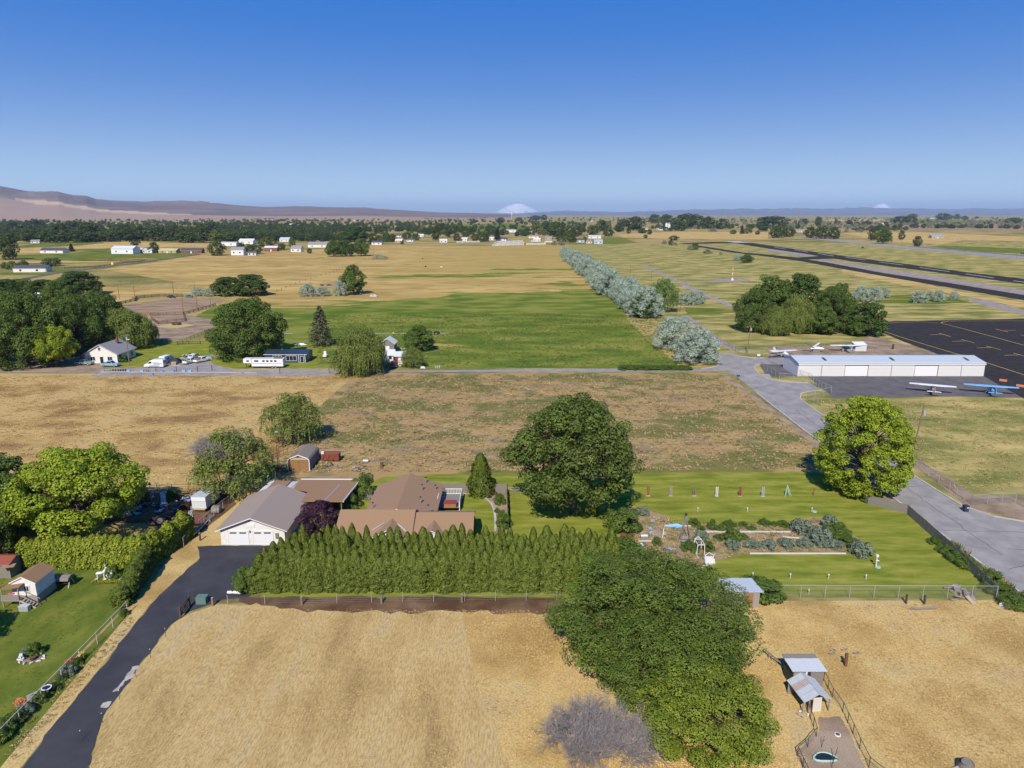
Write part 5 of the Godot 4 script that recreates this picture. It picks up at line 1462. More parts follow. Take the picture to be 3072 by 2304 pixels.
	var bw := thing("feed_bowl", "white and pink feeding bowl on the bare poultry yard", "bowl", g3(29.52, -55.18))
	part("bowl", Sh.new().disc(Vector3(0, 0.06, 0), Vector3.UP, 0.28, 0.06), M.paint_white, bw)
	part("feed", Sh.new().disc(Vector3(0, 0.125, 0), Vector3.UP, 0.2, 0.01), M.rust, bw)
	for k in [[g3(27.29, -51.26), 1.2, 0.0], [g3(27.57, -51.74), 1.5, 0.35], [g3(27.4, -53.64), 1.0, 0.25]]:
		var o := thing("leaning_stick", "thin dead stick stuck in the poultry yard", "stick", k[0], 0.0, "sticks in the poultry yard")
		part("stick", Sh.new().bar(Vector3.ZERO, Vector3(k[2], k[1], -0.2), 0.035), M.post_dark, o)
		part("fork", Sh.new().bar(Vector3(k[2] * 0.6, k[1] * 0.6, -0.1), Vector3(k[2] * 0.6 + 0.15, k[1] * 0.85, 0), 0.025), M.post_dark, o)
	var ps := thing("old_post", "single rotten post with broken boards standing in dry grass", "post", g3(34.84, -65.29))
	part("post", Sh.new().box(Vector3(0, 0.75, 0), Vector3(0.26, 1.5, 0.24)), M.rust, ps)
	part("stub", Sh.new().box(Vector3(-0.2, 0.75, 0), Vector3(0.16, 0.2, 0.14)), M.post_dark, ps)
	for k in [g3(34.65, -67.78), g3(34.34, -67.25), g3(35.97, -67.91), g3(36.96, -67.32)]:
		var o := thing("fallen_board", "short grey board lying in the dry grass near the rotten post", "board", k, 0.1, "boards lying by the rotten post")
		part("board", Sh.new().box(Vector3(0, 0.22, 0), Vector3(0.75, 0.06, 0.2)), M.board_old, o)
		part("nail_strip", Sh.new().box(Vector3(0.1, 0.26, 0), Vector3(0.12, 0.02, 0.16)), M.post_dark, o)
	var tk := thing("tree_stump", "dark weathered stump at the field's lower edge", "stump", g3(38.56, -51.13))
	part("stump", Sh.new().tube([Vector3(0, -0.1, 0), Vector3(0, 0.35, 0), Vector3(0.05, 0.7, 0), Vector3(0, 0.82, 0)], [0.75, 0.68, 0.6, 0.4], 9), M.board_grey, tk)
	part("root", Sh.new().tube([Vector3(-0.5, 0.2, 0), Vector3(-1.5, 0.05, 0.1)], [0.2, 0.05], 6), M.board_old, tk)
	for k in [[g3(27.55, -65.88), 0.5], [g3(27.72, -65.46), 0.62]]:
		var o := thing("pole_rail", "old round timber leaning between walnut and poultry hut", "timber", k[0], 0.0, "timbers by the poultry hut")
		part("timber", Sh.new().tube([Vector3(-0.6, 0.75, -1.4), Vector3(0.6, 0.55, 1.4)], [0.07, 0.08], 6), M.board_grey, o)
		part("prop", Sh.new().bar(Vector3(-0.3, 0, -0.7), Vector3(-0.3, 0.75, -0.7), 0.08).bar(Vector3(0.5, 0, 1.2), Vector3(0.5, 0.6, 1.2), 0.08), M.board_grey, o)
	heap("brush_pile", "pile of pale dead brush inside the chain-link corner", g3(55.71, -79.63), 2.2, 0.9, ["board_old", "board_grey", "wood_pale"], 22, 303)
	var pl := thing("plank_stack", "weathered planks lying along the foot of the chain-link fence", "planks", g3(48.98, -76.28))
	for k in 4:
		part("plank", Sh.new().box(Vector3(0.12 * k, 0.08 + 0.06 * k, 0.12 * (k % 2)), Vector3(3.1, 0.05, 0.26), Basis(Vector3.UP, 0.03 * k)), M.board_old, pl)
	for k in [g3(47.74, -77.48), g3(49.87, -77.33)]:
		var o := thing("dark_post", "dark charred post inside the chain-link fence", "post", k, 0.0, "dark posts by the chain-link")
		part("post", Sh.new().box(Vector3(0, 0.6, 0), Vector3(0.2, 1.2, 0.18)), M.post_dark, o)
		part("top", Sh.new().box(Vector3(0, 1.22, 0), Vector3(0.14, 0.06, 0.12)), M.black, o)


func loop(rx: float, rz: float, n: int, wob: float) -> Array:
	var out := []
	for k in n + 1:
		var a := TAU * k / n
		var s := 1.0 + wob * sin(a * 3.0)
		out.append(Vector3(cos(a) * rx * s, 0.16, sin(a) * rz * s))
	return out


func flat_loop(rx: float, rz: float, n: int, wob: float) -> Array:
	var out := []
	for p in loop(rx, rz, n, wob).slice(0, n):
		out.append(Vector2(p.x, p.z))
	return out


func ring_of(r: float, n: int) -> Array:
	var out := []
	for k in n:
		out.append(r)
	return out


func left_garden() -> void:
	var s := thing("playhouse", "raised white garden cabin with brown roof, porch and stairs", "cabin", Vector3(-58.9, 0, -79.3))
	gable(s, Vector3(0, 0, 0), false, 3.5, 2.9, 2.75, 0.75, 0.16, M.shingle_patch, M.wall_white, M.trim_white)
	part("skirting", Sh.new().box(Vector3(0, 0.55, 0), Vector3(2.98, 1.1, 3.58)), M.board_old, s)
	part("siding_strip", Sh.new().box(Vector3(1.46, 1.16, 0), Vector3(0.08, 0.12, 3.6)), M.trim_white, s)
	opening(s, "window", Vector3(0.35, 2.0, 1.76), 0.55, 0.7, Vector3(0, 0, 1), M.trim_white, M.glass_dark, 1)
	part("porch_roof", Sh.new().box(Vector3(-0.95, 2.55, 2.0), Vector3(2.3, 0.1, 1.5), Basis(Vector3(0, 0, 1), 0.14)), M.shingle_patch, s)
	part("porch_floor", Sh.new().box(Vector3(-1.0, 1.0, 2.3), Vector3(2.2, 0.1, 1.2)), M.board_old, s)
	for p in [Vector3(-2.0, 0, 2.75), Vector3(0.0, 0, 2.75)]:
		part("post", Sh.new().bar(p, p + Vector3(0, 2.45, 0), 0.11), M.board_old, s)
	var b := Sh.new()
	for k in 13:
		b.box(Vector3(-2.0 + k * 0.165, 1.4, 2.86), Vector3(0.13, 0.75, 0.03))
	stuff(part("balustrade", b, M.board_old, s))
	for k in 5:
		part("step", Sh.new().box(Vector3(0.35 + k * 0.3, 0.9 - k * 0.19, 2.4), Vector3(0.32, 0.05, 0.9)), M.board_old, s)
	for z in [1.95, 2.85]:
		part("stringer", Sh.new().bar(Vector3(0.1, 1.0, z), Vector3(1.9, 0.02, z), 0.06, 0.22), M.wood_pale, s)
		part("handrail", Sh.new().bar(Vector3(0.1, 1.8, z), Vector3(1.9, 0.8, z), 0.07, 0.09), M.board_old, s)
	part("flowers", Sh.new().box(Vector3(-0.9, 1.85, 2.7), Vector3(0.7, 0.14, 0.2)), M.flower_pink, s)
	var g := thing("old_shed", "dark old shed with rust-red roof edge under the left trees", "shed", Vector3(-67.4, 0, -84.9))
	gable(g, Vector3.ZERO, true, 5.0, 2.6, 2.0, 0.5, 0.2, M.rust_red, M.board_grey, M.board_grey)
	part("lean_roof", Sh.new().box(Vector3(2.6, 1.9, 1.5), Vector3(1.5, 0.06, 1.0), Basis(Vector3.UP, 0.3)), M.rust_tin, g)
	var w := thing("garden_swing", "brown canopied garden swing beside the white cabin", "garden swing", g3(-56.98, -81.81))
	part("canopy", Sh.new().side([Vector2(-0.75, 1.1), Vector2(0.75, 1.0), Vector2(0.6, 1.32), Vector2(0, 1.5), Vector2(-0.6, 1.38)], 1.1), M.metal_tan, w)
	part("seat", Sh.new().box(Vector3(0, 0.5, 0), Vector3(1.7, 0.12, 0.7)).box(Vector3(0, 0.8, -0.35), Vector3(1.7, 0.5, 0.08)), M.black, w)
	for x in [-1.0, 1.0]:
		part("frame", Sh.new().bar(Vector3(x, 0, 0.7), Vector3(x, 1.2, 0), 0.07).bar(Vector3(x, 0, -0.7), Vector3(x, 1.2, 0), 0.07), M.board_pale, w)
	var bn := thing("storage_box", "grey plastic storage box under the cabin stairs", "box", g3(-58.04, -76.03))
	part("box", Sh.new().box(Vector3(0, 0.3, 0), Vector3(1.1, 0.6, 0.6)), M.galvanised, bn)
	part("lid", Sh.new().box(Vector3(0, 0.63, 0), Vector3(1.16, 0.08, 0.66)), M.tin, bn)
	# white deer and their flower bed
	for q in [[g3(-53.13, -83.41), 0.4, "standing"], [g3(-52.22, -83.54), -0.5, "lying"]]:
		var d := thing("deer_statue", "white %s deer ornament before the bright hedge" % q[2], "statue", q[0], q[1])
		var hi := 0.0 if q[2] == "standing" else -0.5
		var body := Sh.new()
		body.tube([Vector3(-0.5, 0.85 + hi, 0), Vector3(-0.3, 0.92 + hi, 0), Vector3(0.1, 0.88 + hi, 0), Vector3(0.42, 0.95 + hi, 0), Vector3(0.6, 1.3 + hi, 0), Vector3(0.66, 1.5 + hi, 0), Vector3(0.92, 1.46 + hi, 0)], [0.08, 0.2, 0.19, 0.2, 0.1, 0.1, 0.05], 8)
		part("body", body, M.paint_white, d)
		for x in [-0.38, 0.36]:
			for z in [-0.11, 0.11]:
				part("leg", Sh.new().bar(Vector3(x, 0, z), Vector3(x, 0.8 + hi, z), 0.07) if hi == 0.0 else Sh.new().bar(Vector3(x, 0.12, z * 2.4), Vector3(x + 0.4, 0.08, z * 2.4), 0.08), M.paint_white, d)
		for z in [-1.0, 1.0]:
			part("antler", Sh.new().bar(Vector3(0.64, 1.58 + hi, z * 0.06), Vector3(0.5, 1.92 + hi, z * 0.24), 0.03).bar(Vector3(0.57, 1.75 + hi, z * 0.15), Vector3(0.7, 1.92 + hi, z * 0.2), 0.03), M.paint_white, d)
	var lm := thing("flower_strip", "strip of bright yellow-green flowers before the deer ornaments", "flowers", g3(-51.86, -82.44))
	var L := Leaf.new()
	var r := seeded(401)
	for k in 900:
		var nn := (Vector3.UP + ball(r) * 0.6).normalized()
		L.leaf(Vector3(r.randf_range(-1.9, 1.9), r.randf_range(0.05, 0.3), r.randf_range(-0.35, 0.35)), nn, nn.cross(ball(r)).normalized(), 0.16, 0.1, Color(0.3, 0.3, 0.02).lerp(Color(0.1, 0.17, 0.02), r.randf()))
	part("flowers", L.mesh(), M.leaf, lm)
	for q in [[g3(-53.6, -83.09), 0.5], [g3(-50.39, -83.49), 0.5], [g3(-49.87, -83.74), 0.35], [g3(-52.46, -83.09), 0.3]]:
		var o := thing("bed_rock", "whitewashed rock edging the bed of the deer ornaments", "rock", q[0], q[1] * 9.0, "whitewashed rocks by the deer")
		part("rock", Sh.new().tube([Vector3(-q[1], 0.05, 0), Vector3(-q[1] * 0.4, 0.13, 0.04), Vector3(q[1] * 0.5, 0.12, 0), Vector3(q[1], 0.05, 0)], [0.05, 0.16, 0.15, 0.04], 6), M.board_pale, o)
		part("chip", Sh.new().box(Vector3(q[1] * 0.6, 0.06, 0.2), Vector3(0.2, 0.12, 0.14), Basis(Vector3.UP, 0.5)), M.board_pale, o)
	tree("bush", "shrub", "small dark shrub behind the white deer ornaments", g3(-51.67, -83.74), 1.9, 1.7, 0.4, "", "shrub")
	tree("twigs", "white_branch", "white-painted branch ornament before the hedge corner", g3(-49.67, -84.24), 1.0, 1.0, 0.0, "", "ornament", "paint_white")
	# bright hedge along the back, then along the driveway
	for k in 18:
		tree("cedar_%d" % (k % 2), "hedge_cedar", "bright clipped cedar in the hedge behind the white cabin", Vector3(-64.6 + k * 0.9, 0, -86.6 + r.randf_range(-0.12, 0.12)), r.randf_range(4.3, 4.8) * (1.0 if k > 3 else 0.92), 1.7, r.randf() * TAU, "cedars of the bright garden hedge")
	for k in 9:
		tree("cedar_%d" % (k % 2), "hedge_cedar", "tall cedar in the hedge running back along the driveway", Vector3(-48.9 + k * 0.2, 0, -87.6 - k * 1.0), r.randf_range(3.6, 4.6), 1.9, r.randf() * TAU, "cedars along the upper driveway")
	for k in 11:
		tree("arborvitae_%d" % (k % 3), "driveway_arborvitae", "dark arborvitae in the hedge along the driveway fence", Vector3(-48.5 + k * 0.16 + r.randf_range(-0.2, 0.2), 0, -86.6 + k * 0.95), r.randf_range(3.0, 3.7) * (1.0 if k < 7 else 0.72), 2.0, r.randf() * TAU, "arborvitae along the lower driveway")
	wire_fence("chain_link_fence", "chain-link fence between garden lawn and driveway", [Vector3(-45.55, 0, -75.5), Vector3(-45.5, 0, -44)], 1.45, 3.25, "board_pale")
	# planting along that fence and the round island bed
	for q in [[g3(-45.61, -74.84), 0.9, 1.0, "bush"], [g3(-45.53, -65.36), 0.9, 1.1, "bush"], [g3(-45.49, -63.83), 1.2, 1.6, "sage"], [g3(-45.71, -63.09), 0.8, 1.1, "bush"], [g3(-45.49, -61.26), 0.9, 1.4, "bush"], [g3(-45.72, -59.8), 1.0, 1.5, "bush"], [g3(-45.88, -58.12), 1.1, 1.6, "sage"], [g3(-46.03, -56.87), 1.2, 1.8, "bush"], [g3(-46.18, -55.49), 1.4, 2.0, "bush"], [g3(-45.96, -54.5), 1.3, 2.0, "bush"]]:
		tree(q[3], "fence_shrub", "low mixed shrub growing along the driveway chain-link fence", q[0], q[1], q[2], q[1] * 7.0, "shrubs along the driveway fence", "shrub")
	for q in [[g3(-46.28, -65.58), "flower_red"], [g3(-45.71, -66.48), "yellow"], [g3(-46.62, -58.58), "flower_red"], [g3(-46.43, -59.04), "orange"], [g3(-47.25, -59.04), "orange"]]:
		var o := thing("flower_clump", "clump of garden flowers at the driveway chain-link fence", "flowers", q[0], 0.0, "flower clumps at the driveway fence")
		var F := Leaf.new()
		for k in 160:
			var nn := (Vector3.UP + ball(r) * 0.8).normalized()
			F.leaf(Vector3(r.randf_range(-0.4, 0.4), r.randf_range(0.2, 0.7), r.randf_range(-0.4, 0.4)), nn, nn.cross(ball(r)).normalized(), 0.13, 0.11, Color(1, 1, 1))
		part("petals", F.mesh(), M[q[1]], o)
		part("leaves", proto.bush.crown, M.leaf, o).scale = Vector3(0.32, 0.25, 0.32)
	var bb := thing("birdbath", "white round birdbath on a pedestal behind the chain-link", "birdbath", g3(-45.57, -60.67))
	part("bowl", Sh.new().tube(loop(0.42, 0.42, 16, 0.0).map(func(p): return p + Vector3(0, 0.72, 0)), ring_of(0.07, 17), 6, false).disc(Vector3(0, 0.82, 0), Vector3.UP, 0.4, 0.04, 16), M.paint_white, bb)
	part("water", Sh.new().disc(Vector3(0, 0.87, 0), Vector3.UP, 0.36, 0.01, 16), M.pond, bb)
	part("pedestal", Sh.new().tube([Vector3(0, 0, 0), Vector3(0, 0.1, 0), Vector3(0, 0.4, 0), Vector3(0, 0.8, 0)], [0.24, 0.2, 0.1, 0.16], 10), M.paint_white, bb)
	var wb := thing("wooden_crate", "pale grey panel and crate standing against the chain-link", "crate", g3(-46.3, -59.61))
	part("panel", Sh.new().box(Vector3(0, 0.5, 0), Vector3(0.9, 1.0, 0.06), Basis(Vector3.UP, 0.9)), M.tin, wb)
	part("crate", Sh.new().box(Vector3(0.15, 0.2, 0.35), Vector3(0.5, 0.4, 0.4)), M.board_old, wb)
	var isl := sheet("island_bed", flat_loop(1.15, 0.75, 16, 0.08).map(func(p): return p + g2(-51.01, -66.48)), 0.05, M.bare)
	for k in 11:
		var a := TAU * k / 11.0
		var o := thing("edging_stone", "pale stone edging the round flower bed on the left lawn", "stone", g3(-51.01, -66.48) + Vector3(cos(a) * 1.25, 0, sin(a) * 0.85), a, "stones round the island bed")
		part("stone", Sh.new().tube([Vector3(-0.22, 0.04, 0), Vector3(-0.08, 0.12, 0), Vector3(0.1, 0.12, 0), Vector3(0.22, 0.04, 0)], [0.03, 0.12, 0.13, 0.03], 6), M.board_pale, o)
		part("lichen", Sh.new().box(Vector3(0, 0.22, 0), Vector3(0.12, 0.03, 0.1)), M.board_old, o)
	tree("bush", "island_bush", "bushy green plant in the round stone-edged bed", g3(-51.05, -67.18), 1.5, 1.5, 0.3, "", "shrub")
	tree("sage", "island_flowers", "pale pinkish plant in the round stone-edged bed", g3(-51.81, -66.94), 0.9, 1.2, 0.3, "", "shrub")
	var st := thing("stone_stack", "stack of white stones at the edge of the island bed", "stones", g3(-51.84, -66.26))
	for k in 4:
		part("stone", Sh.new().box(Vector3(0.05 * (k % 2), 0.13 + k * 0.2, 0.04 * k), Vector3(0.34, 0.18, 0.3), Basis(Vector3.UP, k * 0.7)), M.paint_white, st)
	var tub := thing("plant_tub", "dark tub in the round stone-edged bed", "tub", g3(-50.73, -66.37))
	part("tub", Sh.new().tube([Vector3(0, 0, 0), Vector3(0, 0.32, 0)], [0.26, 0.32], 12), M.black, tub)
	part("soil", Sh.new().disc(Vector3(0, 0.33, 0), Vector3.UP, 0.28, 0.01), M.dirt, tub)
	tree("ash", "ash_tree", "wide bright yellow-green ash tree over the bright garden hedge", Vector3(-62.8, 0, -95.6), 13.4, 19.0, 0.6)
	tree("locust", "dark_tree", "dark green tree shading the old shed under the frame's left trees", Vector3(-74.5, 0, -89.5), 13.5, 15.0, 1.3)
	tree("round_b", "dark_tree", "dark green tree left of the wide ash tree", Vector3(-76.0, 0, -97.0), 12.0, 12.0, 0.4)
	tree("round_b", "shade_tree", "tree throwing its shade on the left lawn's outer side", Vector3(-62.5, 0, -64.5), 9.0, 9.0, 0.4)


func junk_yard() -> void:
	var t := thing("box_trailer", "white box trailer body with grey roof in the scrap yard", "trailer", Vector3(-49.3, 0, -106.9), -0.06)
	part("box", Sh.new().box(Vector3(0, 1.6, 0), Vector3(2.3, 1.9, 4.6)), M.tin_white, t)
	part("roof", Sh.new().box(Vector3(0, 2.58, 0), Vector3(2.36, 0.08, 4.66)), M.tin, t)
	part("front_cap", Sh.new().box(Vector3(0, 2.2, 2.34), Vector3(2.3, 0.6, 0.1)), M.paint_white, t)
	part("underframe", Sh.new().box(Vector3(0, 0.52, 0), Vector3(1.9, 0.24, 4.8)), M.wood_pale, t)
	wheels(t, [Vector3(-1.0, 0.35, -0.4), Vector3(1.0, 0.35, -0.4)], 0.35)
	var c := thing("culvert_pipe", "short rusty corrugated pipe lying against the white box trailer", "pipe", g3(-52, -106.05), 0.1)
	part("pipe", Sh.new().tube([Vector3(0, 0.7, -1.8), Vector3(0, 0.7, 1.8)], [0.7, 0.7], 16, false), M.rust, c)
	part("cover", Sh.new().side([Vector2(-1.8, 1.32), Vector2(0.2, 1.32), Vector2(0.2, 1.42), Vector2(-1.8, 1.42)], 0.5), M.tin, c)
	for q in [[g3(-50.64, -105.32), 0.9, 0.75, 0.9], [g3(-49.61, -105.56), 0.75, 0.8, 0.8], [g3(-50.97, -101.79), 1.0, 0.5, 0.7], [g3(-50.28, -100.89), 0.8, 0.35, 0.6]]:
		var o := thing("lumber_stack", "stack of weathered boards in the scrap yard", "boards", q[0], q[1], "board stacks in the scrap yard")
		for k in 4:
			part("board", Sh.new().box(Vector3(0.04 * k, q[2] * (k + 0.5) / 4.0, 0.03 * k), Vector3(q[1] * 1.2, q[2] / 4.4, q[3])), [M.board_old, M.board_grey][k % 2], o)
	var w := thing("panel_stack", "white panels leaning upright before the box trailer", "panels", g3(-49.59, -102.02), 0.3)
	for k in 3:
		part("panel", Sh.new().box(Vector3(-0.22 + k * 0.22, 0.65, 0), Vector3(0.05, 1.3, 0.9), Basis(Vector3(0, 0, 1), 0.12)), M.paint_white, w)
	var f := thing("flat_trailer", "rusty flatbed trailer deck beside the driveway fence", "trailer", g3(-47.91, -100.89), 0.35)
	part("deck", Sh.new().box(Vector3(0, 0.55, 0), Vector3(1.9, 0.1, 3.4)), M.rust, f)
	part("tongue", Sh.new().bar(Vector3(0, 0.5, 1.7), Vector3(0, 0.35, 3.0), 0.1), M.rust, f)
	wheels(f, [Vector3(-0.95, 0.3, -0.2), Vector3(0.95, 0.3, -0.2)], 0.3)
	var ld := thing("ladder", "long aluminium ladder laid along the driveway fence", "ladder", g3(-46.6, -99.13), 0.0)
	for x in [-0.28, 0.28]:
		part("stile", Sh.new().bar(Vector3(x, 0.55, -3.2), Vector3(x, 0.45, 3.2), 0.06, 0.1), M.galvanised, ld)
	for k in 16:
		part("rung", Sh.new().bar(Vector3(-0.28, 0.5, -3.0 + k * 0.4), Vector3(0.28, 0.5, -3.0 + k * 0.4), 0.045), M.galvanised, ld)
	for z in [-2.0, 2.0]:
		part("trestle", Sh.new().box(Vector3(0, 0.2, z), Vector3(0.7, 0.4, 0.1)), M.board_old, ld)
	var tk := thing("old_tractor", "old dark tractor with tall rear wheels in the scrap yard", "tractor", g3(-53.59, -100.89), 2.4)
	part("engine", Sh.new().box(Vector3(0, 1.0, 0.8), Vector3(0.6, 0.6, 1.7)), M.black, tk)
	part("seat", Sh.new().box(Vector3(0, 1.15, -0.8), Vector3(0.5, 0.12, 0.5)).box(Vector3(0, 1.4, -1.0), Vector3(0.5, 0.4, 0.08)), M.black, tk)
	part("steering_wheel", Sh.new().disc(Vector3(0, 1.5, -0.3), Vector3(0, 0.8, -0.6).normalized(), 0.22, 0.02), M.black, tk)
	part("exhaust", Sh.new().disc(Vector3(0.15, 1.7, 1.1), Vector3.UP, 0.05, 0.5, 8), M.rust, tk)
	wheels(tk, [Vector3(-0.8, 0.75, -0.7), Vector3(0.8, 0.75, -0.7)], 0.75, 0.17)
	wheels(tk, [Vector3(-0.6, 0.4, 1.4), Vector3(0.6, 0.4, 1.4)], 0.4, 0.1)
	# sheets and doors standing along the back
	var p := thing("tin_screen", "screen of brown rusty tin and poles at the back of the scrap yard", "screen", g3(-60.55, -108.04))
	for k in 4:
		part("sheet", Sh.new().box(Vector3(-1.0 + k * 0.72, 1.0, -0.05 * (k % 2)), Vector3(0.76, 2.0 - 0.1 * (k % 3), 0.03)), M.rust if k != 1 else M.metal_tan, p)
	for k in 7:
		part("batten", Sh.new().bar(Vector3(-1.2 + k * 0.62, 0, 0.1), Vector3(-1.15 + k * 0.62, 2.2 + 0.15 * (k % 2), -0.02), 0.06), M.board_brown, p)
	var dr := thing("leaning_doors", "old brown and white doors leaning at the scrap yard's back", "doors", g3(-57.52, -108.04))
	part("brown_door", Sh.new().box(Vector3(-0.55, 0.85, 0), Vector3(1.4, 1.7, 0.05), Basis(Vector3.RIGHT, -0.15)), M.metal_tan, dr)
	part("white_door", Sh.new().box(Vector3(0.75, 0.95, 0), Vector3(0.85, 1.9, 0.05), Basis(Vector3.RIGHT, -0.15)), M.paint_white, dr)
	part("lintel", Sh.new().box(Vector3(0.1, 1.95, -0.15), Vector3(2.5, 0.1, 0.1)), M.paint_white, dr)
	for q in [[g3(-59.88, -105.56), ["blue", "tin", "black", "tin_white"], 2.2, 0.7, 14], [g3(-58.37, -106.29), ["tin_white", "black", "rust", "tin"], 1.9, 0.8, 14], [g3(-54.59, -106.29), ["tin", "black", "paint_white", "board_grey"], 2.3, 0.8, 18], [g3(-54.13, -108.55), ["rust", "paint_white", "board_brown"], 1.6, 0.6, 12], [g3(-53.12, -110.9), ["board_grey", "rust", "black"], 2.4, 0.7, 16], [g3(-53.33, -104.83), ["board_old", "post_dark"], 1.5, 0.5, 12]]:
		heap("scrap_heap", "heap of mixed sheet metal and boards in the scrap yard", q[0], q[2], q[3], q[1], q[4], int(q[0].x * -31.0))
	# every heap of that run looks its own way
	var names := ["heap of blue sheeting and tin under the ash tree's edge", "heap of pale tin and rust before the tin screen", "wide heap of dark scrap behind the old tractor", "rust-brown heap beside the culvert pipe", "grey brush and scrap along the scrap yard's back fence", "low pile of boards behind the stacked boards"]
	var k := 0
	for o in get_children():
		if o.has_meta("label") and o.get_meta("label") == "heap of mixed sheet metal and boards in the scrap yard":
			o.set_meta("label", names[k])
			k += 1
	tree("bush", "yard_shrub", "dull green shrub growing among the scrap by the leaning doors", g3(-55.8, -109.32), 1.9, 2.0, 0.3, "", "shrub")
	var bl := thing("hay_bale", "pale weathered round bale beside the box trailer", "bale", g3(-46.66, -104.36))
	part("bale", Sh.new().tube([Vector3(-0.6, 0.55, 0), Vector3(0.6, 0.55, 0)], [0.62, 0.62], 14), M.board_old, bl)
	part("tarp", Sh.new().side([Vector2(-0.5, 1.0), Vector2(0.5, 1.0), Vector2(0.3, 1.22), Vector2(-0.3, 1.22)], 0.55), M.board_grey, bl)
	rail_fence("pipe_fence", "rusty pipe fence along the pasture behind the scrap yard", [g3(-65.12, -112.91), g3(-57.87, -113.34), g3(-52.53, -113.9), g3(-50.76, -114.01), g3(-48.3, -115.33)], 1.3, 2.5, 3, "rust", "", 0.07)
	wire_fence("chain_link_fence", "chain-link fence between scrap yard and garage side", [g3(-46.58, -92.65), Vector3(-47.0, 0, -97), Vector3(-46.3, 0, -106.0), Vector3(-45.5, 0, -112)], 1.4, 3.0, "galvanised")
	tree("willow_b", "willow_tree", "loose willow with bare dead top beside the pipe fence", g3(-46.49, -111.44), 11.6, 14.2, 0.4)
	tree("twigs", "dead_willow_top", "bare grey dead branches rising from the loose willow", g3(-47.62, -111.44) + Vector3(-0.6, 7.2, 0), 5.6, 9.0, 0.3, "", "branches")
	tree("willow_b", "willow_tree", "rounded yellow-green willow behind the metal shed", g3(-45.52, -137.93) + Vector3(0.6, 0, -1.5), 10.6, 12.4, 2.3)
	var po := thing("yard_post", "short dark post in the dry strip left of the garage", "post", g3(-45.06, -94.55))
	part("post", Sh.new().box(Vector3(0, 0.6, 0), Vector3(0.2, 1.2, 0.2)), M.post_dark, po)
	part("cap", Sh.new().box(Vector3(0, 1.21, 0), Vector3(0.24, 0.03, 0.24)), M.board_old, po)


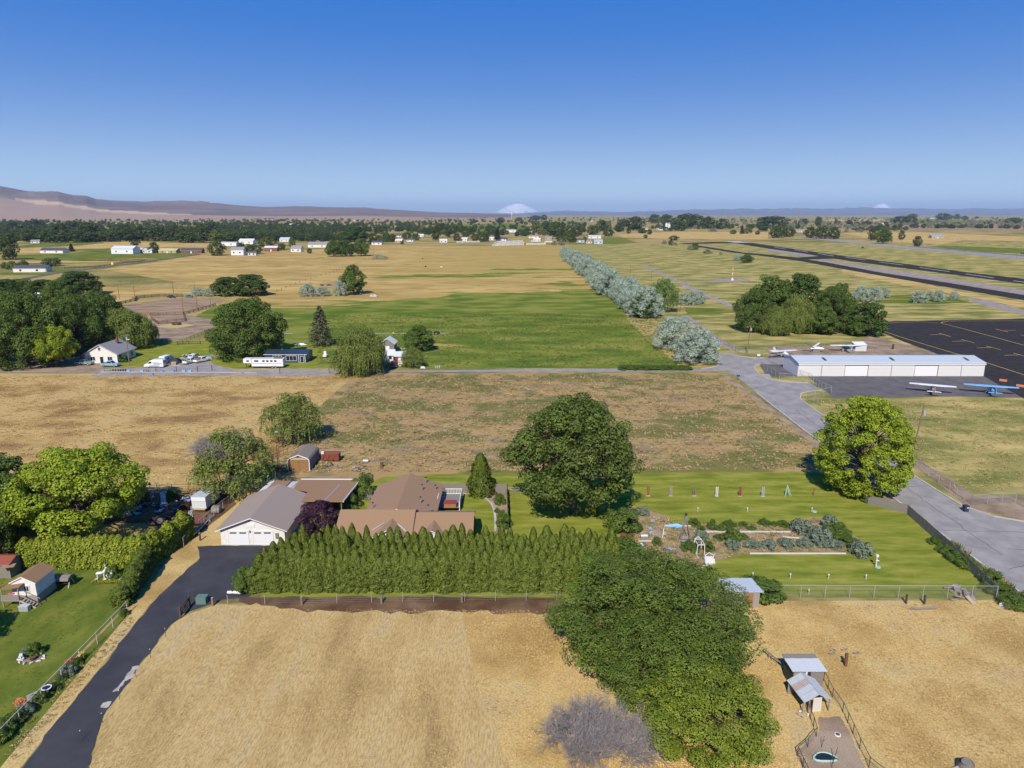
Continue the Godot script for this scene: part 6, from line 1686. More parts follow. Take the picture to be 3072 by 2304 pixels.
func back_garden() -> void:
	# lawn posts
	var tops := ["rust-brown", "pale grey", "dark brown", "whitish", "reddish", "silver grey"]
	var ms := ["rust_red", "board_old", "post_wood", "board_pale", "board_red", "galvanised"]
	for k in 6:
		var q: Vector3 = [g3(22.78, -111.27), g3(26.56, -111.27), g3(30.5, -111.27), g3(34.21, -111.11), g3(38.1, -111.11), g3(41.88, -111.01)][k]
		var o := thing("lawn_post", "%s double timber post in the row across the back lawn" % tops[k], "post", q, 0.0, "posts across the back lawn")
		for x in [-0.13, 0.13]:
			part("post", Sh.new().box(Vector3(x, 0.85, 0), Vector3(0.16, 1.7, 0.14)), M[ms[k]], o)
		part("base", Sh.new().box(Vector3(0, 0.05, 0), Vector3(0.6, 0.1, 0.4)), M.concrete, o)
	var a := thing("a_frame", "pale green tripod frame at the end of the lawn post row", "frame", g3(45.93, -111.16))
	for p in [Vector3(-0.35, 0, 0.2), Vector3(0.4, 0, 0.25), Vector3(0, 0, -0.35), Vector3(0.75, 0, 0.1)]:
		part("leg", Sh.new().bar(p, Vector3(0, 2.0, 0), 0.07), M.green_pale, a)
	var rp := thing("thin_post", "thin reddish post beyond the pale green tripod", "post", g3(50.55, -111.42))
	part("post", Sh.new().box(Vector3(0, 0.7, 0), Vector3(0.1, 1.4, 0.1)), M.board_red, rp)
	part("cap", Sh.new().box(Vector3(0, 1.41, 0), Vector3(0.13, 0.03, 0.13)), M.board_old, rp)
	for q in [g3(29.44, -104.74), g3(37.3, -104.74), g3(47.51, -104.74), g3(31.27, -83.84), g3(36.03, -83.59), g3(40.91, -83.41), g3(45.71, -83.31), g3(36.83, -79.64)]:
		var o := thing("sprinkler", "small white sprinkler riser standing on the lawn", "sprinkler", q, 0.0, "sprinkler risers on the lawn")
		part("riser", Sh.new().bar(Vector3.ZERO, Vector3(0, 0.62, 0), 0.05), M.paint_white, o)
		part("head", Sh.new().disc(Vector3(0, 0.66, 0), Vector3.UP, 0.09, 0.07, 8), M.paint_white, o)
	for q in [[g3(47.89, -104.6), "pale green hose guide on the back lawn beside the bushes"], [g3(48.85, -86.49), "pale dish beside the white birdhouse post on the lawn"]]:
		var o := thing("dish", q[1], "dish", q[0])
		part("dish", Sh.new().disc(Vector3(0, 0.1, 0), Vector3.UP, 0.35, 0.06), M.green_pale, o)
		part("foot", Sh.new().disc(Vector3(0, 0.03, 0), Vector3.UP, 0.2, 0.03), M.galvanised, o)
	var bh := thing("bird_house", "white birdhouse on a post at the lawn's street side", "birdhouse", g3(48.57, -86.49))
	part("post", Sh.new().bar(Vector3.ZERO, Vector3(0, 1.6, 0), 0.09), M.paint_white, bh)
	part("arm", Sh.new().box(Vector3(0.12, 1.05, 0), Vector3(0.4, 0.1, 0.16)), M.paint_white, bh)
	part("house", Sh.new().box(Vector3(0, 1.75, 0), Vector3(0.3, 0.3, 0.3)), M.paint_white, bh)
	# garden windmill tower with a seat beneath
	var w := thing("windmill_tower", "slim timber windmill tower with a swing seat in the garden", "tower", g3(24.75, -93.75))
	for p in [Vector3(-0.85, 0, 0.6), Vector3(0.85, 0, 0.6), Vector3(0.85, 0, -0.6), Vector3(-0.85, 0, -0.6)]:
		part("leg", Sh.new().bar(p, Vector3(p.x * 0.12, 3.6, p.z * 0.12), 0.09), M.board_grey, w)
	for y in [1.0, 2.0, 2.9]:
		var k: float = 1.0 - y / 3.6 * 0.88
		part("brace", Sh.new().bar(Vector3(-0.85 * k, y, 0.6 * k), Vector3(0.85 * k, y, 0.6 * k), 0.06).bar(Vector3(-0.85 * k, y, -0.6 * k), Vector3(0.85 * k, y, -0.6 * k), 0.06), M.board_grey, w)
	part("head", Sh.new().box(Vector3(0, 3.9, 0), Vector3(0.35, 0.7, 0.3)), M.board_grey, w)
	part("hub", Sh.new().disc(Vector3(-0.05, 4.5, 0.1), Vector3(0, 0, 1), 0.17, 0.07), M.black, w)
	part("seat", Sh.new().box(Vector3(0, 0.45, 0.1), Vector3(1.1, 0.1, 0.5)).box(Vector3(0, 0.8, -0.15), Vector3(1.1, 0.5, 0.06)), M.board_old, w)
	var ar := thing("white_arbour", "white timber arbour frame leaning along the garden path", "arbour", g3(26.27, -91.12))
	ar.scale = Vector3(0.8, 0.8, 0.8)
	for q in [[Vector3(-0.9, 0, 1.2), Vector3(-0.75, 1.9, 1.2)], [Vector3(0.5, 0, 1.2), Vector3(0.4, 1.9, 1.2)], [Vector3(-0.9, 0, -1.0), Vector3(-0.75, 1.9, -1.0)], [Vector3(0.5, 0, -1.0), Vector3(0.4, 1.9, -1.0)]]:
		part("post", Sh.new().bar(q[0], q[1], 0.1), M.paint_white, ar)
	part("frame", Sh.new().bar(Vector3(-0.75, 1.9, 1.2), Vector3(-0.75, 1.9, -1.0), 0.09).bar(Vector3(0.4, 1.9, 1.2), Vector3(0.4, 1.9, -1.0), 0.09).bar(Vector3(-0.75, 1.9, 1.2), Vector3(0.4, 1.9, 1.2), 0.09).bar(Vector3(-0.75, 1.9, -1.0), Vector3(0.4, 1.9, -1.0), 0.09), M.paint_white, ar)
	part("ridge", Sh.new().bar(Vector3(-0.75, 1.9, -1.0), Vector3(-0.17, 2.4, -1.0), 0.08).bar(Vector3(0.4, 1.9, -1.0), Vector3(-0.17, 2.4, -1.0), 0.08), M.paint_white, ar)
	part("edge_board", Sh.new().bar(Vector3(-1.0, 0.15, 2.6), Vector3(-0.95, 0.15, -1.2), 0.1, 0.3), M.board_pale, ar)
	var wl := thing("wishing_well", "white slatted wishing-well planter at the lawn edge", "planter", g3(26.69, -87.94))
	wl.scale = Vector3(0.85, 0.85, 0.85)
	for k in 4:
		part("slat", Sh.new().box(Vector3(0, 0.14 + k * 0.2, 0.5), Vector3(1.5, 0.17, 0.06)), M.paint_white, wl)
		part("slat", Sh.new().box(Vector3(0, 0.14 + k * 0.2, -0.5), Vector3(1.5, 0.17, 0.06)), M.paint_white, wl)
	for x in [-0.72, 0.72]:
		part("side", Sh.new().box(Vector3(x, 0.4, 0), Vector3(0.06, 0.8, 1.0)), M.paint_white, wl)
		part("post", Sh.new().bar(Vector3(x * 0.9, 0.4, 0), Vector3(x * 0.9, 1.25, 0), 0.09), M.paint_white, wl)
		part("rafter", Sh.new().bar(Vector3(x * 1.05, 1.2, 0), Vector3(0, 1.75, 0), 0.08), M.paint_white, wl)
	part("birdhouse", Sh.new().box(Vector3(0.8, 1.5, 0), Vector3(0.25, 0.4, 0.25)), M.galvanised, wl)
	# planting beds: timber edging and lines of shrubs
	for q in [[g3(26.93, -97.43), g3(37.49, -97.38)], [g3(23.04, -99.55), g3(27.6, -99.31)], [g3(39.4, -95.57), g3(42.06, -95.17)], [g3(27.16, -97.3), g3(41.29, -97.3)], [g3(32.96, -90.4), g3(46.36, -90.4)], [g3(27.54, -87.77), g3(22.6, -84.8)]]:
		var o := thing("bed_edging", "weathered timber edging along the garden beds", "edging", q[0], 0.0, "timber edging of the garden beds")
		part("timber", Sh.new().bar(Vector3(0, 0.1, 0), q[1] - q[0] + Vector3(0, 0.1, 0), 0.16, 0.2), M.board_pale, o)
		part("stake", Sh.new().bar(Vector3(0, 0, 0.12), Vector3(0, 0.35, 0.12), 0.07), M.board_old, o)
	for q in [[g3(42.63, -97.3), 2.0, 3.0, "sage", "large grey-green"], [g3(47.64, -99.17), 1.9, 2.6, "sage", "upright grey-green"], [g3(44.14, -94.7), 2.0, 3.4, "sage", "broad grey-green"], [g3(48.03, -90.04), 2.0, 3.1, "sage", "solitary round grey-green"], [g3(47.99, -96.69), 1.6, 3.6, "bush", "bright green spreading"], [g3(47.63, -93.93), 1.2, 3.4, "bush", "low bright green"], [g3(43.44, -97.3), 0.9, 2.0, "bush", "small leafy green"], [g3(31.74, -94.7), 1.8, 2.8, "bush", "dull green bushy"], [g3(29.94, -98.33), 1.6, 1.4, "bush", "narrow green"], [g3(27.55, -99.6), 1.2, 1.7, "bush", "dark rounded green"], [g3(27.2, -94.7), 1.6, 2.2, "sage", "olive round"], [g3(38.29, -100.03), 0.9, 1.8, "bush", "tiny green"]]:
		tree(q[3], "garden_bush", "%s bush in the garden beds on the lawn" % q[4], q[0], q[1], q[2], q[1] * 5.0, "", "shrub")
	var r := seeded(501)
	for k in 7:
		tree("sage", "lavender_bush", "grey lavender bush in the row along the lower garden bed", [g3(31.34, -92.22), g3(34.02, -92.6), g3(36.18, -92.41), g3(38.88, -92.78), g3(41.63, -92.78), g3(44.11, -92.97), g3(45.83, -92.6)][k], 1.1, 2.4, k * 1.3, "lavender row in the garden bed", "shrub")
	for k in 9:
		tree("bush", "bed_weed", "small green weed clump along the upper garden bed edge", [g3(28.21, -97.92), g3(31.15, -98.13), g3(32.85, -99.6), g3(35.04, -99.6), g3(35.9, -98.33), g3(39.68, -99.81), g3(41.07, -99.6), g3(33.68, -95.29), g3(30.16, -95.29)][k], r.randf_range(0.5, 0.8), r.randf_range(1.2, 2.2), k * 2.1, "weed clumps of the upper bed", "shrub")
	for q in [[g3(16.61, -97.92), 3.4, 5.2, "leafy bright green shrub at the foot of the big maple's shade"], [g3(20.61, -93.16), 1.3, 1.3, "upright green shrub beside the garden planks"], [g3(25.04, -91.74), 1.2, 2.6, "feathery green plant below the windmill tower"], [g3(27.51, -91.33), 1.5, 1.6, "tall green plant inside the white arbour"], [g3(15.66, -90.31), 2.6, 4.2, "rose bush with pink and white blooms by the garden"], [g3(20.41, -103.58), 1.2, 2.4, "dry tan bush at the garden's back corner"]]:
		tree("bush" if q[3].find("dry") < 0 else "sage", "shrub", q[3], q[0], q[1], q[2], q[1] * 4.0, "", "shrub")
	var tp := thing("blue_tarp", "crumpled blue tarpaulin at the back of the garden", "tarpaulin", g3(24.53, -99.31))
	part("tarp", Sh.new().tube([Vector3(-1.4, 0.1, 0), Vector3(-0.5, 0.16, 0.1), Vector3(0.4, 0.22, -0.1), Vector3(1.2, 0.1, 0)], [0.1, 0.3, 0.28, 0.1], 7), M.blue_pale, tp)
	part("fold", Sh.new().box(Vector3(0.5, 0.12, 0.4), Vector3(1.0, 0.04, 0.5), Basis(Vector3.UP, 0.4)), M.blue_pale, tp)
	for q in [g3(20.71, -98.6), g3(20.55, -96.97), g3(21.58, -101.01), g3(22.37, -91.74)]:
		var o := thing("blue_scrap", "scrap of blue plastic lying between the garden beds", "plastic", q, q.x, "blue plastic in the garden")
		part("sheet", Sh.new().box(Vector3(0, 0.1, 0), Vector3(0.5, 0.05, 0.7), Basis(Vector3.RIGHT, 0.15)), M.blue_pale, o)
		part("flap", Sh.new().box(Vector3(0.2, 0.14, 0.2), Vector3(0.3, 0.03, 0.3), Basis(Vector3.UP, 0.5)), M.blue_pale, o)
	var bx := thing("brick_planter", "long red brick-coloured planter box in the garden", "planter", g3(16.91, -95.84))
	part("box", Sh.new().box(Vector3(0, 0.25, 0), Vector3(2.0, 0.5, 0.6)), M.board_red, bx)
	part("soil", Sh.new().box(Vector3(0, 0.51, 0), Vector3(1.85, 0.02, 0.5)), M.dirt, bx)
	var dm := thing("mixer_drum", "grey drum on its side beside the red planter", "drum", g3(19.21, -95.39))
	part("drum", Sh.new().disc(Vector3(0, 0.35, 0), Vector3.RIGHT, 0.33, 0.5), M.galvanised, dm)
	part("mouth", Sh.new().disc(Vector3(-0.5, 0.35, 0), Vector3.RIGHT, 0.26, 0.02), M.black, dm)
	var ch := thing("white_chair", "white garden chair tipped over below the planks", "chair", g3(18.41, -92.58), 0.6)
	part("seat", Sh.new().box(Vector3(0, 0.25, 0), Vector3(0.55, 0.06, 0.55), Basis(Vector3.RIGHT, 0.5)), M.paint_white, ch)
	part("back", Sh.new().box(Vector3(0, 0.4, -0.35), Vector3(0.55, 0.6, 0.06), Basis(Vector3.RIGHT, 0.9)), M.paint_white, ch)
	for x in [-0.25, 0.25]:
		part("leg", Sh.new().bar(Vector3(x, 0.0, 0.4), Vector3(x, 0.35, 0.15), 0.05), M.paint_white, ch)
	var pk := thing("garden_planks", "pair of long weathered planks across the garden dirt", "planks", g3(19.36, -94.07))
	for k in 2:
		part("plank", Sh.new().box(Vector3(0, 0.15 + 0.08 * k, -0.15 + 0.3 * k), Vector3(2.3, 0.06, 0.24)), M.board_pale, pk)
	var sg := thing("white_stand", "white upright stand with a grey panel among the garden straw", "stand", g3(22.08, -95.39))
	part("post", Sh.new().bar(Vector3(-0.15, 0, 0), Vector3(-0.05, 1.5, 0), 0.09), M.paint_white, sg)
	part("panel", Sh.new().box(Vector3(0.12, 0.75, 0), Vector3(0.4, 0.6, 0.05)), M.galvanised, sg)


func road_side() -> void:
	var c := thing("wheelie_bin", "dark blue wheeled refuse bin standing on the street kerb", "refuse bin", g3(71.91, -104.85))
	part("bin", Sh.new().side([Vector2(-0.3, 0.12), Vector2(0.28, 0.12), Vector2(0.36, 1.0), Vector2(-0.38, 1.0)], 0.34), M.bin_blue, c)
	part("lid", Sh.new().box(Vector3(0, 1.04, 0), Vector3(0.76, 0.09, 0.84)), M.bin_blue, c)
	part("label_plate", Sh.new().box(Vector3(0.12, 0.78, 0.35), Vector3(0.26, 0.16, 0.02)), M.paint_white, c)
	wheels(c, [Vector3(-0.3, 0.12, -0.3), Vector3(0.3, 0.12, -0.3)], 0.12, 0.04)
	pole("utility pole with a white transformer beside the street's chain-link fence", g3(77.5, -130.68), 10.6, "", false, true, Vector3(1.1, 0, 0), false)
	wire_fence("chain_link_fence", "chain-link fence along the street before the dry airfield grass", [g3(75.96, -132.96), g3(76.15, -128.41), g3(74.72, -120.11), g3(74.86, -113.92), g3(74.53, -107.42)], 1.75, 2.6, "galvanised")
	wire_fence("chain_link_fence", "chain-link fence turning off along the bend of the street", [g3(74.53, -107.42), g3(77.35, -107.85), g3(80.01, -108.28), g3(82.23, -108.28), g3(82.25, -104.93), g3(86.6, -99.87)], 1.75, 3.2, "galvanised")
	tree("lime", "lime_tree", "dense bright lime-green tree overhanging street and lawn fence", Vector3(59.2, 0, -113.2), 16.6, 14.8, 0.8)
	tree("bush", "street_shrub", "yellow-green bush at the lower end of the board fence", Vector3(61.2, 0, -82.3), 1.9, 2.6, 0.4, "", "shrub")
	for q in [[g3(60.56, -93.56), 1.0, 2.0], [g3(60.49, -90.66), 1.2, 2.4], [g3(60.64, -88.52), 1.3, 2.8], [g3(60.96, -86.75), 1.3, 3.0], [g3(60.32, -80.1), 1.2, 3.0], [g3(60.42, -76.87), 1.3, 3.2], [g3(58.2, -108.71), 1.1, 2.0], [g3(57.67, -110.47), 1.0, 2.0]]:
		tree("bush", "verge_bush", "dark weedy bush on the street verge beside the board fence", q[0], q[1], q[2], q[1] * 11.0, "weedy bushes on the street verge", "shrub")
	var rb := thing("white_block", "white block lying in the verge weeds", "block", g3(59.04, -76.92))
	part("block", Sh.new().box(Vector3(0, 0.2, 0), Vector3(0.6, 0.4, 0.4), Basis(Vector3.UP, 0.4)), M.paint_white, rb)
	part("chip", Sh.new().box(Vector3(0.4, 0.1, 0.2), Vector3(0.25, 0.2, 0.2)), M.board_pale, rb)
	var mb := thing("mail_boxes", "pair of dark mail boxes on a post at the street corner", "mail box", g3(64.18, -196.4))
	part("post", Sh.new().bar(Vector3.ZERO, Vector3(0, 1.1, 0), 0.12), M.post_dark, mb)
	for x in [-0.25, 0.25]:
		part("box", Sh.new().box(Vector3(x, 1.25, 0), Vector3(0.3, 0.32, 0.55)), M.black, mb)
	var ws := thing("white_sign", "small white sign board beside the airfield gate", "sign", g3(80.87, -228.5))
	part("board", Sh.new().box(Vector3(0, 0.9, 0), Vector3(1.0, 0.6, 0.05)), M.paint_white, ws)
	part("post", Sh.new().bar(Vector3(0, 0, -0.05), Vector3(0, 0.9, -0.05), 0.08), M.post_dark, ws)
	pole("tall utility pole at the airfield corner before the dark grove", g3(79.4, -235.8), 9.7, "", false, true, Vector3(0.5, 0, 0))
	wire_fence("chain_link_fence", "chain-link airfield fence across the gateway before the hangar", [g3(76.25, -250.4), g3(76.54, -234.7), g3(82.03, -230.6), g3(82.64, -211.8)], 1.9, 3.0, "galvanised")
	wire_fence("chain_link_fence", "chain-link fence round the kerbed island beside the hangar", [g3(76.55, -214.4), g3(76.2, -197.2), g3(82.91, -194.2), g3(83.69, -180.5), g3(74.82, -174.6), g3(75.57, -167.6)], 1.9, 3.2, "galvanised")
	wire_fence("chain_link_fence", "chain-link gate fence between hangar corner and street", [g3(83.18, -201.8), g3(84.46, -197.2), g3(83.39, -185.8), g3(84.25, -181.8)], 1.9, 2.4, "galvanised")
	wire_fence("wire_fence", "wire fence along the airfield behind the hangar aeroplanes", [g3(78.35, -244.6), g3(97.34, -244.6), g3(115.77, -248), g3(124.11, -239)], 1.5, 5.0, "post_dark", "", false, 0, 3)
	wire_fence("wire_fence", "wire fence beside the track between pasture and airfield", [g3(77.93, -319.8), g3(77.43, -273.8), g3(76.64, -239)], 1.4, 5.0, "post_dark", "", false, 0, 3)


func airplane(label: String, at: Vector3, turn: float, paint: String, trim: String, span: float, nose := true) -> void:
	# high-winged light aeroplane, nose towards +z in its own axes
	var o := thing("light_aeroplane", label, "aeroplane", at, turn)
	var hs := span * 0.5
	part("fuselage", Sh.new().tube([Vector3(0, 1.25, 3.0), Vector3(0, 1.25, 2.7), Vector3(0, 1.3, 1.9), Vector3(0, 1.45, 0.9), Vector3(0, 1.45, -0.4), Vector3(0, 1.32, -2.0), Vector3(0, 1.3, -4.4)], [0.12, 0.38, 0.5, 0.62, 0.58, 0.33, 0.1], 12), M[trim], o)
	var w := Sh.new()
	w.prism([Vector2(-hs, 0.05), Vector2(-hs * 0.5, -0.28), Vector2(0, -0.3), Vector2(hs * 0.5, -0.28), Vector2(hs, 0.05), Vector2(hs, 0.95), Vector2(hs * 0.5, 1.2), Vector2(-hs * 0.5, 1.2), Vector2(-hs, 0.95)], 2.05, 2.2)
	part("wing", w, M[paint], o)
	for s in [-1.0, 1.0]:
		part("strut", Sh.new().bar(Vector3(s * 0.5, 1.0, 0.7), Vector3(s * hs * 0.5, 2.06, 0.6), 0.07), M[paint], o)
		part("flap", Sh.new().box(Vector3(s * hs * 0.33, 2.1, -0.42), Vector3(hs * 0.5, 0.05, 0.32)), M[paint], o)
		part("gear_leg", Sh.new().bar(Vector3(s * 0.35, 0.9, 0.5), Vector3(s * 1.15, 0.25, 0.5), 0.08), M[paint], o)
	part("tailplane", Sh.new().prism([Vector2(-1.6, -4.5), Vector2(-1.5, -3.9), Vector2(0, -3.5), Vector2(1.5, -3.9), Vector2(1.6, -4.5)], 1.32, 1.39), M[paint], o)
	part("fin", Sh.new().side([Vector2(-3.4, 1.35), Vector2(-4.2, 2.55), Vector2(-4.75, 2.55), Vector2(-4.75, 1.25)], 0.05), M[paint], o)
	part("rudder", Sh.new().side([Vector2(-4.76, 1.2), Vector2(-4.76, 2.5), Vector2(-5.05, 2.4), Vector2(-4.98, 1.2)], 0.04), M[trim], o)
	part("windscreen", Sh.new().quad_on([Vector3(-0.45, 1.5, 1.65), Vector3(0.45, 1.5, 1.65), Vector3(0.4, 2.06, 1.0), Vector3(-0.4, 2.06, 1.0)]), M.glass_dark, o)
	part("cabin", Sh.new().side([Vector2(1.3, 1.6), Vector2(1.0, 2.05), Vector2(-0.9, 2.05), Vector2(-1.8, 1.5)], 0.52), M.glass_dark, o)
	part("propeller", Sh.new().box(Vector3(0, 1.25, 3.08), Vector3(1.8, 0.12, 0.04), Basis(Vector3(0, 0, 1), 0.6)), M.black, o)
	wheels(o, [Vector3(-1.2, 0.25, 0.5), Vector3(1.2, 0.25, 0.5)], 0.25, 0.07)
	if nose:
		part("nose_leg", Sh.new().bar(Vector3(0, 0.9, 2.2), Vector3(0, 0.25, 2.25), 0.07), M.steel, o)
		wheels(o, [Vector3(0, 0.22, 2.25)], 0.22, 0.06)
	else:
		wheels(o, [Vector3(0, 0.3, -4.6)], 0.15, 0.04)


func airfield() -> void:
	var h := thing("hangar", "long low white hangar with row of sliding doors", "hangar", Vector3(110.0, 0, -205.9))
	gable(h, Vector3(0, 0, -1.2), true, 54.0, 11.4, 3.95, 0.95, 0.25, M.hangar_roof, M.hangar_wall, M.paint_white)
	for k in 8:
		var x := -23.6 + k * 6.75
		var z: float = 4.56 if k in [2, 5] else 4.72
		var d := part("sliding_door", Sh.new().box(Vector3(x, 1.75, z), Vector3(6.6, 3.4, 0.06)), M.hangar_wall if k in [2, 5] else M.hangar_door, h)
		if not k in [2, 5]:
			var g := Sh.new()
			for j in 8:
				g.box(Vector3(x, 0.35 + j * 0.42, z + 0.04), Vector3(6.5, 0.05, 0.03))
			stuff(part("rib", g, M.tin, d))
		part("edge", Sh.new().box(Vector3(x + 3.33, 1.75, z + 0.04), Vector3(0.12, 3.4, 0.05)), M.board_grey, d)
	part("head_gap", Sh.new().box(Vector3(0, 3.47, 4.74), Vector3(53.8, 0.1, 0.1)), M.black, h)
	part("door_track", Sh.new().box(Vector3(0, 3.62, 4.85), Vector3(54.2, 0.3, 0.35)), M.paint_white, h)
	for x in [-18.6, 1.2, 23.0]:
		part("skylight", Sh.new().box(Vector3(x, 4.62, 2.0), Vector3(0.7, 0.03, 2.4), Basis(Vector3.RIGHT, 0.164)), M.board_green, h)
	part("ridge_cap", Sh.new().box(Vector3(0, 5.06, -1.2), Vector3(54.6, 0.06, 0.4)), M.galvanised, h)
	airplane("white high-winged aeroplane with orange fuselage parked on the apron edge", g3(111.83, -179.1) + Vector3(-1.3, 0, -2.2), 2.72, "plane_white", "plane_tan", 10.8)
	airplane("light blue high-winged tail-dragger parked beside the orange aeroplane", g3(125.2, -179.7) + Vector3(0, 0, -0.5), 2.78, "plane_blue", "plane_blue", 12.4, false)
	airplane("white aeroplane seen edge-on behind the hangar roof", g3(114.3, -234.7) + Vector3(0, 0, -4.5), 3.14, "plane_white", "plane_navy", 10.6)
	airplane("white aeroplane with a high tail at the left end of the hangar", g3(87.68, -229) + Vector3(1.5, 0, -1.0), 0.3, "plane_white", "plane_white", 9.6)
	var v := thing("folded_glider", "dark and white wings of a dismantled aeroplane behind the hangar", "aeroplane", g3(102.92, -234.1) + Vector3(0, 0, -4.0))
	part("dark_wing", Sh.new().box(Vector3(-1.6, 2.4, 0), Vector3(3.6, 0.12, 1.0), Basis(Vector3(0, 0, 1), -0.5)), M.plane_navy, v)
	part("white_wing", Sh.new().box(Vector3(0.6, 2.5, 0), Vector3(2.6, 0.12, 1.0), Basis(Vector3(0, 0, 1), 0.6)), M.plane_white, v)
	part("fuselage", Sh.new().tube([Vector3(-1.2, 1.2, 0), Vector3(0.2, 1.4, 0), Vector3(2.4, 1.3, 0), Vector3(3.4, 1.2, 0)], [0.2, 0.55, 0.5, 0.15], 10), M.plane_white, v)
	part("canopy", Sh.new().tube([Vector3(1.6, 1.6, 0), Vector3(2.2, 1.75, 0), Vector3(2.8, 1.5, 0)], [0.2, 0.32, 0.15], 8), M.plane_navy, v)
	for z in [-0.6, 0.6]:
		part("cradle", Sh.new().box(Vector3(0.6, 0.45, z), Vector3(2.4, 0.9, 0.1)), M.board_grey, v)
	var s := thing("white_hut", "small white slope-roofed hut behind the hangar", "hut", g3(119.65, -239.5) + Vector3(0, 0, -1.5))
	part("wall", Sh.new().side([Vector2(-1.4, 0), Vector2(1.4, 0), Vector2(1.4, 2.1), Vector2(-1.4, 2.7)], 1.9), M.board_pale, s)
	part("roof", Sh.new().box(Vector3(0, 2.5, 0), Vector3(4.1, 0.1, 3.2), Basis(Vector3.RIGHT, 0.21)), M.paint_white, s)
	for x in [-1.2, -0.4, 0.4, 1.2]:
		part("panel", Sh.new().box(Vector3(x, 1.0, 1.42), Vector3(0.7, 1.9, 0.04)), M.tin_white, s)
	var fu := thing("silver_tank", "upright silver tank behind the hangar", "tank", g3(114.48, -239.5) + Vector3(0, 0, -1.0))
	part("tank", Sh.new().disc(Vector3(0, 1.1, 0), Vector3.UP, 0.7, 1.1), M.galvanised, fu)
	part("lid", Sh.new().disc(Vector3(0, 2.25, 0), Vector3.UP, 0.5, 0.06), M.steel, fu)
	var pst := thing("dark_pillar", "dark square pillar beyond the white hut", "pillar", g3(132.68, -243.4))
	part("pillar", Sh.new().box(Vector3(0, 0.9, 0), Vector3(0.5, 1.8, 0.5)), M.post_dark, pst)
	part("cap", Sh.new().box(Vector3(0, 1.82, 0), Vector3(0.58, 0.05, 0.58)), M.rust, pst)
	for q in [[g3(138.33, -194.7), 0.9], [g3(138.72, -188.2), 1.0]]:
		var o := thing("orange_barrier", "low orange barrier row on the black apron edge", "barrier", q[0], -0.75, "orange barriers on the apron")
		for k in 4:
			part("block", Sh.new().box(Vector3(-q[1] * 0.75 + k * q[1] * 0.5, 0.3, 0), Vector3(q[1] * 0.46, 0.6, 0.45)), M.orange, o)
	var m := thing("beacon_mast", "white banded mast on a round gravel pad", "mast", g3(155.8, -505.9))
	for k in 5:
		part("section", Sh.new().disc(Vector3(0, 0.9 + k * 1.8, 0), Vector3.UP, 0.28 - k * 0.03, 0.9), [M.paint_white, M.orange][k % 2] if k else M.paint_white, m)
	part("vane", Sh.new().box(Vector3(0, 9.6, 0), Vector3(0.1, 1.4, 0.1)), M.steel, m)
	part("base", Sh.new().box(Vector3(0, 0.6, 0), Vector3(1.4, 1.2, 1.2)), M.paint_white, m)
	car("dark blue car parked beside the highway barrier", g3(595.7, -840.8), 1.4, "car_navy", "", 1.7)
	for q in [[g3(580, -1230.7), 9.0], [g3(567.3, -1053.5), 9.5], [g3(531.3, -935.4), 11.0], [g3(535.2, -853.2), 11.0], [g3(532.1, -759.5), 11.0], [g3(684.9, -1113.7), 8.0]]:
		pole("bare utility pole along the far highway", q[0], q[1], "utility poles along the highway")
	for q in [[g3(92.73, -562.5), 8.0], [g3(95.51, -490.3), 8.5], [g3(80.3, -337.9), 10.0], [g3(246.3, -516.9), 4.0]]:
		pole("slim utility pole between silver tree row and airfield track", q[0], q[1], "utility poles by the airfield track", false, false, Vector3.ZERO, false)


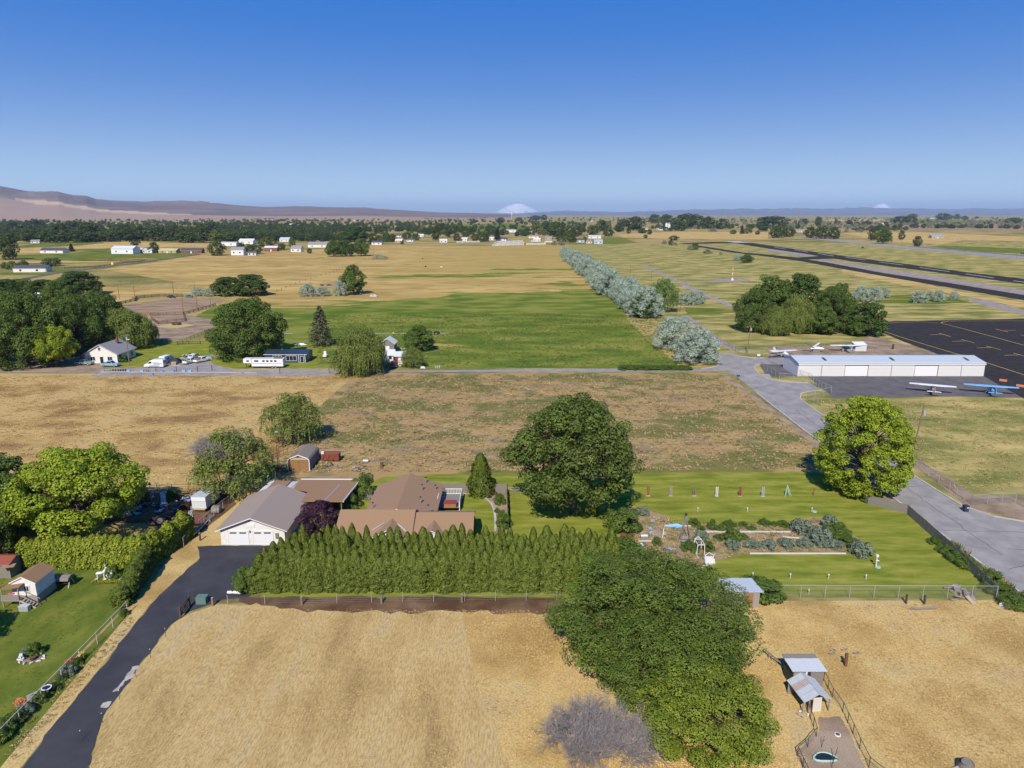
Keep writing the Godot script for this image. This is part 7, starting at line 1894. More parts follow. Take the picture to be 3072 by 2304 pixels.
func lane_farm() -> void:
	var f := thing("farmhouse", "white farmhouse with grey gabled roof shaded by big trees", "house", Vector3(-129.6, 0, -225.2))
	gable(f, Vector3.ZERO, false, 11.0, 10.2, 3.0, 2.9, 0.5, M.shingle_ash, M.wall_white, M.trim_white)
	for q in [[-0.2, 4.6, 0.7, 1.0], [-2.6, 1.5, 1.4, 1.2], [2.8, 1.5, 1.4, 1.2]]:
		opening(f, "window", Vector3(q[0], q[1], 5.52), q[2], q[3], Vector3(0, 0, 1), M.trim_white, M.glass_dark, 1)
	opening(f, "door", Vector3(0.2, 1.05, 5.52), 1.0, 2.1, Vector3(0, 0, 1), M.trim_white, M.glass_dark)
	opening(f, "window", Vector3(5.12, 1.5, -3.2), 1.6, 1.4, Vector3(1, 0, 0), M.trim_white, M.glass_dark, 1)
	part("chimney", Sh.new().box(Vector3(1.5, 5.9, -2.0), Vector3(0.7, 1.4, 0.7)), M.board_red, f)
	tree("bush", "shrub", "green shrub against the farmhouse side wall", g3(-123.6, -221.5), 2.4, 3.2, 0.5, "", "shrub")
	pole("utility pole with a white lamp beside the farmhouse", g3(-119.01, -216.3), 10.0, "", true, true)
	# vans and trucks
	for q in [[g3(-109.43, -212.7) + Vector3(-0.3, 0, -1.0), -PI / 2, "white high-roofed van with dark lettering parked side-on by the lane"], [g3(-109.33, -218) + Vector3(0.2, 0, -2.6), PI - 0.12, "white high-roofed van with its back towards the lane"]]:
		var v := thing("cargo_van", q[2], "van", q[0], q[1])
		part("body", Sh.new().side([Vector2(2.95, 0.4), Vector2(3.05, 0.75), Vector2(2.75, 1.1), Vector2(1.95, 1.35), Vector2(1.1, 2.2), Vector2(0.5, 2.48), Vector2(-2.8, 2.5), Vector2(-2.95, 2.3), Vector2(-3.0, 0.5), Vector2(-2.8, 0.38)], 1.0, 0.07, 1.2), M.paint_white, v)
		part("windscreen", Sh.new().quad_on([Vector3(-0.84, 1.4, 1.95), Vector3(0.84, 1.4, 1.95), Vector3(0.78, 2.12, 1.2), Vector3(-0.78, 2.12, 1.2)]), M.glass_dark, v)
		for s in [-1.0, 1.0]:
			part("side_window", Sh.new().quad_on([Vector3(s * 0.985, 1.35, 0.55 * s), Vector3(s * 0.985, 1.35, 1.75 * s), Vector3(s * 0.945, 1.95, 1.2 * s), Vector3(s * 0.945, 1.95, 0.6 * s)], true), M.glass_dark, v)
			part("rub_strip", Sh.new().box(Vector3(s * 1.0, 0.62, -0.1), Vector3(0.04, 0.18, 3.0)), M.black, v)
			part("rear_window", Sh.new().box(Vector3(s * 0.42, 1.75, -3.0), Vector3(0.62, 0.6, 0.04)), M.glass_dark, v)
			part("tail_light", Sh.new().box(Vector3(s * 0.86, 1.2, -3.0), Vector3(0.14, 0.5, 0.05)), M.red, v)
			part("headlight", Sh.new().box(Vector3(s * 0.78, 0.95, 2.9), Vector3(0.3, 0.3, 0.12)), M.rim, v)
		part("bumper", Sh.new().box(Vector3(0, 0.5, 3.02), Vector3(1.9, 0.35, 0.12)), M.black, v)
		wheels(v, [Vector3(-0.88, 0.36, 1.95), Vector3(0.88, 0.36, 1.95), Vector3(-0.88, 0.36, -1.8), Vector3(0.88, 0.36, -1.8)], 0.36)
		if q[1] < 0.0:
			text_on(v, "Cay's", Vector3(0.985, 1.5, -0.65), Basis(Vector3(0, 0, -1), Vector3.UP, Vector3.RIGHT), 0.72, M.lettering_blue)
			part("lettering", Sh.new().box(Vector3(0.985, 1.3, -1.95), Vector3(0.02, 0.14, 1.5)), M.lettering_blue, v)
			part("lettering", Sh.new().box(Vector3(0.99, 1.02, -0.95), Vector3(0.02, 0.09, 2.1)), M.lettering_blue, v)
	pickup("white crew-cab pickup with its tailgate towards the lane", g3(-101.87, -217.5) + Vector3(0.3, 0, -2.4), PI - 0.28, "paint_white")
	pickup("white older pickup parked right beside the crew-cab pickup", g3(-99.05, -219.4) + Vector3(0.3, 0, -2.4), PI - 0.45, "paint_cream", "", "board_grey")
	car("white car parked behind the two white pickups", g3(-103.87, -226.3) + Vector3(0.2, 0, -1.0), PI - 0.2, "paint_white")
	pickup("green and white pickup in the tree shade before the farmhouse", g3(-133.51, -216.3) + Vector3(0, 0, -0.8), 1.5, "truck_green")
	pickup("pale blue and white pickup before the farmhouse front", g3(-124.07, -214.1) + Vector3(0, 0, -0.8), 1.45, "truck_blue")
	var d := thing("dome_tent", "dark rounded tarpaulin dome behind the white pickups", "tarpaulin", g3(-106.5, -220.3))
	part("dome", Sh.new().tube([Vector3(0, 0, 0), Vector3(0, 0.7, 0), Vector3(0, 1.3, 0), Vector3(0, 1.6, 0)], [2.0, 1.8, 1.1, 0.2], 12), M.tarp_dark, d)
	part("flap", Sh.new().box(Vector3(0.9, 0.45, 1.5), Vector3(0.8, 0.9, 0.05), Basis(Vector3.RIGHT, -0.2)), M.black, d)
	var cr := thing("wooden_crate", "pale wooden crate before the dark tarpaulin dome", "crate", g3(-105.64, -217.5))
	for k in 3:
		part("slat", Sh.new().box(Vector3(0, 0.2 + k * 0.3, 0.5), Vector3(1.5, 0.24, 0.05)), M.wood_pale, cr)
	part("box", Sh.new().box(Vector3(0, 0.45, 0), Vector3(1.4, 0.9, 0.9)), M.wood_pale, cr)
	for q in [[g3(-100.24, -228.2), ["blue", "blue_pale", "black", "tin_white"], "bright blue crates and bags piled at the lawn edge"], [g3(-97.78, -228.8), ["blue_pale", "blue", "board_old"], "blue tubs heaped between pickups and big round tree"], [g3(-95.3, -230.1), ["tin", "board_grey", "blue_pale", "rust"], "grey and blue farm scrap beneath the big round tree"], [g3(-107.3, -226.3), ["black", "board_grey", "tin_white"], "dark farm gear stacked behind the crew-cab pickup"], [g3(-107.6, -232), ["tin_white", "black"], "black and white gear beyond the white car"]]:
		heap("farm_heap", q[2], q[0], 2.3, 0.9, q[1], 16, int(q[0].x * -17.0))
	# things along the lane edge
	for q in [[g3(-121.19, -207.6), "wood_pale", "wooden sawhorse pair beside the lane kerb"], [g3(-118.88, -208), "rust", "rusty frame lying beside the lane kerb"], [g3(-116.62, -208), "black", "row of dark parts beside the lane kerb"]]:
		var o := thing("scrap_rack", q[2], "frame", q[0])
		for k in 3:
			part("rail", Sh.new().box(Vector3(-0.8 + k * 0.8, 0.3, 0), Vector3(0.12, 0.6, 0.5)).box(Vector3(0, 0.5, -0.2 + 0.2 * k), Vector3(2.0, 0.08, 0.08)), M[q[1]], o)
	for q in [[g3(-114.49, -207.1), "blue_pale", "pale blue rack at the lane kerb nearest the farmhouse"], [g3(-110.54, -207.3), "blue_pale", "pale blue rack before the lettered van"], [g3(-108.6, -206.6), "red", "red can on the gravel before the lettered van"], [g3(-105.57, -203), "blue", "blue tub on the gravel below the lane"], [g3(-101.2, -207.1), "blue", "small blue bundle at the kerb"], [g3(-104.33, -206.6), "blue", "blue pipe end at the kerb"], [g3(-97.94, -207.1), "blue_pale", "tall pale blue rack before the crew-cab pickup"], [g3(-96.14, -207.1), "blue_pale", "tall pale blue rack right of its twin"]]:
		var o := thing("lane_item", q[2], "gear", q[0])
		part("crate", Sh.new().box(Vector3(0, 0.25, 0), Vector3(0.9, 0.5, 0.6)), M[q[1]], o)
		part("handle", Sh.new().bar(Vector3(-0.35, 0.5, 0), Vector3(-0.3, 1.1, 0), 0.07).bar(Vector3(0.35, 0.5, 0), Vector3(0.3, 1.1, 0), 0.07), M[q[1]], o)
	for q in [g3(-106.02, -206.6), g3(-100.15, -207.1), g3(-93.89, -207.1), g3(-90.25, -208.7), g3(-68.6, -204.9), g3(-54.01, -204.9)]:
		var o := thing("lane_post", "dark post standing at the lane's field edge", "post", q, 0.0, "posts along the lane")
		part("post", Sh.new().box(Vector3(0, 0.8, 0), Vector3(0.16, 1.6, 0.16)), M.post_dark, o)
		part("cap", Sh.new().box(Vector3(0, 1.61, 0), Vector3(0.2, 0.04, 0.2)), M.rust, o)
	var kb := Sh.new()
	kb.bar(g3(-122.58, -206.5) + Vector3(0, 0.12, 0), g3(-98.82, -206.1) + Vector3(0, 0.12, 0), 0.3, 0.2).bar(g3(-98.82, -206.1) + Vector3(0, 0.12, 0), g3(-82.71, -205.7) + Vector3(0, 0.12, 0), 0.3, 0.2).bar(g3(-82.7, -205.7) + Vector3(0, 0.12, 0), g3(-80.16, -205.5) + Vector3(0, 0.12, 0), 0.3, 0.2).bar(g3(-79.23, -205.3) + Vector3(0, 0.12, 0), g3(-75.45, -205.1) + Vector3(0, 0.12, 0), 0.3, 0.2).bar(g3(-106.64, -215.3) + Vector3(0, 0.12, 0), g3(-102.7, -215.6) + Vector3(0, 0.12, 0), 0.25, 0.16)
	structure("kerb", kb, M.concrete)
	# horse trailer and the blue house
	var t := thing("horse_trailer", "long white gooseneck horse trailer parked on the lane side", "trailer", Vector3(-75.4, 0, -213.4))
	part("body", Sh.new().box(Vector3(0.7, 1.75, 0), Vector3(9.6, 2.3, 2.4)), M.paint_white, t)
	part("gooseneck", Sh.new().box(Vector3(-5.3, 2.25, 0), Vector3(2.6, 1.3, 2.4)), M.paint_white, t)
	part("hitch", Sh.new().bar(Vector3(-6.2, 1.6, 0), Vector3(-6.2, 0.1, 0), 0.16), M.black, t)
	part("stripe", Sh.new().box(Vector3(0.6, 1.45, 1.21), Vector3(9.0, 0.08, 0.02)), M.black, t)
	for x in [-5.2, -2.6, -0.4, 0.8, 2.0, 3.2]:
		part("window", Sh.new().box(Vector3(x, 2.25, 1.21), Vector3(1.3 if x == -2.6 else 0.75, 0.5, 0.03)), M.glass_dark, t)
	part("roof_rail", Sh.new().box(Vector3(0, 2.95, 1.1), Vector3(9.0, 0.08, 0.08)).box(Vector3(3.8, 3.0, 0), Vector3(2.4, 0.1, 2.0)), M.metal_tan, t)
	wheels(t, [Vector3(2.2, 0.4, 1.1), Vector3(3.2, 0.4, 1.1), Vector3(2.2, 0.4, -1.1), Vector3(3.2, 0.4, -1.1)].map(func(p): return p), 0.4)
	for w in t.get_children():
		if w.name.begins_with("wheel"):
			w.rotation.y = PI / 2
	var b := thing("blue_house", "dark blue mobile home with dark roof and white windows", "house", Vector3(-71.6, 0, -224.0))
	gable(b, Vector3.ZERO, true, 13.0, 7.4, 2.7, 0.9, 0.3, M.roof_navy, M.wall_navy, M.trim_white)
	for q in [[-2.6, 2.6], [1.8, 3.2]]:
		opening(b, "window", Vector3(q[0], 1.5, 3.72), q[1], 1.5, Vector3(0, 0, 1), M.trim_white, M.glass_dark, 2)
	opening(b, "door", Vector3(5.2, 1.1, 3.72), 0.9, 2.0, Vector3(0, 0, 1), M.trim_white, M.glass_dark)
	opening(b, "window", Vector3(6.52, 1.6, 1.0), 0.8, 1.2, Vector3(1, 0, 0), M.trim_white, M.glass_dark)
	part("porch_post", Sh.new().bar(Vector3(6.2, 0, 3.9), Vector3(6.2, 2.6, 3.9), 0.14).bar(Vector3(4.2, 0, 3.9), Vector3(4.2, 2.6, 3.9), 0.14), M.trim_white, b)
	part("vent", Sh.new().disc(Vector3(-2.0, 3.6, 0.3), Vector3.UP, 0.14, 0.35, 8), M.steel, b)
	var ws := thing("white_boat", "white upturned boat lying on the grass behind the blue house", "boat", g3(-75.81, -250.5))
	part("hull", Sh.new().tube([Vector3(-2.2, 0.3, 0), Vector3(-1.0, 0.42, 0), Vector3(0.9, 0.42, 0), Vector3(2.4, 0.32, 0)], [0.1, 0.5, 0.5, 0.08], 8), M.paint_white, ws)
	part("keel", Sh.new().box(Vector3(0.1, 0.93, 0), Vector3(3.2, 0.06, 0.08)), M.blue, ws)
	var ut := thing("utility_cart", "white cart beside the lane-side willow", "cart", g3(-61.28, -228.8))
	part("tray", Sh.new().box(Vector3(0, 0.7, 0), Vector3(1.2, 0.5, 2.2)), M.paint_white, ut)
	part("hood", Sh.new().box(Vector3(-0.2, 1.4, -0.7), Vector3(0.8, 1.2, 0.5)), M.paint_white, ut)
	wheels(ut, [Vector3(-0.6, 0.3, 0.6), Vector3(0.6, 0.3, 0.6), Vector3(-0.6, 0.3, -0.6), Vector3(0.6, 0.3, -0.6)], 0.3)
	# sheds right of the willow
	house("tall_shed", "tall white-roofed timber shed behind the lane-side willow", "shed", Vector3(-42.2, 0, -239.5), PI / 2, 5.5, 4.6, 3.2, 1.6, "tin_white", "board_grey", [[3, 0.0, 1.2, 1.2, 2.2, "door"]])
	house("white_shed", "white shed with tin roof behind the dark red car", "shed", Vector3(-39.6, 0, -223.6), 0.0, 3.8, 5.0, 2.4, 1.2, "tin_white", "wall_white", [[0, -0.6, 1.1, 1.2, 2.0, "door"], [0, 1.0, 1.5, 0.9, 0.9, "window"], [1, 0.0, 1.4, 1.0, 0.9, "window"]])
	house("red_shed", "red-brown board shed with pale tin roof half behind a tree", "shed", Vector3(-34.4, 0, -220.8), 0.0, 4.4, 5.0, 2.6, 0.9, "tin_white", "board_red", [[0, -0.6, 1.0, 1.2, 2.0, "door"]])
	car("teal car half hidden by the lane-side willow", g3(-39.29, -212.5) + Vector3(-0.4, 0, -1.6), 0.15, "car_teal", "", 1.7)
	car("dark red minivan before the white tin-roofed shed", g3(-36.45, -211.7) + Vector3(0.1, 0, -1.8), 0.2, "car_red", "", 1.85)
	heap("farm_scrap", "white and dark farm scrap between the tall shed and the round tree", g3(-39.7, -243.5), 2.6, 0.9, ["tin_white", "board_grey", "paint_white", "black"], 18, 601)
	heap("farm_scrap", "white chairs and bits beside the dark red minivan", g3(-35.47, -215.7), 1.2, 0.7, ["paint_white", "board_pale", "wood_pale"], 10, 602)
	var rk := thing("boulder", "pale boulder at the lane under the small trees", "boulder", g3(-27.09, -211))
	part("rock", Sh.new().tube([Vector3(-0.75, 0.2, 0), Vector3(-0.4, 0.4, 0), Vector3(0.3, 0.45, 0), Vector3(0.75, 0.2, 0)], [0.1, 0.45, 0.48, 0.1], 8), M.board_pale, rk)
	part("pole", Sh.new().bar(Vector3(-2.2, 1.0, -0.3), Vector3(0.6, 0.7, -0.3), 0.08), M.board_pale, rk)
	for q in [g3(-23.29, -212.5), g3(-22.68, -212.5), g3(-22.13, -212.5)]:
		var o := thing("white_stake", "short white stake at the lane edge under the small trees", "stake", q, 0.0, "white stakes at the lane")
		part("stake", Sh.new().bar(Vector3.ZERO, Vector3(0, 0.8, 0), 0.12), M.paint_white, o)
		part("cap", Sh.new().box(Vector3(0, 0.82, 0), Vector3(0.16, 0.04, 0.16)), M.galvanised, o)
	# somebody in a bright jacket out on the pasture, and the pipe line
	var p := thing("person", "person in a yellow jacket and dark trousers standing in the green pasture", "person", g3(-45.8, -271.2))
	figure(p)
	for q in [[g3(-90.61, -274.2), g3(-85.5, -274.2)], [g3(-56.91, -274.9), g3(-47.11, -275.6)], [g3(-46.21, -275.2), g3(-24.38, -275.4)]]:
		var o := thing("irrigation_pipe", "thin pale irrigation pipe lying across the green pasture", "pipe", q[0], 0.0, "irrigation pipes on the pasture")
		part("pipe", Sh.new().bar(Vector3(0, 0.35, 0), q[1] - q[0] + Vector3(0, 0.35, 0), 0.13), M.galvanised, o)
		for k in 3:
			part("riser", Sh.new().bar((q[1] - q[0]) * (k + 0.5) / 3.0, (q[1] - q[0]) * (k + 0.5) / 3.0 + Vector3(0, 0.9, 0), 0.07), M.galvanised, o)
	for q in [[g3(-29.54, -273.9), 0.5], [g3(-75.94, -630.3), 1.2], [g3(-92.37, -743.9), 1.6]]:
		cow(q[0], q[1])
	var cw := thing("grazing_cow", "white cow lying on the tan patch of the pasture", "cow", g3(-61.81, -626.2), 0.4)
	part("body", Sh.new().tube([Vector3(-0.9, 0.5, 0), Vector3(-0.5, 0.6, 0), Vector3(0.5, 0.6, 0), Vector3(0.9, 0.75, 0), Vector3(1.3, 0.8, 0)], [0.15, 0.5, 0.5, 0.25, 0.12], 8), M.paint_white, cw)
	part("ear", Sh.new().box(Vector3(1.1, 0.98, 0), Vector3(0.06, 0.1, 0.4)), M.board_pale, cw)
	# farm fences
	rail_fence("corral_fence", "dark timber corral fence between farm trees and riding arena", [g3(-209.6, -348.9), g3(-204.6, -366), g3(-203.2, -382.6), g3(-209.1, -396), g3(-201.3, -405.5), g3(-186.4, -403)], 1.5, 4.0, 3, "post_dark", "", 0.25)
	rail_fence("corral_fence", "dark timber fence along the right side of the riding arena", [g3(-153.1, -330.1), g3(-152.2, -343.6), g3(-151.8, -360.1), g3(-152.2, -363.8)], 1.4, 4.5, 2, "post_dark", "", 0.22)
	rail_fence("corral_fence", "rusty pen fence below the riding arena", [g3(-167.3, -326.9), g3(-153.6, -330.1), g3(-143.15, -308.8), g3(-150.9, -300.4), g3(-160.8, -314.6)], 1.5, 4.0, 3, "rust", "", 0.18)
	wire_fence("wire_fence", "wire fence along the paddock's lawn side", [g3(-130.94, -256.3), g3(-120.22, -251.4), g3(-119.46, -254.3), g3(-122.1, -282.5), g3(-120.57, -279.4)], 1.3, 4.0, "post_dark", "", false, 0, 3, 0.09)
	rail_fence("corral_fence", "low dark fence between farm lawn and paddock", [g3(-120.67, -252.3), g3(-112.73, -253.3)], 1.3, 4.0, 2, "post_dark", "", 0.18)
	wire_fence("wire_fence", "old wire fence wandering over the tan field", [g3(-142.33, -430.9), g3(-143.09, -451.4), g3(-145.57, -490.3), g3(-144.3, -568.1), g3(-146.91, -674.5), g3(-148.44, -725.2)], 1.3, 12.0, "post_dark", "", false, 0, 2, 0.12)
	rail_fence("corral_fence", "dark post fence along the far country road", [g3(-382.8, -614), g3(-364.7, -627.3), g3(-367.8, -687), g3(-364, -712.4)], 1.4, 9.0, 2, "post_dark", "", 0.3)
	var tr := thing("round_feeder", "green round feeder on yellow straw in the paddock", "feeder", g3(-142.49, -299.1))
	part("ring", Sh.new().tube(loop(1.6, 1.6, 14, 0.0).map(func(q): return q + Vector3(0, 0.5, 0)), ring_of(0.35, 15), 6, false), M.board_green, tr)
	part("straw", Sh.new().disc(Vector3(0, 0.3, 0), Vector3.UP, 1.5, 0.3), M.wood_pale, tr)
	sheet("straw_litter", rough_edge([g3(-148.7, -292.5), g3(-147.04, -301.8), g3(-138.78, -301.8), g3(-134.54, -297.7), g3(-137.51, -289.9)].map(func(q): return Vector2(q.x, q.z)), 1.5, 0.5, 31), 0.05, M.straw_bright)
	pickup("white pickup parked behind the farm trees", g3(-230.2, -384.7), -1.5, "paint_white")
	for q in [[g3(-216.3, -391.4), 9.0], [g3(-210.1, -396), 10.0], [g3(-218.2, -378.3), 8.0], [g3(-198.8, -417.9), 8.0], [g3(-153.4, -330.1), 10.5], [g3(-153.6, -345.4), 10.0], [g3(-153.1, -360.1), 9.0], [g3(-205.7, -432.7), 6.0], [g3(-195.6, -439.4), 6.0]]:
		pole("thin pole carrying wire round the riding arena", q[0], q[1], "poles round the riding arena", false, false, Vector3.ZERO, false)
	for q in [[g3(-267.6, -384.7), "white camper half hidden among the farm trees"], [g3(-267.5, -400.7), "white shed roof glimpsed between the farm trees"]]:
		house("camper", q[1], "camper", q[0], 0.2, 6.0, 3.0, 2.2, 0.4, "paint_white", "paint_white", [[0, 0.8, 1.4, 0.9, 0.6, "window"]])
	var td := thing("dark_trailer", "dark flat farm trailer beside the corral fence", "trailer", g3(-220.3, -378.3))
	part("deck", Sh.new().box(Vector3(0, 0.9, 0), Vector3(4.0, 0.3, 1.8)), M.post_dark, td)
	part("mast", Sh.new().bar(Vector3(0, 1, 0), Vector3(0, 3.2, 0), 0.3), M.post_dark, td)
	wheels(td, [Vector3(-1.2, 0.45, 0.9), Vector3(1.2, 0.45, 0.9)], 0.45)
	car("dark car parked against the corral fence", g3(-190.8, -398.3), 1.5, "car_navy", "", 1.6)
	car("green car parked beside the silver bush", g3(-182.1, -400.7), 1.5, "car_teal", "", 1.5)
	var wk := thing("wrecked_car", "rusty white car wreck at the pasture edge by the tall tree", "wreck", g3(-78.28, -403.3), 1.2)
	part("body", Sh.new().side([Vector2(2.1, 0.2), Vector2(2.1, 0.7), Vector2(1.0, 0.9), Vector2(0.4, 1.4), Vector2(-1.2, 1.4), Vector2(-2.0, 0.9), Vector2(-2.1, 0.2)], 0.85, 0.1, 0.8), M.board_pale, wk)
	part("window", Sh.new().box(Vector3(0, 1.1, -0.3), Vector3(1.72, 0.4, 1.2)), M.black, wk)
	heap("brush_pile", "dead brush beside the rusty car wreck", g3(-89.97, -415.1), 3.5, 1.0, ["board_grey", "board_old", "rust"], 16, 603)
	heap("log_pile", "dark fallen logs on the tan field behind the silver bushes", g3(-122.93, -470.1), 6.0, 1.0, ["post_dark", "board_grey"], 14, 604)


func figure(o: Node3D) -> void:
	# standing figure: one continuous body, clothes and hair as its children
	var b := Sh.new()
	b.tube([Vector3(0, 0.86, 0), Vector3(0, 1.1, 0), Vector3(0, 1.38, 0), Vector3(0, 1.46, 0), Vector3(0, 1.52, 0), Vector3(0, 1.62, 0.01), Vector3(0, 1.72, 0.01), Vector3(0, 1.77, 0)], [0.16, 0.15, 0.18, 0.1, 0.06, 0.1, 0.09, 0.03], 10)
	for s in [-1.0, 1.0]:
		b.tube([Vector3(s * 0.09, 0.9, 0), Vector3(s * 0.11, 0.48, 0.02), Vector3(s * 0.12, 0.06, 0), Vector3(s * 0.13, 0.04, 0.18)], [0.1, 0.07, 0.05, 0.045], 8)
		b.tube([Vector3(s * 0.2, 1.4, 0), Vector3(s * 0.27, 1.12, 0.02), Vector3(s * 0.26, 0.85, 0.12), Vector3(s * 0.25, 0.76, 0.16)], [0.065, 0.05, 0.04, 0.035], 7)
	part("body", b, M.skin, o)
	var j := Sh.new().tube([Vector3(0, 0.85, 0), Vector3(0, 1.1, 0), Vector3(0, 1.38, 0), Vector3(0, 1.48, 0)], [0.2, 0.19, 0.22, 0.11], 10)
	for s in [-1.0, 1.0]:
		j.tube([Vector3(s * 0.2, 1.42, 0), Vector3(s * 0.27, 1.12, 0.02), Vector3(s * 0.26, 0.88, 0.11)], [0.085, 0.07, 0.06], 8)
	part("jacket", j, M.hi_vis, o)
	var l := Sh.new()
	for s in [-1.0, 1.0]:
		l.tube([Vector3(s * 0.09, 0.92, 0), Vector3(s * 0.11, 0.48, 0.02), Vector3(s * 0.12, 0.1, 0)], [0.125, 0.09, 0.08], 8)
	part("trousers", l, M.car_navy, o)
	part("hair", Sh.new().tube([Vector3(0, 1.66, -0.03), Vector3(0, 1.74, -0.02), Vector3(0, 1.8, -0.01)], [0.105, 0.1, 0.03], 10), M.post_dark, o)


func cow(at: Vector3, turn: float) -> void:
	var o := thing("grazing_cow", "black cow grazing out on the pasture", "cow", at, turn, "black cows on the pasture")
	var b := Sh.new()
	b.tube([Vector3(-1.0, 1.15, 0), Vector3(-0.7, 1.1, 0), Vector3(0, 1.02, 0), Vector3(0.6, 1.08, 0), Vector3(0.95, 1.15, 0), Vector3(1.3, 0.9, 0), Vector3(1.55, 0.5, 0), Vector3(1.7, 0.3, 0)], [0.12, 0.36, 0.42, 0.4, 0.25, 0.17, 0.14, 0.08], 9)
	for x in [-0.72, 0.62]:
		for z in [-0.2, 0.2]:
			b.tube([Vector3(x, 0.95, z), Vector3(x + (0.1 if x > 0 else -0.08), 0.5, z), Vector3(x, 0.0, z)], [0.17, 0.08, 0.07], 6)
	part("body", b, M.black, o)
	part("tail", Sh.new().tube([Vector3(-1.05, 1.2, 0), Vector3(-1.18, 0.8, 0), Vector3(-1.15, 0.45, 0)], [0.04, 0.03, 0.05], 5), M.black, o)
	for z in [-0.18, 0.18]:
		part("ear", Sh.new().box(Vector3(1.42, 0.72, z), Vector3(0.08, 0.06, 0.16)), M.black, o)


func main_trees() -> void:
	tree("maple", "maple_tree", "huge round dark green maple standing alone on the lawn", Vector3(9.6, 0, -104.4), 18.8, 19.5, 0.6)
	tree("willow", "willow_tree", "full weeping willow at the lane's bend beside the sheds", g3(-44.79, -198.8) + Vector3(0, 0, -6.5), 13.8, 17.0, 0.3)
	tree("willow", "willow_tree", "pale weeping willow behind the farmhouse", Vector3(-136.0, 0, -247.0), 14.0, 21.0, 1.9)
	tree("locust", "shade_tree", "great rounded green tree over the horse trailer and blue house", Vector3(-86.4, 0, -229.0), 19.2, 24.0, 0.5)
	tree("locust", "cottonwood_tree", "towering dark cottonwood at the left of the farmhouse", Vector3(-150.5, 0, -216.5), 23.0, 24.0, 0.9)
	tree("locust", "cottonwood_tree", "dark cottonwood behind the farmhouse's left corner", Vector3(-147.0, 0, -237.0), 20.0, 20.0, 2.4)
	tree("ash", "ash_tree", "bright yellow-green tree before the towering dark cottonwood", Vector3(-140.0, 0, -213.6), 13.4, 12.5, 2.0)
	tree("locust", "cottonwood_tree", "dark green tree between farmhouse willow and cottonwoods", Vector3(-152.0, 0, -262.0), 18.0, 18.0, 3.0)
	tree("round_b", "farm_tree", "dark green tree shading the yard left of the cottonwood", Vector3(-168.0, 0, -222.0), 15.0, 17.0, 0.2)
	tree("round", "farm_tree", "green tree beside the white camper", g3(-236.5, -366) + Vector3(0, 0, -4), 12.0, 17.0, 0.4)
	tree("round_b", "farm_tree", "dark rounded tree at the tan field's edge behind the white pickup", g3(-251.1, -407.9) + Vector3(0, 0, -4), 14.0, 26.0, 1.4)
	tree("round", "farm_tree", "green tree at the back of the farm by the tan field", g3(-256.8, -405.5) + Vector3(0, 0, -6), 11.0, 18.0, 2.2)
	tree("round", "farm_tree", "yellowish tree in the row behind the farm camper", g3(-284.4, -410.4) + Vector3(0, 0, -4), 9.0, 20.0, 3.1)
	tree("round_b", "farm_tree", "dark low tree in the row behind the farm camper", g3(-273.2, -410.4) + Vector3(0, 0, -4), 9.0, 15.0, 0.7)
	tree("round_b", "farm_tree", "dark tree at the outer end of the farm's back row", g3(-280.6, -391.4) + Vector3(0, 0, -4), 11.0, 14.0, 0.7)
	tree("locust", "farm_tree", "broad green tree before the farm's back row", Vector3(-195.0, 0, -270.0), 17.0, 24.0, 0.7)
	tree("round", "farm_tree", "green tree between the cottonwoods and the arena fence", g3(-192.8, -333.4) + Vector3(-2, 0, 4), 11.0, 17.0, 1.7)
	tree("pine", "pine_tree", "grey-green open pine behind the blue house", g3(-67.99, -249.6), 15.0, 11.0, 0.2)
	tree("round", "leafy_tree", "bright rounded tree beside the bare strip of pasture", g3(-32.19, -240.5), 8.6, 11.0, 0.4)
	tree("willow_b", "leafy_tree", "greyish loose tree before the red-brown shed", g3(-30.41, -213.2), 6.4, 8.0, 1.4, "", "tree", "leaf")
	tree("round", "tall_field_tree", "tall dark tree at the pasture edge beside silver bushes", g3(-92.69, -412.1) + Vector3(0, 0, -3), 16.8, 15.0, 0.9)
	tree("round_b", "field_edge_tree", "low dark tree of the pair at the tan field's corner", g3(-163.4, -404) + Vector3(0, 0, -5), 11.0, 17.0, 0.5)
	tree("round_b", "field_edge_tree", "wide dark tree of the pair at the tan field's corner", g3(-150.5, -405.1) + Vector3(0, 0, -5), 12.5, 21.0, 2.5)
	for q in [[g3(-116.52, -406.2), 7.4, 10.0], [g3(-108.89, -407.4), 5.2, 10.5], [g3(-99.03, -409.1), 8.6, 9.0], [g3(-180, -407.9), 4.6, 8.0], [g3(-173.1, -406.4), 4.2, 7.0]]:
		tree("olive_b", "silver_bush", "silvery bush along the pasture's upper fence", q[0], q[1], q[2], q[1] * 3.0, "silver bushes of the pasture fence", "shrub")
	# the row of silver trees down the pasture's right edge
	var r := seeded(701)
	var z := -322.0
	while z > -830.0:
		var k := 1.0 if z > -520.0 else lerpf(1.0, 0.72, (-520.0 - z) / 310.0)
		tree("olive", "silver_tree", "silver-green olive tree in the long row beside the pasture", Vector3(58.5 + r.randf_range(-3.0, 3.0), 0, z), r.randf_range(11.5, 15.5) * k, r.randf_range(13.0, 16.5) * k, r.randf() * TAU, "silver tree row beside the pasture")
		z -= r.randf_range(11.0, 15.0)
	tree("olive", "silver_tree", "broad silver tree at the track's end before the pasture row", Vector3(57.0, 0, -244.0), 11.6, 15.0, 0.3)
	tree("olive", "silver_tree", "greener silver tree in the clump at the track's end", Vector3(61.0, 0, -233.0), 10.6, 14.0, 1.3, "", "tree", "leaf")
	tree("olive", "silver_tree", "silver tree nearest the street's turning circle", Vector3(58.4, 0, -220.5), 11.0, 14.5, 2.3)
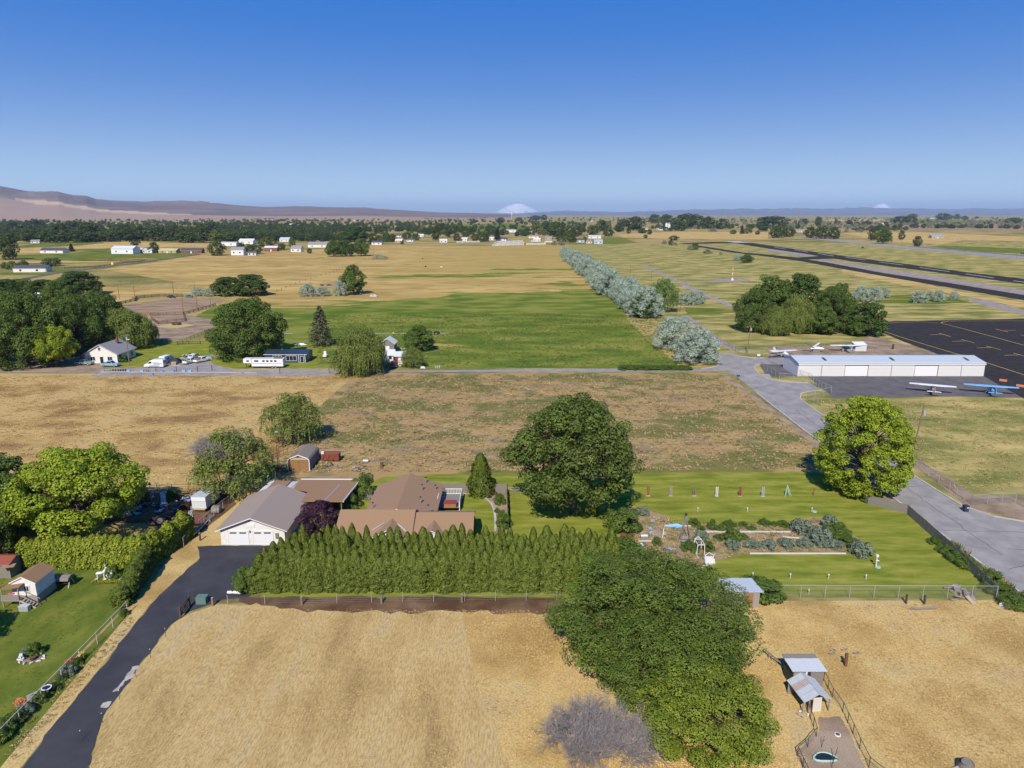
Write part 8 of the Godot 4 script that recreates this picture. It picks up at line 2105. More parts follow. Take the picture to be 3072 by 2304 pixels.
	tree("round_b", "dark_bush_tree", "dark rounded tree at the foot of the silver row", g3(59.76, -316.8) + Vector3(0, 0, -4), 10.3, 12.0, 0.3)
	tree("willow_b", "grey_willow", "tall grey-green willow behind the dark rounded tree", g3(72.58, -335.9) + Vector3(0, 0, -4), 16.0, 16.0, 0.7, "", "tree", "leaf_silver")
	for q in [[g3(89.78, -366.6), 6.5, 9.0], [g3(93.97, -369), 6.8, 9.0], [g3(98.51, -371.4), 7.0, 6.0]]:
		tree("olive_b", "silver_bush", "silvery bush on the bank behind the grey willow", q[0], q[1], q[2], q[1] * 5.0, "silver bushes on the bank", "shrub")
	for k in 11:
		tree("bush", "hedge_bush", "green bush in the low hedge at the lane before the silver trees", Vector3(33.5 + k * 1.95, 0, -210.0 + r.randf_range(-0.4, 0.4)), 1.5, 3.2, r.randf() * TAU, "low hedge at the lane", "shrub")
	# the grove beside the airfield
	for q in [[97.5, -282.0, 17.0, 17.0, "left outer", "locust"], [105.5, -291.0, 21.0, 19.0, "pale-topped", "round"], [113.0, -279.5, 15.5, 15.0, "front middle", "willow"], [120.5, -294.0, 22.5, 20.0, "tallest", "round_b"], [127.5, -281.0, 17.5, 16.0, "right middle", "locust"], [137.5, -272.5, 13.0, 14.0, "right outer", "round_b"], [102.5, -273.5, 11.5, 12.0, "left front", "willow"], [133.0, -289.0, 18.0, 15.0, "right rear", "round"], [112.5, -298.0, 19.0, 15.0, "rear middle", "locust"], [121.5, -274.5, 11.0, 11.0, "low front", "round"]]:
		tree(q[5], "grove_tree", "%s dark green tree of the grove beside the apron" % q[4], Vector3(q[0], 0, q[1]), q[2], q[3], q[0])
	for q in [[g3(102.78, -272.4), 4.6, 7.5], [g3(115.73, -276.7), 4.0, 6.5], [g3(96.32, -288.7), 5.5, 7.0], [g3(133.47, -271), 6.5, 8.0], [g3(121.91, -276.7), 5.0, 7.0]]:
		tree("round", "grove_shrub", "low leafy bush at the foot of the dark grove", q[0], q[1], q[2], q[1] * 2.0, "bushes at the grove's foot", "shrub")


func far_trees(kind: String, called: String, label: String, group: String, spots: Array) -> void:
	for k in spots.size():
		var q: Array = spots[k]
		tree(kind, called, label, q[0] + Vector3(0, 0, -q[2] * 0.3), q[1], q[2], k * 1.7, group)


func ridge(called: String, tops: Array, z0: float, z1: float, rows: int, cols: int, tones: Array, sd: int, band := false) -> void:
	# a range of hills: heights rise from the plain at z0 to the crest at z1; tops are (x over distance, rise over distance)
	var f := FastNoiseLite.new()
	f.seed = sd
	f.frequency = 0.0011
	f.fractal_octaves = 5
	var s := Sh.new()
	for i in cols + 1:
		var t := float(i) / cols * (tops.size() - 1)
		var a: Vector2 = tops[mini(int(t), tops.size() - 2)].lerp(tops[mini(int(t), tops.size() - 2) + 1], t - mini(int(t), tops.size() - 2))
		var far := z1 * (1.0 + 0.35 * float(i) / cols)
		for j in rows + 1:
			var q := float(j) / rows * 1.25
			var d := lerpf(z0, far, q)
			var crest := maxf(5.0, 46.0 + far * a.y)
			var rise := pow(minf(q, 1.0), 1.55) if q <= 1.0 else 1.0 - (q - 1.0) * 1.2
			var x := d * a.x
			var n := f.get_noise_2d(x, d * 0.55)
			var y := crest * rise * (1.0 + 0.3 * n * (1.0 - absf(1.0 - minf(q, 2.0)) ) * (0.0 if q > 0.96 and q < 1.04 else 1.0)) - 4.0 * (1.0 - minf(1.0, q * 8.0))
			s.v.append(Vector3(x, y, -d))
			var c: Color = tones[0].lerp(tones[1], clampf(0.5 + n * 1.3, 0, 1))
			if band:
				var at := lerpf(0.66, 0.3, clampf((float(i) / cols - 0.12) / 0.48, 0, 1))
				var wide := 0.05 * smoothstep(0.1, 0.16, float(i) / cols) * (1.0 - smoothstep(0.5, 0.62, float(i) / cols))
				if absf(q - at + n * 0.02) < wide:
					c = tones[2]
				elif q < at:
					c = c.lerp(tones[3], 0.65)
			s.c.append(c)
			s.n.append(Vector3.UP)
	for i in cols:
		for j in rows:
			var k := i * (rows + 1) + j
			s.ix.append_array([k, k + 1, k + rows + 1, k + rows + 1, k + 1, k + rows + 2])
	for i in cols + 1:
		for j in rows + 1:
			var k := i * (rows + 1) + j
			var dx: Vector3 = s.v[mini(i + 1, cols) * (rows + 1) + j] - s.v[maxi(i - 1, 0) * (rows + 1) + j]
			var dz: Vector3 = s.v[i * (rows + 1) + mini(j + 1, rows)] - s.v[i * (rows + 1) + maxi(j - 1, 0)]
			var nn := dx.cross(dz).normalized()
			s.n[k] = nn if nn.y > 0 else -nn
	structure(called, s, M.hill_cover)


func snow_peak(label: String, a: Vector2, z: float, half: float, sd: int) -> void:
	var o := thing("snow_mountain", label, "mountain", Vector3(z * a.x, 0, -z))
	var f := FastNoiseLite.new()
	f.seed = sd
	f.frequency = 0.004
	f.fractal_octaves = 4
	var s := Sh.new()
	var top := 46.0 + z * a.y
	var rock := Sh.new()
	for i in 49:
		for j in 25:
			var ang := TAU * i / 48.0
			var q := j / 24.0
			var rr := half * q * (1.0 + 0.18 * sin(ang * 2.0 + 0.6))
			var x := cos(ang) * rr
			var zz := sin(ang) * rr
			var n := f.get_noise_2d(x, zz)
			var y := top * (1.0 - pow(q, 1.5)) * (1.0 + 0.22 * n * (1.0 if q > 0.12 else 0.3)) * (0.93 if q < 0.12 else 1.0)
			s.v.append(Vector3(x, y, zz))
			s.n.append(Vector3(cos(ang) * 0.6, 0.8, sin(ang) * 0.6))
			s.c.append(Color(0.86, 0.86, 0.9) if n > -0.2 - 0.25 * (1.0 - q) else Color(0.2, 0.2, 0.26))
	for i in 48:
		for j in 24:
			var k := i * 25 + j
			s.ix.append_array([k, k + 1, k + 25, k + 25, k + 1, k + 26])
	part("slopes", s, M.hill_cover, o)


func wood(called: String, label: String, kind: String, sd: int, n: int, paint: Callable) -> void:
	# a far-off mass of trees that nobody could count
	var r := seeded(sd)
	var f := FastNoiseLite.new()
	f.seed = sd / 10
	f.frequency = 0.0035
	var at := []
	var tries := 0
	while at.size() < n and tries < n * 30:
		tries += 1
		var d := 1.0 / r.randf_range(1.0 / 9000.0, 1.0 / 1150.0)
		var a := r.randf_range(-0.78, 0.78)
		var p := Vector2(a * d, -d)
		if f.get_noise_2d(p.x * 0.45, p.y) * 1.2 + r.randf_range(-0.5, 0.5) + paint.call(a, d) > 0.0:
			at.append(p)
	var mm := MultiMesh.new()
	mm.transform_format = MultiMesh.TRANSFORM_3D
	mm.mesh = proto[kind].crown
	mm.instance_count = at.size()
	for i in at.size():
		var k := r.randf_range(0.45, 1.2)
		mm.set_instance_transform(i, Transform3D(Basis(Vector3.UP, r.randf() * TAU).scaled(Vector3(k * 1.25, k, k * 1.25)), Vector3(at[i].x, 0, at[i].y)))
	var o := MultiMeshInstance3D.new()
	o.name = numbered(called)
	o.multimesh = mm
	o.material_override = M[proto[kind].lm]
	add_child(o)
	tag(o, label, "trees", "", "stuff")


func far_country() -> void:
	var hm := mat("hill_cover", 1, 1, 1, 0.95)
	hm.vertex_color_use_as_albedo = true
	hm.metallic_specular = 0.1
	ridge("hills", [Vector2(-0.79310, 0.04952), Vector2(-0.73185, 0.04168), Vector2(-0.69502, 0.03674), Vector2(-0.67914, 0.03378), Vector2(-0.65930, 0.02983), Vector2(-0.63486, 0.02884), Vector2(-0.61838, 0.02943), Vector2(-0.60652, 0.02646), Vector2(-0.59655, 0.02448), Vector2(-0.58022, 0.02389), Vector2(-0.56648, 0.01932), Vector2(-0.54617, 0.01753), Vector2(-0.52981, 0.01693), Vector2(-0.51341, 0.01653), Vector2(-0.50118, 0.01574), Vector2(-0.48459, 0.01693), Vector2(-0.45177, 0.01633), Vector2(-0.41700, 0.01454), Vector2(-0.39049, 0.01215), Vector2(-0.36596, 0.01035), Vector2(-0.33931, 0.00895), Vector2(-0.30840, 0.00915), Vector2(-0.28778, 0.00955), Vector2(-0.24419, 0.00856), Vector2(-0.20757, 0.00764), Vector2(-0.14440, 0.00425), Vector2(-0.09697, 0.00148), Vector2(-0.04945, 0.00041), Vector2(0.00000, -0.00021)], 4600.0, 9000.0, 34, 230, [Color(0.13, 0.095, 0.085), Color(0.2, 0.145, 0.12), Color(0.46, 0.33, 0.2), Color(0.38, 0.26, 0.17)], 801, true)
	ridge("far_hills", [Vector2(-0.04945, -0.00021), Vector2(0.01585, 0.00071), Vector2(0.06334, 0.00379), Vector2(0.07917, 0.00410), Vector2(0.11087, 0.00302), Vector2(0.14257, 0.00225), Vector2(0.18214, 0.00302), Vector2(0.23745, 0.00533), Vector2(0.30069, 0.00641), Vector2(0.35002, 0.00687), Vector2(0.38951, 0.00764), Vector2(0.42914, 0.00687), Vector2(0.47647, 0.00810), Vector2(0.53987, 0.00717), Vector2(0.60325, 0.00656), Vector2(0.69999, 0.00717), Vector2(0.77709, 0.00779)], 17000.0, 21000.0, 12, 160, [Color(0.1, 0.11, 0.13), Color(0.16, 0.16, 0.18)], 802)
	snow_peak("broad snow-covered mountain rising over the middle of the far plain", Vector2(0.00728, 0.01311), 52000.0, 1560.0, 811)
	snow_peak("pale snow cone low above the far trees beyond the runway", Vector2(0.50457, 0.01399), 52000.0, 900.0, 812)
	# far fields
	for q in [
		["stubble_field", "straw_far", [g2(-662, -959.4), g2(-634.7, -1064.3), g2(-652.2, -1219.5), g2(-562.7, -1170.8), g2(-451.3, -1117.2), g2(-408.1, -1009.2), g2(-509.8, -1002.2), g2(-585.1, -959.4), g2(-564, -860.3), g2(-582.5, -842.8)]],
		["green_meadow", "green_field", [g2(-708.9, -1030.5), g2(-748.8, -1134.5), g2(-715.8, -1256), g2(-660.1, -1170.8), g2(-641.7, -1076.1), g2(-680.4, -988.7)]],
		["green_meadow", "green_field", [g2(-565.5, -823.7), g2(-544.9, -830.8), g2(-525.3, -860.3), g2(-550.7, -992), g2(-428.1, -928.9), g2(-360.1, -835.5), g2(-356.9, -759.1), g2(-390.7, -708.9), g2(-457.8, -721.3), g2(-508.6, -739.7)]],
		["stubble_field", "straw_far", [g2(-485.7, -721.3), g2(-453.3, -717.7), g2(-419.3, -739.7), g2(-392.5, -769.2), g2(-365, -745.4), g2(-385.2, -698.7), g2(-445.2, -687), g2(-462.9, -687)]],
		["green_meadow", "green_field", [g2(-408.3, -571.3), g2(-384.7, -607.5), g2(-365.1, -607.5), g2(-356.6, -571.3), g2(-366.3, -549.4), g2(-393, -549.4)]],
		["stubble_field", "straw_far", [g2(-857.8, -2576.1), g2(-622.4, -2693.3), g2(-386.1, -1643.7), g2(-549.7, -1556.8), g2(-673.5, -1910)]],
		["green_meadow", "green_field", [g2(-213.8, -3185.7), g2(0, -3569.2), g2(58.37, -2821.6), g2(37.19, -1793.8), g2(-119.28, -1772.3)]],
		["green_meadow", "green_field", [g2(340.1, -4555), g2(430.3, -4230.6), g2(274.3, -2693.3), g2(192.7, -2576.1)]],
		["green_meadow", "green_field", [g2(179.7, -1442.3), g2(215.9, -1407.8), g2(204.1, -1181.1), g2(160.4, -1113.7), g2(139.05, -1113.7)]],
		["stubble_field", "straw_far", [g2(240, -1671.7), g2(456.7, -1910), g2(652.5, -1850.1), g2(485.9, -1374.8), g2(506.3, -1313.3), g2(300.5, -1343.4), g2(219, -1428.3)]],
		["ploughed_field", "plough", [g2(1364, -3185.7), g2(1739.2, -3405.2), g2(2623.3, -3657.2), g2(1448.4, -2014.3), g2(1257.9, -2070.8), g2(1011.6, -2226.9)]],
		["green_meadow", "green_field", [g2(2887.9, -5191.8), g2(3324.1, -4852.7), g2(2446.9, -3569.2), g2(1896.3, -3405.2)]],
		["stubble_field", "straw_far", [g2(815.9, -1793.8), g2(1036, -1850.1), g2(1039.4, -1442.3), g2(869.9, -1205.4), g2(814, -1301.7), g2(661.7, -1113.7), g2(619.3, -1205.4), g2(674.8, -1374.8)]],
		["stubble_field", "straw_far", [g2(2421.8, -5581.8), g2(3287.9, -6290.2), g2(2457.7, -4699.1), g2(1918.5, -4419.5)]],
		["green_meadow", "green_field", [g2(588.5, -1016.9), g2(633.1, -1065), g2(699, -966.4), g2(618, -853.2), g2(580, -878.9)]]]:
		sheet(q[0], q[2], 0.12, M[q[1]])
	sheet("country_road", ribbon([g2(-341.7, -476.2), g2(-354.2, -524.3), g2(-362.2, -571.3), g2(-359, -614), g2(-359.4, -671.1), g2(-359.8, -739.7), g2(-360.4, -823.7)], 3.4), 0.16, M.asphalt_mid)
	for q in [[g3(-362.1, -648.5), 10.0], [g3(-365.3, -671.1), 9.0], [g3(-370.4, -730.4), 9.0], [g3(-360.1, -730.4), 10.0], [g3(-354.5, -759.1), 11.0], [g3(-356.7, -812.2), 13.0], [g3(-375.5, -577), 9.0], [g3(-368.1, -577), 7.0], [g3(-241.6, -784.1), 6.0], [g3(-159.3, -828.8), 9.0]]:
		pole("utility pole along the far country road", q[0], q[1], "utility poles along the country road")
	var yb := thing("yellow_sign", "yellow warning sign at the country road", "sign", g3(-360.8, -648.5))
	part("board", Sh.new().box(Vector3(0, 2.2, 0), Vector3(2.0, 2.2, 0.1)), M.yellow, yb)
	part("post", Sh.new().bar(Vector3.ZERO, Vector3(0, 1.6, 0), 0.2), M.galvanised, yb)
	far_trees("far_0", "field_tree", "green broadleaf tree scattered among the far fields and houses", "broadleaf trees of the far fields", [[g3(-414, -641.3), 7.44, 15.51], [g3(-330.9, -803.2), 16.96, 18.71], [g3(-301.8, -835.5), 11.6, 20.13], [g3(-747.8, -1161.5), 22.16, 35.31], [g3(-691.4, -1209.4), 17.4, 27.08], [g3(-672, -1209.4), 19.29, 30.95], [g3(-524.8, -1161.5), 18.54, 37.17], [g3(-454.1, -1170.8), 17.4, 39.34], [g3(-449.4, -1219.5), 20.96, 23.4], [g3(-949, -1393.2), 19.57, 35.61], [g3(-831.4, -1539), 26.36, 41.77], [g3(-681.5, -1539), 21.58, 41.77], [g3(-710.5, -1009.2), 15.84, 19.4], [g3(-508.6, -1501.2), 14.52, 19.65], [g3(-428, -1301.7), 12.62, 12.48], [g3(-299.6, -935.4), 8.84, 10.8], [g3(-332.2, -1195.5), 14.41, 20.08], [g3(-240, -853.2), 6.06, 6.03], [g3(-219.4, -1195.5), 11.61, 11.09], [g3(-191.4, -1313.3), 14.37, 17.84], [g3(-168.7, -1267.9), 12.5, 15.2], [g3(-62.59, -1215.4), 13.89, 12.44], [g3(-48.01, -1215.4), 16.73, 22.35], [g3(-141.89, -1772.3), 21.23, 26.85], [g3(-94.91, -1478.6), 9.24, 16.53], [g3(93.05, -1456.6), 31.29, 36.06], [g3(84.22, -1599.1), 14.96, 22.97], [g3(94.48, -1181.1), 17.56, 21.73], [g3(80.98, -1205.4), 11.33, 15.42], [g3(173, -1548.6), 23.16, 25.96], [g3(198.1, -1486), 17.15, 22.54], [g3(456.2, -1973.9), 29.12, 48.76], [g3(623.7, -2448.2), 43.97, 60.42], [g3(256.1, -1387.8), 7.16, 8.43], [g3(284.8, -1267.9), 8.54, 17.03], [g3(237.9, -1080.8), 7.3, 8.31], [g3(237.8, -935.4), 8.84, 9.3], [g3(510.8, -1671.7), 9.65, 15.47], [g3(102.03, -1181.1), 8.33, 7.56], [g3(121.47, -1205.4), 8.5, 7.71], [g3(510.4, -1387.8), 23.38, 29.93], [g3(553.3, -1442.3), 21.37, 24.19], [g3(580.5, -1349.5), 24, 26.96], [g3(1869.2, -3405.2), 37.93, 59.56], [g3(2356.5, -3405.2), 27.41, 73.1]])
	far_trees("far_1", "field_tree", "dark green tree standing in the far tree belts", "dark trees of the far belts", [[g3(-512.8, -730.4), 24.17, 17.63], [g3(-797.6, -1194.6), 21.47, 38.22], [g3(-705.1, -1170.8), 21.96, 31.84], [g3(-712.6, -1209.4), 32.44, 38.69], [g3(-654.2, -1219.5), 20.96, 27.31], [g3(-642, -1245.4), 26.24, 36.84], [g3(-604.5, -1229.7), 26.49, 34.42], [g3(-498.8, -1161.5), 29.38, 24.16], [g3(-877.8, -1393.2), 28.22, 33.38], [g3(-718.4, -1539), 23.97, 31.94], [g3(-716.6, -1718.7), 29.39, 35.64], [g3(-1288.2, -1945.4), 30.21, 52.72], [g3(-412.8, -1387.8), 10.41, 11.53], [g3(-229.9, -1195.5), 15.34, 17.59], [g3(-197.4, -1195.5), 13.48, 14.15], [g3(-134.2, -1267.9), 23.36, 15], [g3(-125.93, -1428.3), 27.15, 14.14], [g3(-173, -1772.3), 23.98, 38.16], [g3(-292.7, -1113.7), 7.86, 7.13], [g3(-56.52, -3485.3), 28.05, 44.33], [g3(88.5, -1850.1), 25.88, 28.02], [g3(274.3, -1850.1), 20.15, 28.02], [g3(340.3, -2014.3), 38.12, 52.97], [g3(307, -1616.7), 12.1, 11.35], [g3(671.4, -3405.2), 43.18, 56.86], [g3(631.6, -2962.7), 43.55, 54.2], [g3(557.1, -2332.3), 45.87, 76.14], [g3(612.2, -2261), 37.15, 45.01], [g3(548.2, -1616.7), 8.32, 10.84], [g3(169.1, -5191.8), 33.7, 82.46], [g3(226.8, -5191.8), 38.5, 49.48], [g3(240.5, -1910), 29.67, 36.54], [g3(397.8, -2576.1), 27.96, 45.11], [g3(663.8, -1910), 23.75, 33.49], [g3(948.1, -2693.3), 35.46, 81.44], [g3(991, -2693.3), 37.54, 81.44], [g3(1136.7, -2693.3), 35.46, 26.58], [g3(1820.5, -3405.2), 35.3, 70.39], [g3(4069, -7382.9), 45.58, 86.72], [g3(3098.2, -5191.8), 49.71, 111.33], [g3(1467.3, -2992.7), 15.78, 39.99], [g3(1478, -3185.7), 21.22, 27.36], [g3(25537.8, -55605.8), 342.4, 387.9], [g3(36336.5, -55605.8), 385.2, 793.4]])
	far_trees("far_2", "field_tree", "yellow-green tree among the far houses", "yellow-green far trees", [[g3(-438, -617.9), 5.12, 7.97], [g3(-423.1, -604.9), 6.94, 10.74], [g3(-422.1, -617.9), 7.08, 9.47], [g3(-478.4, -1161.5), 20.35, 24.16], [g3(-351, -1027.6), 13.23, 27.16], [g3(-302.6, -992.7), 14.34, 9.86], [g3(-205.9, -1671.7), 16.15, 30.67], [g3(60.77, -1772.3), 25.36, 32.51], [g3(551.7, -1690.9), 17.12, 20.23], [g3(173.6, -1910), 17.83, 33.49]])
	far_trees("far_3", "field_tree", "greyish green tree by the far fields", "greyish far trees", [[g3(-428.7, -860.3), 12.88, 13.12], [g3(-557.2, -1064.3), 8.86, 15.34], [g3(-312.8, -830.8), 13.36, 12.01], [g3(-727.5, -1170.8), 16.49, 24.35], [g3(-571.4, -1209.4), 24.93, 23.21], [g3(-991, -1623.9), 30.31, 46.65], [g3(-1344, -1945.4), 24.19, 46.52], [g3(-435, -1387.8), 15.82, 27.71], [g3(-331.2, -1246.4), 12.09, 12.95], [g3(-95.07, -1246.4), 13.07, 14.95], [g3(-218.7, -1113.7), 6.99, 8.91], [g3(-169.7, -1113.7), 4.37, 6.24], [g3(-179.8, -3405.2), 21.1, 27.07], [g3(272.5, -1690.9), 11.86, 11.33], [g3(308.3, -1710.6), 12.8, 25.1], [g3(636, -2193.8), 30.64, 41.94], [g3(43.42, -4555), 22.55, 50.66], [g3(574.7, -1387.8), 21.22, 25.5], [g3(591.3, -1325.2), 22.34, 24.36], [g3(632.9, -1267.9), 20.4, 17.03], [g3(698.5, -1295.9), 16.81, 12.01], [g3(578.2, -1027.6), 14.83, 13.83], [g3(1282.9, -3185.7), 23.69, 32.43], [g3(3414.6, -5581.8), 41.38, 54.96], [g3(3476.7, -5581.8), 28.47, 56.73], [g3(1450.8, -3255.7), 23.2, 17.6], [g3(4012, -6290.2), 23.33, 35.95], [g3(477.5, -982.6), 2.32, 3.15]])
	far_trees("far_4", "olive_bush", "silvery olive bush along the runway bank", "silver bushes along the runway", [[g3(235.3, -1113.7), 6.12, 9.27], [g3(240.8, -1065), 4.52, 9.21], [g3(230.3, -929.4), 6.88, 9.84], [g3(230.8, -848.2), 4.96, 11.44], [g3(237.6, -819.5), 3.76, 4.48], [g3(513.3, -1850.1), 9.51, 22.12], [g3(73.87, -1072.9), 8.42, 11.34], [g3(62.71, -1072.9), 6.74, 9.28], [g3(872.2, -1815.9), 8.49, 18.53], [g3(837.5, -1815.9), 9.34, 11.58]])
	far_trees("spruce", "spruce_tree", "narrow dark spruce among the far houses", "far spruces", [[g3(-542.6, -886.5), 10.47, 8.82], [g3(-25.53, -1257.1), 24.53, 14.07], [g3(524.9, -1653), 21.62, 11.6]])
	far_trees("poplar", "poplar_tree", "slim upright poplar in the far tree belts", "far poplars", [[g3(-788.7, -1219.5), 12.98, 9.75], [g3(-207.9, -1195.5), 17.21, 11.09], [g3(-131.04, -1838.6), 30.85, 9.97], [g3(-17516.4, 30993.4), -190.7, -245.5], [g3(-17737.4, 30993.4), -195.4, -167], [g3(-30803, 64426.5), -376.7, -224.6], [g3(-31007.2, 64426.5), -396.5, -224.6], [g3(-13713.5, 20407.3), -131.75, -194], [g3(-13826.7, 20407.3), -138.01, -109.92], [g3(-21199.5, 30993.4), -166.8, -108.04]])
	far_trees("round", "field_tree", "full green tree at the far edge of the pasture", "full trees of the far pasture edge", [[g3(-195.6, -784.1), 17.92, 18.9], [g3(-167.6, -794.8), 18.78, 20.44], [g3(225.8, -687.3), 7.85, 12.73], [g3(579.6, -1122.2), 24.22, 26.05]])
	far_trees("round_b", "field_tree", "large dark tree in the far pasture clump", "large trees of the far pasture clump", [[g3(-184, -788.4), 18.39, 20.27], [g3(-262.4, -1195.5), 26.51, 44.94]])
	far_trees("olive", "olive_tree", "large silver-green olive tree beside the airfield", "silver trees beside the airfield", [[g3(224.3, -711), 6.54, 10.87], [g3(186.2, -376.4), 8.86, 9.21], [g3(193.7, -377.9), 8.1, 9.25]])
	far_trees("olive_b", "olive_bush", "rounded silver-green olive bush near the taxiway", "silver bushes near the taxiway", [[g3(209, -397.6), 6, 5.83], [g3(215.6, -372.9), 6.19, 9.13], [g3(235.9, -400.4), 3.58, 4.57], [g3(228.2, -377.9), 6.27, 7.09], [g3(241.3, -386.7), 4.59, 5.04]])
	for q in [
		["white_house", "low white house with dark roof beside the country road", g3(-388.6, -577), 25.17, 9.0, 3.2, 2.2, "shingle_dark", "wall_white"],
		["white_house", "white gabled house with a dark hedge in the green meadow", g3(-548.8, -860.3), 29, 11.0, 3.2, 3.0, "shingle_dark", "wall_white"],
		["white_barn", "big plain white barn with pale roof by the country road", g3(-455.3, -842.8), 25.71, 16.0, 6.0, 3.0, "tin_white", "paint_white"],
		["cream_shed", "cream shed right of the big white barn", g3(-445.9, -860.3), 9.67, 9.0, 4.0, 2.0, "tin", "wood_pale"],
		["open_barn", "grey-roofed open barn with white ends near the country road", g3(-434.9, -860.3), 13.12, 10.0, 3.6, 2.0, "tin", "wall_white"],
		["yellow_house", "house with a straw-yellow roof near the country road", g3(-410.7, -860.3), 22.1, 10.0, 3.0, 2.4, "roof_straw", "wood_pale"],
		["brick_house", "red brick bungalow with long dark roof", g3(-380.9, -855.2), 24.03, 11.0, 3.2, 2.6, "shingle_dark", "board_red"],
		["two_storey_house", "tall white two-storey house at the tan field's edge", g3(-311.5, -816.8), 13.78, 10.0, 6.0, 3.0, "shingle_ash", "paint_white"],
		["small_white_house", "small white outhouse right of the tall white house", g3(-293.5, -812.2), 8.61, 7.0, 3.0, 2.0, "shingle_dark", "wall_white"],
		["storage_row", "row of white storage units behind the lone green tree", g3(-416.1, -1056.6), 28.77, 9.0, 4.5, 1.0, "tin_white", "paint_white"],
		["storage_row", "white farm buildings right of the storage row", g3(-410.2, -1117.2), 23.25, 12.0, 5.0, 3.0, "tin_white", "wall_white"],
		["red_barn", "red barn with pale roof left of the pasture clump", g3(-301.2, -900.7), 15.61, 10.0, 4.5, 2.0, "tin_white", "board_red"],
		["white_cottage", "white cottage with steep gable by the pasture fence", g3(-266.1, -889.7), 12.85, 9.0, 4.0, 3.5, "shingle_ash", "wall_white"],
		["large_house", "large pale house with grey hipped roofs left of the pasture clump", g3(-270.4, -1006.3), 27.41, 14.0, 4.0, 3.4, "shingle_ash", "wall_white"],
		["blue_roof_house", "white house with bluish roof among the trees", g3(-378.7, -1205.4), 16.39, 11.0, 4.0, 3.2, "tin", "wall_white"],
		["grey_shed", "long grey-roofed shed at the pasture's far edge", g3(-203.4, -1088.8), 15.34, 10.0, 3.6, 2.2, "shingle_dark", "wall_white"],
		["silver_barn", "long silver shed standing beyond the white fences", g3(-3.47, -1815.9), 27.51, 10.0, 5.0, 1.6, "tin_white", "paint_white"],
		["brown_roof_house", "long house with brown roof behind the white fences", g3(42.13, -1387.8), 18.85, 10.0, 3.6, 2.4, "shingle_tan", "wall_white"],
		["blue_grey_house", "blue-grey gabled house at the end of the silver row", g3(111.93, -1185.9), 14.42, 10.0, 3.6, 2.6, "shingle_dark", "tin"],
		["white_garage", "small white garage beside the blue-grey house", g3(121.76, -1144.2), 8.42, 7.0, 3.2, 2.0, "shingle_tan", "wall_white"],
		["grey_shed", "pale grey metal shed at the corner of the green meadow", g3(134.33, -1126.6), 13.34, 9.0, 5.0, 1.4, "tin", "tin"],
		["long_white_house", "long white house with blue-grey roof above the grey shed", g3(157.1, -1374.8), 23.72, 9.0, 4.0, 2.0, "tin", "wall_white"],
		["blue_roof_barn", "tan barn with blue roof beyond the highway", g3(807.7, -1374.8), 21.97, 12.0, 4.0, 2.5, "roof_blue", "wood_pale"],
		["farm_house", "grey-roofed farm buildings behind the highway trees", g3(733.5, -1838.6), 27.85, 12.0, 4.0, 2.4, "shingle_ash", "wood_pale"],
		["red_barn", "red barn with white shed far beyond the highway", g3(3354.2, -5799.5), 55.26, 14.0, 7.0, 4.0, "tin_white", "board_red"]]:
		house(q[0], q[1], "house" if q[0].find("house") >= 0 or q[0].find("cottage") >= 0 else "farm building", q[2] + Vector3(0, 0, -q[4] * 0.5), 0.12 * sin(q[2].x), q[3], q[4], q[5], q[6], q[7], q[8], [[0, -q[3] * 0.28, q[5] * 0.5, 1.6, 1.5, "window"], [0, q[3] * 0.22, q[5] * 0.5, 1.8, 1.5, "window"], [0, 0.0, 1.2, 1.3, 2.3, "door"]])
	for q in [g3(-378.3, -1313.3), g3(-184.6, -1181.1), g3(-170.5, -1215.4), g3(-112.36, -1176.3), g3(-82.46, -1251.7), g3(-227.3, -1456.6), g3(-184.9, -1471.2), g3(-34.15, -1279), g3(-14.47, -1257.1), g3(-396, -1501.2), g3(-391.9, -1581.9), g3(-338.4, -1313.3), g3(43.12, -1225.5), g3(72.33, -1730.7), g3(66.58, -1301.7), g3(43.04, -1740.9), g3(425.7, -2070.8), g3(497.9, -2042.2), g3(399.5, -2161.7), g3(443.8, -2193.8), g3(1645, -3255.7), g3(1588.4, -3118.7), g3(1766.3, -3405.2), g3(968.6, -2576.1), g3(1051, -2693.3), g3(3201.9, -5581.8), g3(26535.4, -40505.9), g3(-76201.8, 113346.6), g3(12005.1, -22318.5), g3(3648.7, -7976.5), g3(-759.3, -1147.8), g3(-873.3, -1393.2), g3(-783.3, -1462.5), g3(-652, -1245.4), g3(-993.6, -2082.7), g3(-924.6, -2011.7), g3(-659.5, -1499.8), g3(-777.9, -2082.7), g3(-992.2, -1670), g3(-1850.1, -3397.9), g3(-3005.4, -4760.3), g3(-7496.5, -13222.5), g3(-9497, -16991.8), g3(-3495.2, -7002.8), g3(-901.2, -2962.7), g3(-864.8, -3291.8), g3(-763.8, -3054.4), g3(-681.2, -3054.4), g3(-423.4, -2369.7), g3(-959.9, -5914.9), g3(-985.7, -4555), g3(389.9, -4230.6), g3(463.9, -4230.6), g3(874, -4230.6), g3(1898.1, -6871.4), g3(869.3, -2576.1)]:
		house("far_house", "small pale house lost among the far fields and trees", "house", q + Vector3(0, 0, -6), 0.4 * sin(q.x), 12.0, 8.0, 3.0, 2.4, ["shingle_ash", "tin_white", "shingle_dark"][int(absf(q.x)) % 3], ["paint_white", "wall_white", "wood_pale"][int(absf(q.z)) % 3], [[0, -3.5, 1.7, 1.6, 1.4, "window"], [0, 3.0, 1.7, 1.6, 1.4, "window"]], "small far houses")
	var sl := thing("silo", "white twin silo rising before the dark far trees", "silo", g3(443.8, -2070.8))
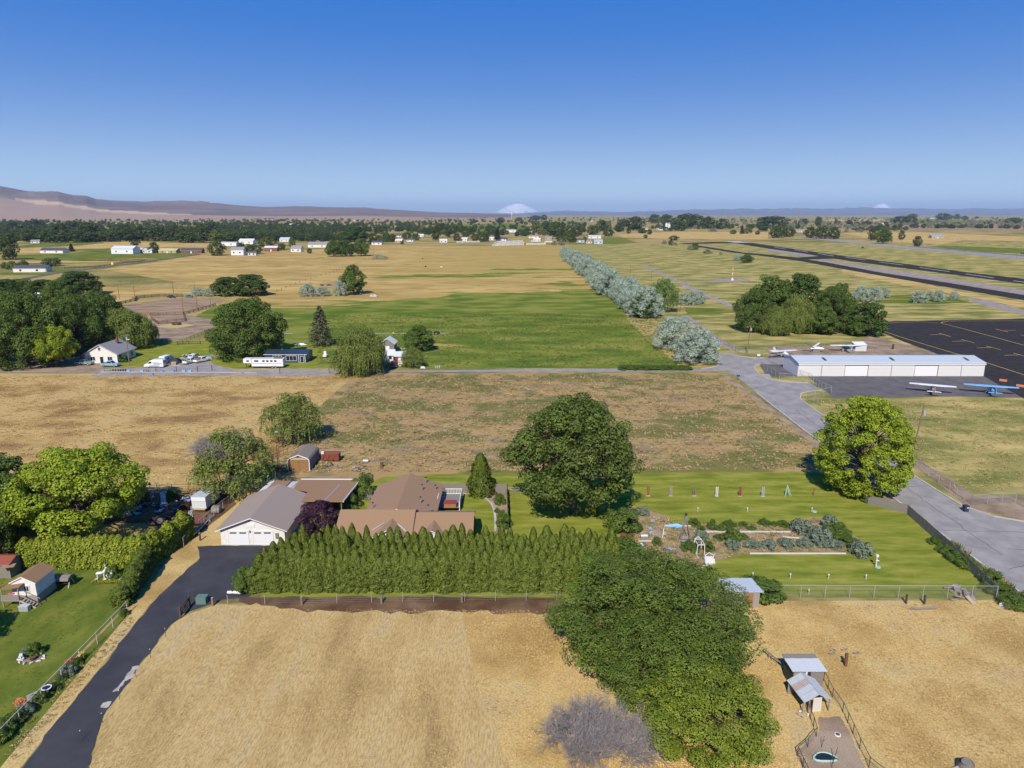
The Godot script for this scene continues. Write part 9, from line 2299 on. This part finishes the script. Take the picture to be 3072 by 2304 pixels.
	for x in [-4.0, 4.0]:
		part("tower", Sh.new().disc(Vector3(x, 9, 0), Vector3.UP, 3.6, 9.0), M.paint_white, sl)
		part("dome", Sh.new().tube([Vector3(x, 18, 0), Vector3(x, 20, 0), Vector3(x, 21, 0)], [3.6, 2.4, 0.4], 14), M.tin_white, sl)
	var wt := thing("water_tower", "tiny white tower on the skyline right of the middle", "tower", Vector3(Vector2(-0.00046, -0.00639).x * 6200.0, 0, -6200.0))
	part("shaft", Sh.new().tube([Vector3(0, 0, 0), Vector3(0, 40, 0)], [2.2, 1.8], 10), M.paint_white, wt)
	part("tank", Sh.new().tube([Vector3(0, 40, 0), Vector3(0, 42, 0), Vector3(0, 47, 0), Vector3(0, 49, 0)], [1.8, 4, 4, 1], 12), M.paint_white, wt)
	# white fences of the far stables
	for q in [[g3(-29.02, -1053.5), g3(17.31, -1080.8)], [g3(-27.1, -1113.7), g3(18.38, -1148.7)], [g3(-24.94, -1181.1), g3(17.49, -1215.4)], [g3(21.71, -1084.8), g3(50.74, -1092.9)], [g3(31.81, -1205.4), g3(47.62, -1215.4)], [g3(-29.02, -1053.5), g3(-24.94, -1181.1)], [g3(50.74, -1092.9), g3(51.87, -1157.7)], [g3(-89.06, -1167), g3(-53.5, -1185.9)], [g3(55.02, -1185.9), g3(65.45, -1185.9)]]:
		rail_fence("white_fence", "white rail fence of the far stables behind the pasture", [q[0], q[1]], 2.4, 9.0, 3, "paint_white", "white fences of the far stables", 0.5)
	var hg := thing("dark_hedge", "low dark clipped hedge at the right of the pasture clump", "hedge", g3(-137.24, -743.9))
	part("foliage", proto.olive_b.crown, M.leaf, hg).transform = Transform3D(Basis().scaled(Vector3(2.0, 0.85, 0.9)), Vector3.ZERO)
	# woods that read as one mass
	var left := func(a: float, d: float) -> float: return -0.15 if a < -0.2 and d > 1230.0 else (-0.55 if a > 0.1 and d > 1900.0 else (-0.3 if a < 0.1 and d > 1500.0 else -3.0))
	wood("distant_woods", "dark green woods spread over the plain below the left hills", "far_1", 9011, 1300, left)
	wood("distant_woods", "mid green trees mixed into the woods below the left hills", "far_0", 9012, 1200, left)
	wood("distant_woods", "greyish trees mixed into the far woods of the plain", "far_3", 9013, 1000, left)
	wood("distant_woods", "yellow-green trees scattered through the far woods", "far_2", 9014, 320, left)
	wood("distant_olives", "silvery olive scrub over the plain beyond the runway", "far_4", 9021, 700, func(a: float, d: float) -> float: return -0.1 if a > 0.25 and d > 2300.0 else -3.0)
